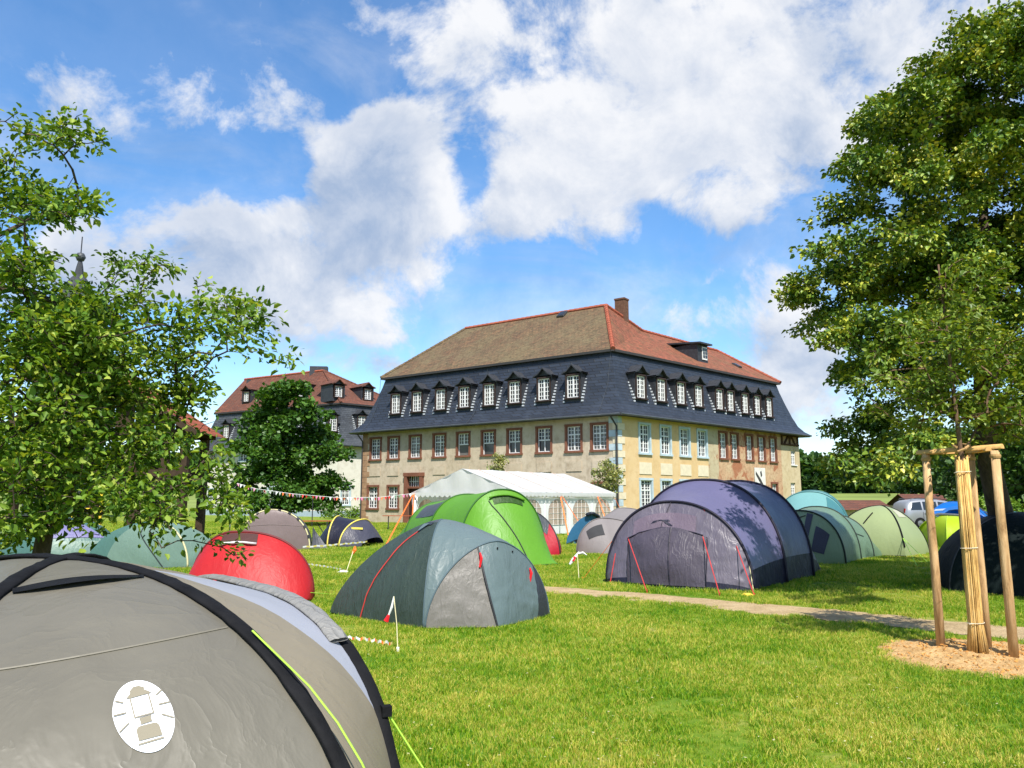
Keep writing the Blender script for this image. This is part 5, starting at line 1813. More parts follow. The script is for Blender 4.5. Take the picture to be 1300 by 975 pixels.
# ================================================================== MARQUEE
FW = fabric('white_pvc', col(240, 240, 238, .98), .45, .3, .3, 1.6, dirt=.05)
FWs = fabric('white_side', col(240, 240, 240, 1.22), .45, .25, .25, 1.6, dirt=.05)
Bq, Dq = V2(.25, 35.0), V2(5.44, 42.0)
bd = (Dq - Bq); Lm = bd.length; bd = bd / Lm; ba = Vector((-bd.y, bd.x, 0)); Wm = 6.35
Aq = Bq + ba * Wm
MQ = thing('marquee', 'white party marquee with arched windows in front of the manor house', 'marquee', ((Aq.x + Dq.x) / 2, (Aq.y + Dq.y) / 2, 0))
HE, HR = 2.0, 3.12
def mq(a, l, z):
    q = Bq + ba * a + bd * l; return Vector((q.x, q.y, z))
ov = .12
for a0, a1 in ((-ov, Wm / 2), (Wm + ov, Wm / 2)):
    G_ = np.array([[tuple(mq(a0 + (a1 - a0) * k / 8, -ov + (Lm + 2 * ov) * j / 24, HE + (HR - HE) * k / 8 - .035 * math.sin(math.pi * ((j / 24 * 4) % 1)) * (1 - .3 * k / 8) + .012 * mnoise.noise(Vector((k, j, a0)))))
                    for j in range(25)] for k in range(9)])
    MB().grid(G_).build('roof_sheet', FW, MQ, smooth=True)
for k in range(1, 8):
    MB().beam(mq(-ov, Lm * k / 8, HE + .012), mq(Wm / 2, Lm * k / 8, HR - .0), .05 if k % 2 else .09, .016).build('roof_seam', plain('seam_grey', col(205, 205, 205, .8), .6) if k % 2 == 0 else plain('seam_rose', col(236, 206, 190, .8), .6), MQ)
# gable triangles with folds
for l in (-ov + .02, Lm + ov - .02):
    G_ = np.array([[tuple(mq(Wm * j / 24, l + .05 * math.sin(j * 1.3) * (i / 8) * (1 if l < 0 else -1), HE - .02 + (HR - HE) * (1 - abs(2 * j / 24 - 1)) * i / 8)) for j in range(25)] for i in range(9)])
    MB().grid(G_).build('gable_sheet', FW, MQ, smooth=True)
# scalloped valance
def valance(p0, p1, n):
    m = MB(); d = (p1 - p0) / n
    for i in range(n):
        a = p0 + d * i; b = p0 + d * (i + 1); pts = [a, b]
        for k in range(7):
            t_ = 1 - k / 6; q = a.lerp(b, t_); pts.append(q + Vector((0, 0, -.13 - .10 * math.sin(math.pi * t_))))
        m.poly(pts)
    return m.build('valance', FW, MQ)
out = -ba * .14
valance(mq(0, -ov, HE) + out, mq(0, Lm + ov, HE) + out, 28); valance(mq(Wm, -ov, HE) - bd * .14, mq(0, -ov, HE) - bd * .14, 20)
m = MB().tube([mq(0, -ov, HE - .22) + out * 1.05, mq(0, Lm + ov, HE - .22) + out * 1.05], .012, 5); m.build('valance_edge', plain('grey_green_trim', col(120, 128, 110, .6), .6), MQ)
# side wall: four bays, each with an arched window and its bars
M_lit_interior = NT('lit_interior_pvc'); tt = M_lit_interior
gl_ = tt.n('ShaderNodeBsdfGlossy'); gl_.inputs['Roughness'].default_value = .12; tr_ = tt.n('ShaderNodeBsdfTransparent'); tr_.inputs[0].default_value = (.86, .84, .80, 1)
df_ = tt.n('ShaderNodeBsdfDiffuse'); df_.inputs[0].default_value = (.50, .40, .33, 1)  # diffuse beige paints in the lit interior seen through the film
m1 = tt.n('ShaderNodeMixShader'); m1.inputs[0].default_value = .35; tt.l(df_.outputs[0], m1.inputs[1]); tt.l(tr_.outputs[0], m1.inputs[2])
m2 = tt.n('ShaderNodeMixShader'); m2.inputs[0].default_value = .06; tt.l(m1.outputs[0], m2.inputs[1]); tt.l(gl_.outputs[0], m2.inputs[2]); tt.l(m2.outputs[0], tt.out.inputs[0])
M_lit_interior = M_lit_interior.m


def bay(P0, P1, base=.45):
    """wall cloth between two posts with an arched opening"""
    d = P1 - P0; L = d.length; u = d / L; nrm = Vector((u.y, -u.x, 0))
    def W(x, z, o=0): 
        q = P0 + u * x + nrm * o; return Vector((q.x, q.y, z))
    cx, rw, zs_ = L / 2, min(.82, L * .36), 1.08
    arc = [(cx - rw * math.cos(math.pi * k / 14), zs_ + .60 * math.sin(math.pi * k / 14)) for k in range(15)]
    m = MB(); topz = HE - .05
    m.poly([W(0, 0), W(L, 0), W(L, base), W(0, base)])
    m.poly([W(0, base), W(cx - rw, base), W(cx - rw, zs_), W(0, zs_)]); m.poly([W(cx + rw, base), W(L, base), W(L, zs_), W(cx + rw, zs_)])
    for k in range(14):
        (x0, z0_), (x1, z1_) = arc[k], arc[k + 1]
        e0, e1 = L * k / 14, L * (k + 1) / 14
        m.poly([W(x0, z0_), W(x1, z1_), W(e1, topz), W(e0, topz)])
    m.poly([W(0, zs_), W(cx - rw, zs_), W(0, topz)]); m.poly([W(cx + rw, zs_), W(L, zs_), W(L, topz)])
    w = m.build('wall_sheet', FWs, MQ)
    m = MB(); m.poly([W(cx - rw, base, .01), W(cx + rw, base, .01)] + [W(x, z, .01) for x, z in reversed(arc)])
    m.build('window', M_lit_interior, w)
    m = MB()
    for k in range(1, 4):
        x = cx - rw + 2 * rw * k / 4; zt_ = zs_ + .60 * math.sqrt(max(0, 1 - ((x - cx) / rw) ** 2))
        m.beam(W(x, base, .018), W(x, zt_, .018), .016, .012)
    for k in range(4):
        z = base + (zs_ + .3 - base) * k / 3.4 + .02; m.beam(W(cx - rw + .02, z, .02), W(cx + rw - .02, z, .02), .018, .012)
    m.build('window_bar', M_white, w)


for i in range(4):
    bay(mq(0, Lm * i / 4, 0), mq(0, Lm * (i + 1) / 4, 0))
for i in range(4):
    bay(mq(Wm * i / 4, Lm, 0), mq(Wm * (i + 1) / 4, Lm, 0))
for i in range(5):
    bay(mq(Wm, Lm * (i + 1) / 5, 0), mq(Wm, Lm * i / 5, 0))
for a in (0, Wm):
    for i in range(5):
        MB().tube([mq(a, Lm * min(i, 4) / 4, 0), mq(a, Lm * min(i, 4) / 4, HE)], .03, 8).build('post', M_white, MQ)
MB().tube([mq(Wm / 2, 0, HR - .06), mq(Wm / 2, Lm, HR - .06)], .03, 6).build('ridge_pole', M_white, MQ)
# gathered corner curtains on the open front
for a in (.08, Wm - .08):
    m = MB().tube([mq(a, -.05, .03), mq(a + .02, -.05, 1.0), mq(a, -.05, HE - .05)], [.16, .10, .2], 9, jit=.25); m.build('curtain', FWs, MQ, smooth=True)
m = MB().poly([mq(0, 0, .02), mq(Wm * .28, 0, .02), mq(Wm * .28, 0, HE), mq(0, 0, HE)]); m.build('wall_sheet', FWs, MQ)
# orange straps
for a, e in ((mq(Wm, -.1, HE - .05), gnd(489, 694)), (mq(Wm + .05, 0, HE), gnd(521, 697)), (mq(0, Lm * .4, HE), mq(-1.4, Lm * .42, .02)), (mq(0, Lm * .8, HE), mq(-1.3, Lm * .70, .02)),
             (mq(0, Lm * .8, HE), mq(-1.3, Lm * .9, .02)), (mq(0, Lm * .4, HE), mq(-1.3, Lm * .25, .02)), (mq(0, Lm, HE), mq(-.7, Lm + .6, .02))):
    MB().beam(a, e, .055, .012).build('tie_strap', M_orange, MQ)

# ================================================================== TREES
def bark(name, c):
    t = NT(name); v = t.coord(scale=(1, 1, .25))
    n1 = t.noise(v, 9, 8, .7, .5)
    cc = t.mix(t.ramp(n1, [(.35, (0, 0, 0, 1)), (.65, (1, 1, 1, 1))]), tuple(x * .55 for x in c[:3]) + (1,), tuple(x * 1.3 for x in c[:3]) + (1,))
    t.pbr(cc, .92, t.bump(n1, .8, .04), .1); return t.m


M_bark = bark('tree_bark', (.085, .065, .048, 1)); M_bark2 = bark('brown_bark', (.16, .10, .062, 1))


def skeleton(trunk, targets, seed, step=.35, lift=.12):
    """grow limbs from a trunk polyline to every target, nearest first"""
    r = random.Random(seed)
    P = [Vector(q) for q in trunk]; par = [-1] + list(range(len(P) - 1))
    base = P[-1]
    nt = len(P)
    mid = P[nt // 2:]
    targets = sorted(targets, key=lambda t: min((t - q).length for q in mid))
    A = np.zeros((len(P) + len(targets) * 14 + 10, 3)); A[:nt] = [tuple(q) for q in P]
    first = max(1, int(nt * .35)); tips = []
    for t in targets:
        D = A[first:len(P)] - np.array(t); d2 = (D * D).sum(1)
        # prefer to leave from below / inside
        pen = np.maximum(0, A[first:len(P), 2] - t.z) * 1.2
        j = int(np.argmin(np.sqrt(d2) + pen)) + first
        a = P[j]; L = (t - a).length; n = max(2, min(12, int(L / step) + 1)); prev = j
        for k in range(1, n + 1):
            s = k / n
            q = a.lerp(t, s) + Vector((r.uniform(-1, 1), r.uniform(-1, 1), r.uniform(-.5, 1))) * (.09 * L * math.sin(math.pi * s) * .6) + Vector((0, 0, lift * L * math.sin(math.pi * s)))
            A[len(P)] = tuple(q); P.append(q); par.append(prev); prev = len(P) - 1
        tips.append(prev)
    return P, par, tips


def wood(P, par, r_tip, expo, rmax, n=5):
    cnt = [0] * len(P); ch = [0] * len(P)
    for i in range(len(P)):
        if par[i] >= 0: ch[par[i]] += 1
    for i in range(len(P) - 1, -1, -1):
        if ch[i] == 0: cnt[i] = 1
        if par[i] >= 0: cnt[par[i]] += cnt[i]
    rad = [min(rmax, r_tip * c ** expo) for c in cnt]
    return rad


def wood_mesh(P, par, rad, n=5, keep=None):
    m = MB()
    for i in range(1, len(P)):
        j = par[i]
        if keep and not keep(i):
            continue
        if (P[i] - P[j]).length < 1e-4:
            continue
        ra = min(rad[j], rad[i] * 1.35)
        m.tube([P[j], P[i] + (P[i] - P[j]) * .04], [ra, rad[i]], n if rad[i] > .03 else (4 if rad[i] > .01 else 3), cap=False)
    return m


def leaves_mesh(name, C, D, size, rg, mat, shape='oval', up=.55, droop=.3, flat=None):
    """one mesh of many leaves: C places (n,3), D twig directions (n,3)"""
    n = len(C)
    d = D + rg.normal(0, .75, (n, 3)); d[:, 2] -= droop; d /= np.linalg.norm(d, axis=1, keepdims=True) + 1e-9
    nz = rg.normal(0, .6, (n, 3)); nz[:, 2] += up
    s = np.cross(d, nz); s /= np.linalg.norm(s, axis=1, keepdims=True) + 1e-9
    u = np.cross(s, d)
    L = size * rg.uniform(.5, 1.35, (n, 1)); 
    if shape == 'oval':
        W = L * rg.uniform(.22, .33, (n, 1)); cup = rg.uniform(.02, .22, (n, 1))
        loc = [(0, 0, 0), (.30, 1, 1), (.68, .82, 1), (1, 0, -.6), (.68, -.82, 1), (.30, -1, 1)]
        faces = [(0, 1, 2, 3), (0, 3, 4, 5)]
    elif shape == 'heart':
        W = L * rg.uniform(.32, .45, (n, 1)); cup = rg.uniform(.04, .24, (n, 1))
        loc = [(0, 0, 0), (.22, 1, 1), (.62, .78, 1), (1, 0, -.8), (.62, -.78, 1), (.22, -1, 1)]
        faces = [(0, 1, 2, 3), (0, 3, 4, 5)]
    else:
        W = L * .5; cup = .1
        loc = [(0, 0, 0), (.55, 1, .8), (1, 0, -.6), (.55, -1, .8)]
        faces = [(0, 1, 2), (0, 2, 3)]
    k = len(loc)
    V = np.zeros((n, k, 3))
    for i, (a, b, c) in enumerate(loc):
        V[:, i] = C + d * (L * a) + s * (W * b) + u * (L * cup * c)
    F = np.array(faces); fk = F.shape[1]
    idx = (F[None] + (np.arange(n) * k)[:, None, None]).reshape(-1, fk)
    me = bpy.data.meshes.new(name)
    me.vertices.add(n * k); me.vertices.foreach_set('co', V.reshape(-1))
    nf = len(idx); me.loops.add(nf * fk); me.loops.foreach_set('vertex_index', idx.reshape(-1).astype(np.int32))
    me.polygons.add(nf); me.polygons.foreach_set('loop_start', (np.arange(nf) * fk).astype(np.int32))
    me.update(calc_edges=True); me.validate(); me.materials.append(mat)
    return me


def tree(name, label, cat, trunk, blobs, ntar, nleaf, lsize, lmat, bmat, seed, shape='oval', r_tip=.006, expo=.47, rmax=.3, spread=.22, back=.45,
         lift=.12, shell=.45, group=None, droop=.3, flat_twigs=None, up=.55, extra_tips=0, npart=0, step=.35, flat=.75, zmin=.15, sprays=None):
    rg = np.random.default_rng(seed); r = random.Random(seed)
    root = thing(name, label, cat, (trunk[0][0], trunk[0][1], 0), group)
    org = ORG[root.name]
    vol = np.array([max(.02, b[1] ** 1.4) * (b[2] if len(b) > 2 else 1) for b in blobs]); pr = vol / vol.sum()
    tg = []
    for i in rg.choice(len(blobs), ntar, p=pr):
        c, rad = blobs[i][0], blobs[i][1]
        v = rg.normal(0, 1, 3); v /= np.linalg.norm(v)
        c_ = Vector(c) + Vector(v * rad * (shell + (1 - shell) * rg.random() ** .6))
        if sprays:   # boughs: flat layered sprays of several twigs, sagging away from the stem
            sr, sf, sk = sprays; ax_ = Vector((c_.x - trunk[0][0], c_.y - trunk[0][1], 0)); ax_ = ax_.normalized() if ax_.length > .01 else Vector((1, 0, 0))
            for _ in range(sk):
                o_ = Vector(rg.normal(0, 1, 3)); o_ = Vector((max(-1.6, min(1.6, o_.x)), max(-1.6, min(1.6, o_.y)), max(-1.6, min(1.6, o_.z))))
                tg.append(c_ + Vector((o_.x * sr, o_.y * sr, o_.z * sr * sf - .35 * sr * max(-1, o_.x * ax_.x + o_.y * ax_.y))))
        else:
            tg.append(c_)
    P, par, tips = skeleton(trunk, tg, seed, step, lift)
    rad = wood(P, par, r_tip, expo, rmax)
    nt = len(trunk)
    for i in range(nt):   # the stem keeps its own girth
        rad[i] = min(rad[i], rmax * (1 - .82 * i / nt))
    m = wood_mesh(P, par, rad, 8, lambda i: i < nt); tr = MB()
    tr.tube([Vector(trunk[0]) - Vector((0, 0, .1))] + [Vector(q) for q in trunk[1:]], [rmax * 1.25] + [rmax * (1 - .82 * i / nt) for i in range(1, nt)], 10)
    tr.build('trunk', bmat, root, smooth=True)
    wood_mesh(P, par, rad, 5, lambda i: i >= nt).build('branches', bmat, root, smooth=True, kind='stuff')
    # leaves along the last stretch of each twig
    C = np.zeros((nleaf, 3)); D = np.zeros((nleaf, 3)); ti = rg.integers(0, len(tips), nleaf)
    tipd = {}
    for k, t in enumerate(tips):
        a = P[t]; j = par[t]; b = P[j]; j2 = par[j] if par[j] >= 0 else j
        dd = a - b; tipd[k] = (a, b, P[j2], dd.normalized() if dd.length > 1e-5 else Vector((0, 0, 1)))
    for i in range(nleaf):
        a, b, c, dd = tipd[int(ti[i])]; s = rg.random()
        q = a.lerp(b, s * 1.6) if s < .62 else b.lerp(c, (s - .62) * 2)
        C[i] = tuple(q); D[i] = tuple(dd)
    off = rg.normal(0, 1, (nleaf, 3)) * spread * np.array([1, 1, flat])
    off = np.clip(off, -1.5 * spread, 1.5 * spread)
    C += off; D += off / (spread + 1e-6) * .5
    C -= np.array(org)
    ok = C[:, 2] > zmin
    C, D = C[ok], D[ok]
    if npart:
        # the leaves that show largest: nearest the camera, each a piece of its own
        dist = np.linalg.norm(C + np.array(org) - np.array([0, 0, CAM_H]), axis=1); o_ = np.argsort(dist)
        near = o_[:npart * 4:4]
        kinds = [leaves_mesh('leaf', np.zeros((1, 3)), np.array([[1., 0, .0]]), lsize, np.random.default_rng(90 + k), lmat, shape, up, droop) for k in range(6)]
        for q in near:
            o = bpy.data.objects.new('leaf', kinds[int(q) % 6]); COL.objects.link(o); o.parent = root
            o.location = C[q]; o.rotation_euler = (r.uniform(-.6, .6), r.uniform(-.6, .6), r.uniform(0, 6.28))
        keep = np.ones(len(C), bool); keep[near] = False; C, D = C[keep], D[keep]
    me = leaves_mesh('crown', C, D, lsize, rg, lmat, shape, up, droop)
    o = bpy.data.objects.new('crown', me); COL.objects.link(o); o.parent = root; o['kind'] = 'stuff'
    return root


def px_blobs(lst, Y, dY, seed, fac=1.0, dx=0):
    r = random.Random(seed); out = []
    for q in lst:
        x, y, rr = q[:3]; w = q[3] if len(q) > 3 else 1
        n = max(1, int(rr / 40 + .5))
        for k in range(n):
            YY = Y + r.uniform(-dY, dY); c = at(x + dx, y, YY); out.append((c, rr * fac * YY / 988, w))
    return out


L_apple = leafmat('apple_leaf', [(0, (.020, .054, .007, 1)), (.38, (.056, .122, .012, 1)), (.68, (.135, .215, .026, 1)), (.95, (.29, .34, .07, 1)), (1, (.26, .13, .04, 1))], .32, .5, .25)
apple_px = [(10, 165, 55), (55, 160, 26), (84, 166, 16, 2), (15, 230, 58), (58, 245, 38), (90, 262, 14, 3), (30, 300, 52), (74, 303, 22), (20, 360, 55), (10, 430, 60), (-60, 200, 80), (-70, 330, 90), (-60, 480, 90), (-60, 600, 80),
            (150, 395, 55), (200, 385, 52), (250, 392, 42), (300, 400, 34), (330, 412, 22, 1.5), (340, 445, 14, 2), (347, 462, 9, 3), (120, 440, 75), (200, 455, 75), (262, 432, 50), (285, 462, 26), (60, 500, 80), (150, 525, 80), (228, 515, 45),
            (40, 590, 80), (130, 590, 70), (185, 570, 36), (60, 650, 55), (135, 650, 50), (25, 680, 32), (190, 688, 14), (275, 630, 30, 1.5), (240, 600, 28, .6), (290, 650, 24, 1), (285, 590, 16, .8), (210, 668, 24), (165, 335, 9, 3), (240, 353, 9, 3), (200, 345, 8, 2),
            (110, 385, 28), (255, 560, 28, 1), (300, 385, 14, 2), (305, 692, 8, 1), (255, 500, 30, .7), (200, 630, 26, .5), (100, 420, 60, 1.5), (110, 480, 60, 1.5), (70, 440, 60, 1.5), (180, 500, 50, 1.2), (150, 590, 50), (60, 560, 60), (265, 600, 26), (285, 640, 22), (110, 640, 50), (90, 600, 60, 1.5), (170, 620, 45, 1.5), (60, 520, 60), (215, 640, 30), (70, 385, 45, 1.5), (110, 375, 30, 1.5)]
ab = px_blobs(apple_px, 6.6, .9, 3, .8, -4)
tx, ty = at(60, 640, 7.0).x, 7.0
tree('apple_tree', 'leafy apple tree reaching in from the left edge in front of the spire', 'tree',
     [(tx, ty, 0), (tx + .02, ty, .5), (tx - .05, ty + .03, 1.0), (tx + .03, ty - .02, 1.5), (tx + .1, ty - .05, 2.0), (tx + .02, ty, 2.5)],
     ab, 370, 33000, .062, L_apple, M_bark, 11, 'oval', .0036, .44, .11, .06, up=1.0, sprays=(.15, .5, 5), lift=.10, droop=.25, npart=280, step=.22)

L_linden = leafmat('linden_leaf', [(0, (.016, .045, .006, 1)), (.36, (.046, .098, .011, 1)), (.58, (.125, .185, .020, 1)), (.76, (.29, .30, .04, 1)), (1, (.50, .45, .12, 1))], .12, .45, .35, 1.6, .55)  # stops also paint in sunlit tips and dark depth, besides the pale bracts
lind_px = [(1290, 40, 85), (1258, 110, 80), (1185, 115, 55), (1118, 88, 22, 2), (1150, 90, 22), (1145, 150, 55), (1100, 205, 42), (1062, 212, 16, 2), (1085, 170, 16, 1.5), (1200, 220, 85), (1280, 220, 85), (1110, 285, 62), (1045, 315, 30), (1016, 305, 12, 2), (1005, 368, 14, 3), (1030, 370, 30),
           (1180, 320, 85), (1270, 330, 85), (1095, 385, 55), (1062, 425, 20, 1.5), (1160, 430, 75), (1260, 440, 85), (1115, 490, 50), (1083, 470, 20), (1085, 560, 26), (1120, 560, 46), (1190, 545, 50), (1105, 618, 8, 2), (1260, 545, 50), (1235, 10, 26), (1225, 60, 24),
           (1360, 150, 120), (1400, 300, 130), (1360, 450, 110), (1460, 200, 130), (1440, 50, 110), (1500, 420, 110), (1560, 300, 110), (1040, 400, 18), (1075, 590, 16, 2), (1075, 480, 18, 1.5), (1085, 515, 20, 2), (1060, 548, 8, 2), (1095, 540, 28, 2), (1075, 235, 26, 2), (1095, 195, 26, 2), (1100, 140, 26, 2), (1120, 110, 22, 2), (1170, 80, 22, 2), (1065, 270, 22, 2), (1112, 230, 32, 2.5), (1130, 180, 32, 2), (1098, 275, 32, 2), (1135, 330, 42, 1.5), (1090, 330, 32, 2), (1120, 420, 40, 1.5), (1050, 345, 22, 2), (1075, 575, 20, 2), (1098, 582, 18, 2), (1145, 575, 22, 1.5), (1085, 445, 26, 1.5), (1025, 395, 16, 1.5), (1030, 330, 18, 1.5)]
lb = px_blobs(lind_px, 12.9, 1.3, 5, .72, 14) + px_blobs([(1200, 150, 90, 1.3), (1235, 290, 110, 1.3), (1175, 410, 90, 1.3), (1250, 500, 90, 1.2), (1110, 450, 50, 1.5), (1080, 360, 40, 1.5), (1105, 560, 40, 1.5)], 14.0, .7, 6)
tree('linden_tree', 'tall dark linden tree with pale blossom filling the right edge', 'tree',
     [(9.7, 15.2, 0), (9.55, 15.1, .8), (9.3, 14.9, 1.6), (9.0, 14.6, 2.4), (8.75, 14.2, 3.4), (8.6, 13.8, 4.6), (8.6, 13.5, 5.8), (8.6, 13.4, 7.0)],
     lb, 300, 210000, .080, L_linden, M_bark, 21, 'heart', .004, .45, .27, .13, shell=.62, flat=.55, up=1.2, sprays=(.32, .30, 7), lift=.06, droop=.45)

# ---- sapling with its stakes
L_sap = leafmat('sapling_leaf', [(0, (.04, .08, .010, 1)), (.5, (.09, .145, .016, 1)), (.8, (.17, .21, .03, 1)), (1, (.32, .30, .08, 1))], .3, .45, .3, 3, .4)
sx, sy = SAP.x - .02, SAP.y + .03
sap_px = [(1215, 340, 14, 2), (1210, 380, 30), (1240, 400, 34), (1180, 400, 24), (1150, 450, 36), (1200, 450, 44), (1250, 460, 46), (1125, 480, 24), (1130, 430, 16), (1160, 510, 40), (1220, 510, 46), (1275, 500, 34), (1290, 440, 26), (1165, 530, 20), (1265, 530, 26), (1215, 520, 26), (1260, 350, 22), (1212, 318, 9, 2), (1200, 360, 16)]
sb_ = px_blobs(sap_px, sy, .35, 9) + [(Vector((sx, sy + .6, 3.2)), .5), (Vector((sx, sy - .5, 3.3)), .4)]
tree('young_tree', 'young staked tree with airy crown in front of the linden', 'tree',
     [(sx, sy, 0), (sx, sy, .7), (sx, sy, 1.4), (sx, sy, 2.1), (sx - .01, sy, 2.5), (sx - .03, sy, 3.0), (sx - .04, sy, 3.5), (sx - .06, sy, 4.0), (sx - .07, sy, 4.3)],
     sb_, 70, 6200, .064, L_sap, M_bark2, 31, 'oval', .0046, .42, .036, .05, sprays=(.16, .5, 5), up=1.0, zmin=2.28, lift=.04, droop=.35, npart=120, step=.2)
tr_root = bpy.data.objects['young_tree']
M_reed = NT('reed_wrap'); v_ = M_reed.coord(scale=(1, 1, .12)); n_ = M_reed.noise(v_, 30, 6, .7)
M_reed.pbr(M_reed.ramp(n_, [(.3, (.24, .12, .035, 1)), (.52, (.60, .37, .12, 1)), (.75, (.74, .53, .25, 1))]), .75, M_reed.bump(n_, .6, .02), .2); M_reed = M_reed.m
# reeds, each stalk standing by itself round the stem
for i in range(26):
    a = 2 * math.pi * i / 26 + random.uniform(-.08, .08); r0 = .062 + random.uniform(-.006, .008)
    b = random.uniform(-.02, .02)
    m = MB(); m.tube([(sx + (r0 + .03) * math.cos(a), sy + (r0 + .03) * math.sin(a), .02 + random.uniform(0, .05)), (sx + r0 * math.cos(a), sy + r0 * math.sin(a), .35),
                      (sx + r0 * math.cos(a + b), sy + r0 * math.sin(a + b), 1.2), (sx + (r0 - .004) * math.cos(a), sy + (r0 - .004) * math.sin(a), 2.12 + random.uniform(-.05, .04))], [.0105, .0095, .009, .008], 5)
    m.build('reed', M_reed, tr_root, smooth=True)
for z in (.34, 1.12, 1.93):
    m = MB(); pts = [(sx + .082 * math.cos(t_ * .45), sy + .082 * math.sin(t_ * .45), z + .002 * t_) for t_ in range(15)]
    m.tube(pts, .004, 5); m.tube([pts[9], (sx - .13, sy - .1, z + .02)], .003, 4); m.build('wire_tie', plain('tie_wire', col(225, 215, 190, .8), .5), tr_root)
SK = thing('tree_stake_frame', 'wooden three-post stake frame with rails round the young tree', 'tree stake', (sx, sy, 0))
M_stake = NT('stake_wood'); v_ = M_stake.coord(scale=(1, 1, .2)); n_ = M_stake.noise(v_, 12, 8, .68, .6)
M_stake.pbr(M_stake.ramp(n_, [(.3, (.22, .12, .05, 1)), (.5, (.46, .285, .135, 1)), (.72, (.64, .44, .24, 1))]), .8, M_stake.bump(n_, .6, .02), .15); M_stake = M_stake.m
M_rail = plain('fresh_rail_wood', col(228, 180, 112, .75), .75, .2, vary=.22, vscale=7, bump=.4, bscale=20)
pA, pB = gnd(1195, 826), gnd(1288, 841); pC = gnd(1254, 829)
for q in (pA, pB, pC):
    MB().tube([q - Vector((0, 0, .1)), q + Vector((.004, 0, .8)), q + Vector((-.003, .0, 1.5)), q + Vector((0, 0, 2.17))], [.047, .046, .044, .042], 14).build('post', M_stake, SK, smooth=True)
def rail(a, b, r=.045):
    a, b = Vector(a), Vector(b); d = (b - a).normalized(); u = Vector((0, 0, 1)); s = d.cross(u).normalized(); m = MB(); k = len(m.v); n = 12
    for p in (a - d * .09, b + d * .05):
        for j in range(n + 1):
            t_ = math.pi * j / n; q = p + s * (r * math.cos(t_)) + u * (r * 1.1 * math.sin(t_)); m.v.append(tuple(q))
    for j in range(n):
        m.f.append((k + j, k + j + 1, k + n + 1 + j + 1, k + n + 1 + j))
    m.f.append((k, k + n + 1, k + 2 * n + 1, k + n)); m.f.append(tuple(k + j for j in range(n + 1))); m.f.append(tuple(k + n + 1 + j for j in reversed(range(n + 1))))
    return m.build('rail', M_rail, SK)
H_ = Vector((0, 0, 2.17))
rail(pA + H_, pB + H_ + Vector((.03, 0, .02))); rail(pA + H_ + Vector((.06, .09, 0)), pC + H_ + Vector((0, 0, .0))); rail(pB + H_ + Vector((-.02, .1, 0)), pC + H_ + Vector((.05, -.02, .004)))
for q, rr in ((pA, 0), (pB, 1), (pC, 2)):
    m = MB().lathe([(.05, 2.09), (.054, 2.11), (.05, 2.13)], (q.x, q.y, 0), 14); m.build('binding', plain('jute_tie', col(190, 150, 96, .7), .8, vary=.2), SK)
m = MB().tube([(sx - .07, sy - .06, 2.17), (sx + .0, sy - .085, 2.2), (sx + .07, sy - .05, 2.24), (sx + .05, sy + .06, 2.26), (sx - .05, sy + .06, 2.24), (sx - .07, sy - .05, 2.22)], .014, 6); m.build('tree_tie', plain('jute_tie', 0), SK)

# loose chips and clods on the bed
rgc = np.random.default_rng(12); m = MB()
for k in range(650):
    a = rgc.uniform(0, 6.283); r_ = 1.02 * math.sqrt(rgc.random()); c_ = Vector((SAP.x + .1 + r_ * math.cos(a), SAP.y + .05 + r_ * math.sin(a), .055 * (1 - r_ * r_) + rgc.uniform(.008, .035)))
    s_ = rgc.uniform(.005, .018); b_ = rgc.uniform(0, 6.283); u = Vector((math.cos(b_), math.sin(b_), rgc.uniform(-.5, .5))).normalized(); v_ = u.cross(Vector((0, 0, 1))).normalized(); w_ = u.cross(v_)
    m.box(c_, (s_ * rgc.uniform(1, 2.6), s_ * .8, s_ * rgc.uniform(.3, .9)), ax=(u, v_, w_))
o = m.build('mulch_chips', plain('chip_wood', col(206, 150, 84, .8), .9, .1, vary=.5, vscale=9), kind='stuff')
o['label'] = 'loose bark chips and clods covering the bed round the young tree'; o['category'] = 'mulch'

# ---- chestnut before the white house
L_ch = leafmat('chestnut_leaf', [(0, (.018, .055, .010, 1)), (.5, (.038, .095, .014, 1)), (.85, (.065, .14, .02, 1)), (1, (.11, .19, .03, 1))], .25, .45, .35)
CY = 50.0
ch_px = [(360, 520, 32), (395, 520, 22), (330, 530, 24), (350, 498, 14, 1.5), (375, 495, 12, 1.5), (320, 560, 30), (360, 560, 40), (400, 555, 28), (315, 600, 26), (350, 605, 40), (400, 600, 32), (425, 570, 12), (425, 605, 13, 1.5), (390, 635, 24), (340, 635, 26), (310, 625, 14), (415, 630, 11), (365, 645, 14)]
cb = px_blobs(ch_px, CY, 1.3, 4, .72) + [(at(360, 570, CY), 1.9), (at(365, 560, CY - 1), 1.6)]
cx0 = at(366, 600, CY).x
tree('chestnut_tree', 'dense round chestnut tree in front of the white house', 'tree',
     [(cx0, CY, 0), (cx0, CY, 1.0), (cx0 + .05, CY, 2.0), (cx0 - .1, CY, 3.2), (cx0, CY, 4.6), (cx0, CY, 6.4)],
     cb, 130, 30000, .25, L_ch, M_bark, 41, 'diamond', .015, .45, .28, .20, sprays=(.5, .3, 6), up=1.1, lift=.05, droop=.35, step=.8)
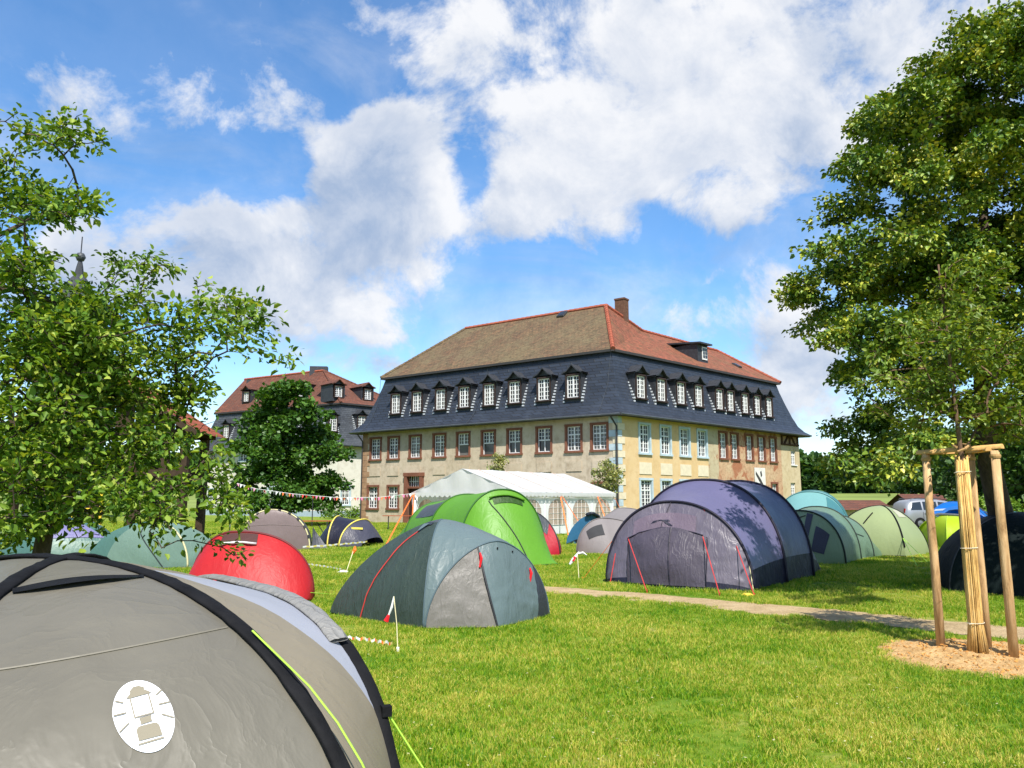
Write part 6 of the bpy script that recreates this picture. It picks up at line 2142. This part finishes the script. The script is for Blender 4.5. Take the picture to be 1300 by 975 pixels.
# ---- two saplings by the manor
L_pl = leafmat('pale_leaf', [(0, (.07, .10, .03, 1)), (.5, (.14, .17, .06, 1)), (1, (.36, .34, .16, 1))], .3, .5)
for k, (x, y, r_, Y, lab) in enumerate(((632, 590, 11, 47.5, 'thin young tree showing above the marquee roof before the manor wall'), (770, 606, 19, 43.6, 'thin young tree with pale leaves at the right end of the marquee'))):
    c = at(x, y, Y); b = [(c, r_ * Y / 988), (c + Vector((0, 0, .45)), r_ * .6 * Y / 988), (c - Vector((0, 0, .5)), r_ * .7 * Y / 988)]
    tree('young_tree', lab, 'tree', [(c.x, Y, 0), (c.x, Y, 1.2), (c.x + .03, Y, 2.2), (c.x, Y, c.z - .2), (c.x, Y, c.z + .4)], b, 60, 1500 if k else 700, .13, L_pl, M_bark2, 50 + k, 'diamond', .008, .4, .05, .12, group='young trees planted before the manor', step=.4)

# ---- trees and bush beyond the tents on the right
L_dk = leafmat('dark_leaf', [(0, (.014, .04, .010, 1)), (.5, (.03, .072, .014, 1)), (1, (.07, .12, .025, 1))], .22, .5, .3)
L_bu = leafmat('bright_leaf', [(0, (.05, .11, .012, 1)), (.5, (.09, .17, .018, 1)), (1, (.17, .25, .04, 1))], .3, .45)
for k, (x, Y, rad, hh_, lab) in enumerate(((1185, 78, 4.6, 9.5, 'dark broad tree beyond the shed roof left of the middle stake post'), (1262, 60, 4.4, 9.0, 'dark broad tree between the stake posts beyond the bush'),
                                           (1350, 52, 4.8, 10.0, 'dark broad tree beyond the right edge of the picture'), (1440, 48, 4.6, 9.5, 'dark broad tree farthest right, behind the linden'))):
    c = at(x, 600, Y); cx1 = c.x
    b = [(Vector((cx1, Y, hh_ * .5)), rad), (Vector((cx1 - rad * .5, Y - 1, hh_ * .38)), rad * .6), (Vector((cx1 + rad * .5, Y, hh_ * .42)), rad * .6), (Vector((cx1 + .3, Y, hh_ * .78)), rad * .55), (Vector((cx1, Y - 2, hh_ * .3)), rad * .5)]
    tree('broad_tree', lab, 'tree', [(cx1, Y, 0), (cx1, Y, 1.2), (cx1 + .1, Y, 2.6), (cx1, Y, hh_ * .6)], b, 200, 9000, .36, L_dk, M_bark, 60 + k, 'diamond', .02, .46, .3, .42, group='dark trees beyond the tents', step=1.0)
c = at(1256, 645, 42)
tree('bush', 'bright green bush right of the blue tent', 'bush', [(c.x, 42, 0), (c.x, 42, .3), (c.x, 42, .7), (c.x, 42, 1.2)],
     [(Vector((c.x, 42, .9)), .9), (Vector((c.x + .5, 42, 1.5)), .6), (Vector((c.x - .4, 42, 1.3)), .6), (Vector((c.x + 1.1, 42, .8)), .7)], 120, 3600, .16, L_bu, M_bark, 70, 'diamond', .008, .42, .07, .2, step=.4)
# low bushes at the foot of the white house and behind the shelter
c = at(434, 655, 70)
tree('bush', 'low bush at the foot of the white house wall', 'bush', [(c.x, 70, 0), (c.x, 70, .2), (c.x, 70, .5)], [(Vector((c.x, 70, .4)), .7), (Vector((c.x + 1.2, 70, .35)), .6), (Vector((c.x - 1.2, 70, .3)), .6)], 60, 1500, .16, L_bu, M_bark, 71, 'diamond', .008, .42, .05, .2, step=.4)

# ---- far wood on the hill: too many to count
def crown_source(k):
    rg = np.random.default_rng(200 + k); n = 420
    v = rg.normal(0, 1, (n, 3)); v /= np.linalg.norm(v, axis=1, keepdims=True)
    lump = np.array([1 + .35 * mnoise.noise(Vector(q) * 2.2 + Vector((k * 9, 0, 0))) for q in v])[:, None]
    C = v * lump * np.array([3.6, 3.6, 4.2]) * (.75 + .25 * rg.random((n, 1))) + np.array([0, 0, 5.0])
    return leaves_mesh('crown_source', C, v, 1.7, rg, L_dk, 'diamond', .5, .2)


def scatter(name, pts, scl, sources, mat_label, kind='stuff', tilt=.0, label=None, cat=None, rot=True):
    me = bpy.data.meshes.new(name); me.from_pydata([tuple(p) for p in pts], [], [])
    at_ = me.attributes.new('s', 'FLOAT', 'POINT'); at_.data.foreach_set('value', np.asarray(scl, np.float32))
    o = bpy.data.objects.new(name, me); COL.objects.link(o); o['kind'] = kind
    col_ = bpy.data.collections.new(name + '_sources')
    for i, s in enumerate(sources):
        so = bpy.data.objects.new(name + '_source', s); col_.objects.link(so)
    ng = bpy.data.node_groups.new(name + '_scatter', 'GeometryNodeTree')
    ng.interface.new_socket('Geometry', in_out='INPUT', socket_type='NodeSocketGeometry'); ng.interface.new_socket('Geometry', in_out='OUTPUT', socket_type='NodeSocketGeometry')
    N = ng.nodes; gi = N.new('NodeGroupInput'); go = N.new('NodeGroupOutput'); ip = N.new('GeometryNodeInstanceOnPoints'); ci = N.new('GeometryNodeCollectionInfo')
    ci.inputs['Collection'].default_value = col_; ci.inputs['Separate Children'].default_value = True; ci.inputs['Reset Children'].default_value = True
    ip.inputs['Pick Instance'].default_value = True
    rv = N.new('FunctionNodeRandomValue'); rv.data_type = 'FLOAT_VECTOR'
    rv.inputs[0].default_value = (-tilt, -tilt, 0); rv.inputs[1].default_value = (tilt, tilt, 6.283)
    ri = N.new('FunctionNodeRandomValue'); ri.data_type = 'INT'; ri.inputs[4].default_value = 0; ri.inputs[5].default_value = len(sources) - 1
    na = N.new('GeometryNodeInputNamedAttribute'); na.data_type = 'FLOAT'; na.inputs[0].default_value = 's'
    L = ng.links
    L.new(gi.outputs[0], ip.inputs['Points']); L.new(ci.outputs[0], ip.inputs['Instance']); L.new(rv.outputs[0], ip.inputs['Rotation'])
    L.new(ri.outputs[2], ip.inputs['Instance Index']); L.new(na.outputs[0], ip.inputs['Scale']); L.new(ip.outputs[0], go.inputs[0])
    md = o.modifiers.new('scatter', 'NODES'); md.node_group = ng
    if label: o['label'] = label
    if cat: o['category'] = cat
    return o


rg = np.random.default_rng(5); pts, scl = [], []
for k in range(9000):
    a = rg.uniform(R(15), R(165)); r_ = 232 + 330 * rg.random() ** 1.5
    x, y = r_ * math.cos(a), r_ * math.sin(a) + 8
    pts.append((x, y, hillz(r_, a) - .8)); scl.append(rg.uniform(.7, 1.25))
scatter('far_wood', pts, scl, [crown_source(k) for k in range(3)], None, label='dark wooded hillside beyond the meadow', cat='wood')

# ================================================================== SMALL THINGS
# car
CARY = 46.0
cl, cr = at(1139, 650, CARY), at(1226, 650, CARY)
CL = 4.3; cx0 = cl.x; rzc = 0.10
car = thing('parked_car', 'silver people carrier parked behind the pale lime tent', 'car', (cx0 + CL / 2, CARY, 0))
def cw(x, y, z):
    return Vector((cx0 + x * math.cos(rzc) - y * math.sin(rzc), CARY + x * math.sin(rzc) + y * math.cos(rzc), z))
M_car = plain('silver_paint', (.30, .31, .33, 1), .32, .5, metal=.4, vary=.03)
M_cglass = plain('car_glass', (.02, .025, .03, 1), .06, .6, vary=0)
ST = [(0, .45, .75, .80, .70, .62), (.06, .32, .95, 1.02, .78, .66), (.22, .26, 1.0, 1.48, .84, .62), (.55, .24, 1.0, 1.63, .86, .64), (1.3, .24, 1.0, 1.69, .87, .66), (2.1, .24, .98, 1.68, .87, .66), (2.8, .24, .96, 1.58, .87, .63), (3.35, .25, .95, 1.16, .86, .62), (3.7, .26, .92, .98, .84, .60), (4.15, .30, .78, .80, .78, .58), (4.3, .42, .62, .64, .66, .5)]
rows = []
for (x, zb_, zm, zt_, wb, wt_) in ST:
    rows.append([cw(x, s_ * w_, z) for s_, w_, z in ((-1, wb * .92, zb_), (-1, wb, (zb_ + zm) / 2), (-1, wb * .985, zm), (-1, wt_ + .04, zt_ - .07 * (zt_ > zm + .2)), (-1, wt_ * .8, zt_), (0, 0, zt_ + .02), (1, wt_ * .8, zt_), (1, wt_ + .04, zt_ - .07 * (zt_ > zm + .2)), (1, wb * .985, zm), (1, wb, (zb_ + zm) / 2), (1, wb * .92, zb_))])
m = MB().grid(np.array([[tuple(p) for p in r_] for r_ in rows])); m.poly(rows[0][::-1]); m.poly(rows[-1]); m.build('body', M_car, car, smooth=True)
def side_quad(x0, x1, slope0=0., slope1=0.):
    """window pane on the side facing the camera, lying on the body side"""
    def Wd(x, k):
        for (a, b) in zip(ST, ST[1:]):
            if a[0] <= x <= b[0]:
                t_ = (x - a[0]) / (b[0] - a[0]); zm = a[2] + (b[2] - a[2]) * t_; zt_ = a[3] + (b[3] - a[3]) * t_ - .07; w0 = (a[4] + (b[4] - a[4]) * t_) * .985; w1 = a[5] + (b[5] - a[5]) * t_ + .04
                return cw(x, -(w0 + (w1 - w0) * k) - .014, zm + (zt_ - zm) * k)
    return [Wd(x0, .12), Wd(x1, .12), Wd(x1 + slope1, .9), Wd(x0 + slope0, .9)]
for x0, x1, a_, b_ in ((.34, 1.02, .18, .0), (1.12, 1.98, 0, -.02), (2.08, 2.95, 0, -.45)):
    MB().poly(side_quad(x0, x1, a_, b_)).build('side_window', M_cglass, car)
for x in (1.07, 2.03):
    MB().beam(cw(x, -.885, .35), cw(x, -.875, .97), .012).build('door_seam', M_pole, car)
for x in (1.25, 2.2):
    MB().box(cw(x, -.89, .88), (.2, .04, .035), rzc).build('door_handle', plain('silver_paint', 0), car)
for x in (.85, 3.45):
    for s_ in (-1, 1):
        c_ = cw(x, s_ * .80, .32)
        def wheel(prof, n=20):
            m = MB()
            for i in range(len(prof)):
                for j in range(n):
                    t_ = 2 * math.pi * j / n; q = cw(x + prof[i][0] * math.cos(t_), s_ * (.80 + prof[i][1]), .32 + prof[i][0] * math.sin(t_)); m.v.append(tuple(q))
            for i in range(len(prof) - 1):
                for j in range(n):
                    m.f.append((i * n + j, i * n + (j + 1) % n, (i + 1) * n + (j + 1) % n, (i + 1) * n + j))
            return m
        ty_ = wheel([(.20, -.1), (.32, -.1), (.325, .06), (.30, .10), (.20, .10)]).build('tyre', M_black, car, smooth=True)
        wheel([(.21, .085), (.17, .06), (.05, .085), (.01, .09)]).build('rim', M_steel, ty_)
m = MB()
for s_ in (-1, 1):
    m.tube([cw(.5, s_ * .58, 1.68), cw(.7, s_ * .6, 1.73), cw(2.3, s_ * .6, 1.72), cw(2.6, s_ * .58, 1.66)], .022, 6)
m.build('roof_rail', M_pole, car)
MB().box(cw(.06, -.66, 1.0), (.06, .1, .3), rzc).build('tail_lamp', plain('lamp_red', col(170, 20, 20, .8), .2), car)
MB().box(cw(.02, 0, .55), (.12, 1.5, .2), rzc).build('bumper', plain('silver_paint', 0), car)
MB().poly([cw(.10, -.55, 1.08), cw(.10, .55, 1.08), cw(.22, .5, 1.44), cw(.22, -.5, 1.44)]).build('rear_window', M_cglass, car)
MB().box(cw(2.75, -.95, 1.02), (.12, .16, .12), rzc).build('mirror', M_pole, car)
MB().box(cw(4.2, -.55, .68), (.16, .26, .14), rzc).build('headlight', M_glass, car)

# bunting
bt_ = thing('bunting', 'string of small coloured pennants from the chestnut tree to the marquee', 'bunting', (-9, 38, 0))
ks = [(296, 612, 40), (325, 620.5, 40), (372, 627, 39.6), (425, 631.5, 39.4), (480, 631.5, 39.2), (520, 627, 39), (536, 622.5, 38.9), (549, 622, 38.8)]
pts = resample([at(*q) for q in ks], 60)
MB().tube([tuple(p) for p in pts], .012, 5).build('string', M_white, bt_)
MB().tube([Vector(tuple(pts[0])) + Vector((0, 0, .1)), V2(pts[0][0] - .05, pts[0][1], 0)], .03, 6).build('string_pole', M_steel, bt_)
cols_ = [plain('pennant_' + n_, c_, .7, vary=.05) for n_, c_ in (('pink', col(235, 120, 165)), ('white', col(240, 240, 240)), ('grey', col(110, 110, 118)), ('red', col(215, 50, 45)), ('white', col(240, 240, 240)), ('rose', col(220, 150, 175)), ('green', col(90, 130, 100)), ('orange', col(238, 120, 60)))]
for i in range(1, 58):
    p, q = Vector(tuple(pts[i])), Vector(tuple(pts[i + 1])); d = (q - p) * .36; c_ = (p + q) / 2
    sw = random.uniform(-.06, .06)
    m = MB().poly([c_ - d, c_ + d, c_ + Vector((sw, random.uniform(-.08, .08), -.18))]); m.build('pennant', cols_[random.randrange(8)], bt_)
# dark pole near the white house
q = at(397, 640, 47); tag(MB().tube([(q.x, 47, 0), (q.x, 47, 2.0)], .03, 6).build('thin_post', M_pole), 'thin dark post standing right of the chestnut tree', 'post')

# beer table
q = at(402, 661, 33.3); B_ = thing('beer_table', 'folding beer table with orange-brown top behind the navy tent', 'table', (q.x, 33.3, 0))
M_tt = plain('orange_brown_board', col(170, 84, 48, .7), .5, vary=.15)
MB().box((q.x - .3, 33.3, .76), (2.2, .5, .035), .1).build('table_top', M_tt, B_)
for s_ in (-1, 1):
    m = MB(); x = q.x - .3 + s_ * .8
    for y in (-.2, .2):
        m.beam((x - .0, 33.3 + y, 0), (x, 33.3 + y, .74), .04)
    m.beam((x, 33.1, .35), (x, 33.5, .35), .035); m.beam((x, 33.1, .05), (x - s_ * .5, 33.3, .72), .03)
    m.build('leg', plain('green_black_steel', (.03, .035, .03, 1), .5), B_)
b2 = thing('beer_table', 'folding beer table with bench legs half hidden behind the marquee strap', 'table', (-6.0, 44, 0))
MB().box((-6.2, 44, .76), (2.2, .5, .035), -.3).build('table_top', M_tt, b2)
for s_ in (-1, 1):
    MB().beam((-6.2 + s_ * .8, 44 - s_ * .24, 0), (-6.2 + s_ * .8, 44 - s_ * .24, .74), .05).build('leg', plain('green_black_steel', 0), b2)

# peg line with orange flag
a_ = gnd(439, 728); tp = at(449, 698, a_.y + .35)
ml = thing('guy_marker', 'white guy line with an orange flag between the red tent and the grey-green tent', 'guy line', a_)
MB().tube([a_, tp], .009, 5).build('line', M_cream_cord, ml)
MB().tube([tp + Vector((.03, 0, .08)), tp + Vector((.02, 0, .0)), tp + Vector((-.02, 0, -.09))], [.02, .05, .025], 6, jit=.2).build('flag', M_orange, ml)
MB().tube([a_ + Vector((.05, 0, .03)), a_ + Vector((-.1, -.02, .03)), a_ + Vector((-.22, .02, .02))], [.03, .035, .01], 5, jit=.3).build('tape_end', M_white, ml)

# barrier tapes lying in the grass
def tape(pxs, mats, lab, z=.07, w=.05):
    root = thing('barrier_tape', lab, 'tape', gnd(*pxs[0]))
    P_ = resample([gnd(*q) + Vector((0, 0, z)) for q in pxs], 25)
    for i in range(24):
        a, b = P_[i], P_[i + 1]; up = np.array([0, 0, w]); d_ = np.array([0, .012 * math.sin(i), .012 * math.sin(i * 1.9)]); e_ = np.array([0, .012 * math.sin(i + 1), .012 * math.sin((i + 1) * 1.9)])
        MB().poly([tuple(a + d_), tuple(b + e_), tuple(b + up + e_), tuple(a + up + d_)]).build('tape_stripe', mats[(i // 1) % len(mats)], root)
tape([(384, 705), (410, 703), (440, 700), (466, 697)], [M_white, plain('tape_yellow', col(220, 205, 110, .8), .5)], 'white and yellow tape stretched low over the grass behind the orange flag', .22, .05)
tape([(386, 718), (415, 722), (439, 727)], [M_white, plain('tape_yellow', 0)], 'white and yellow tape running along the grass to the orange flag peg', .03, .04)
tape([(441, 818), (465, 820), (480, 823), (498, 826)], [M_white, M_white, M_orange, plain('tape_straw', col(205, 190, 120, .8), .6)], 'orange and white tape lying in the grass beside the grey foreground tent', .06, .03)

# fallen petals and bits on the lawn
rg = np.random.default_rng(77); m = MB()
for k in range(280):
    px_, py_ = rg.uniform(420, 1300), rg.uniform(790, 990); q = gnd(px_, py_); s_ = rg.uniform(.005, .015); a = rg.uniform(0, 6.28)
    u = Vector((math.cos(a), math.sin(a), rg.uniform(-.3, .3))) * s_; v_ = Vector((-math.sin(a), math.cos(a), rg.uniform(-.3, .3))) * s_ * .6; q.z = rg.uniform(.035, .055)
    m.poly([q - u, q + v_, q + u, q - v_])
o = m.build('fallen_petals', plain('petal', col(196, 192, 140, .6), .7), kind='stuff')
o['label'] = 'pale fallen petals and leaf bits scattered on the lawn'; o['category'] = 'petals'

# ================================================================== GRASS
t = NT('grass_blade'); g_ = t.n('ShaderNodeNewGeometry'); p = g_.outputs['Position']
a = t.noise(p, .55, 6, .6); b = t.noise(p, 5.5, 5, .65)
x = t.math('ADD', t.math('MULTIPLY', a, .42), t.math('ADD', t.math('MULTIPLY', b, .28), t.math('MULTIPLY', g_.outputs['Random Per Island'], .30)))
c = t.ramp(x, [(.36, (.05, .17, .004, 1)), (.46, (.14, .29, .007, 1)), (.54, (.27, .365, .014, 1)), (.63, (.54, .47, .10, 1))])
pr = t.pbr(c, .5, None, .3, link=False); tr_ = t.n('ShaderNodeBsdfTranslucent'); t.l(t.mix(1.0, c, (1.5, 1.4, .6, 1), 'MULTIPLY'), tr_.inputs[0])
mx_ = t.n('ShaderNodeMixShader'); mx_.inputs[0].default_value = .35; t.l(pr, mx_.inputs[1]); t.l(tr_.outputs[0], mx_.inputs[2]); t.l(mx_.outputs[0], t.out.inputs[0])
M_blade = t.m


def tuft(seed, n=54, rad=.085, h=.038):
    r = random.Random(seed); m = MB()
    for i in range(n):
        a = r.uniform(0, 6.283); d = rad * math.sqrt(r.random()); x, y = d * math.cos(a), d * math.sin(a)
        hh_ = h * r.uniform(.5, 1.25); w = r.uniform(.0016, .0030); b = r.uniform(0, 6.283); la = r.uniform(0, 6.283); ln = hh_ * r.uniform(.1, 1.1)
        ux, uy = math.cos(b) * w, math.sin(b) * w; lx, ly = math.cos(la) * ln, math.sin(la) * ln
        k = len(m.v)
        m.v += [(x - ux, y - uy, -.005), (x + ux, y + uy, -.005), (x + lx * .35 + ux * .8, y + ly * .35 + uy * .8, hh_ * .6), (x + lx * .35 - ux * .8, y + ly * .35 - uy * .8, hh_ * .6), (x + lx, y + ly, hh_)]
        m.f += [(k, k + 1, k + 2, k + 3), (k + 3, k + 2, k + 4)]
    return meshof(m, 'grass_tuft', M_blade)


cen_ab = (PATH_A + PATH_B) / 2; hw_ab = np.linalg.norm(PATH_A - PATH_B, axis=1) / 2
rg = np.random.default_rng(8); pts, scl = [], []
for (y0, y1, dens, s0, s1) in ((3.0, 8.0, 230, .75, 1.2), (8.0, 14.0, 120, .85, 1.35), (14.0, 26.0, 46, 1.1, 1.8), (26.0, 60.0, 9, 1.6, 2.6)):
    xl, xr = -.70 * y1 - 1, .75 * y1 + 1
    n = int((y1 - y0) * (xr - xl) * dens); X = rg.uniform(xl, xr, n); Y = rg.uniform(y0, y1, n)
    ok = (X > -.70 * Y - 1.2) & (X < .75 * Y + 1.5)
    X, Y = X[ok], Y[ok]
    # keep off the path and the mulch
    d2 = np.full(len(X), 9e9); hw = np.zeros(len(X))
    for i in range(0, 220, 4):
        q = (X - cen_ab[i, 0]) ** 2 + (Y - cen_ab[i, 1]) ** 2; b_ = q < d2; d2[b_] = q[b_]; hw[b_] = hw_ab[i]
    dd = np.sqrt(d2)
    edge = np.array([mnoise.noise(Vector((x, y, 0)) * 1.6) + .6 * mnoise.noise(Vector((x, y, 4)) * 5) for x, y in zip(X, Y)])
    on = dd > hw * (.95 + .75 * edge)
    on &= np.hypot(X - SAP.x - .1, Y - SAP.y - .05) > 1.0 + .12 * edge
    X, Y, edge = X[on], Y[on], edge[on]
    thin = (edge > .62) | (np.array([mnoise.noise(Vector((x, y, 2)) * .8) + .5 * mnoise.noise(Vector((x, y, 6)) * 2.6) for x, y in zip(X, Y)]) > .42)     # worn spots grow shorter
    S = rg.uniform(s0, s1, len(X)) * np.where(thin, .5, 1.0)
    long_ = np.array([mnoise.noise(Vector((x, y, 9)) * .45) for x, y in zip(X, Y)])
    S *= 1 + .35 * np.maximum(0, long_)
    pts += list(zip(X, Y, np.zeros(len(X)))); scl += list(S)
o = scatter('grass', pts, scl, [tuft(k) for k in range(5)], None, tilt=.12, label='mown green grass covering the camping lawn', cat='grass')
print('grass tufts', len(pts))
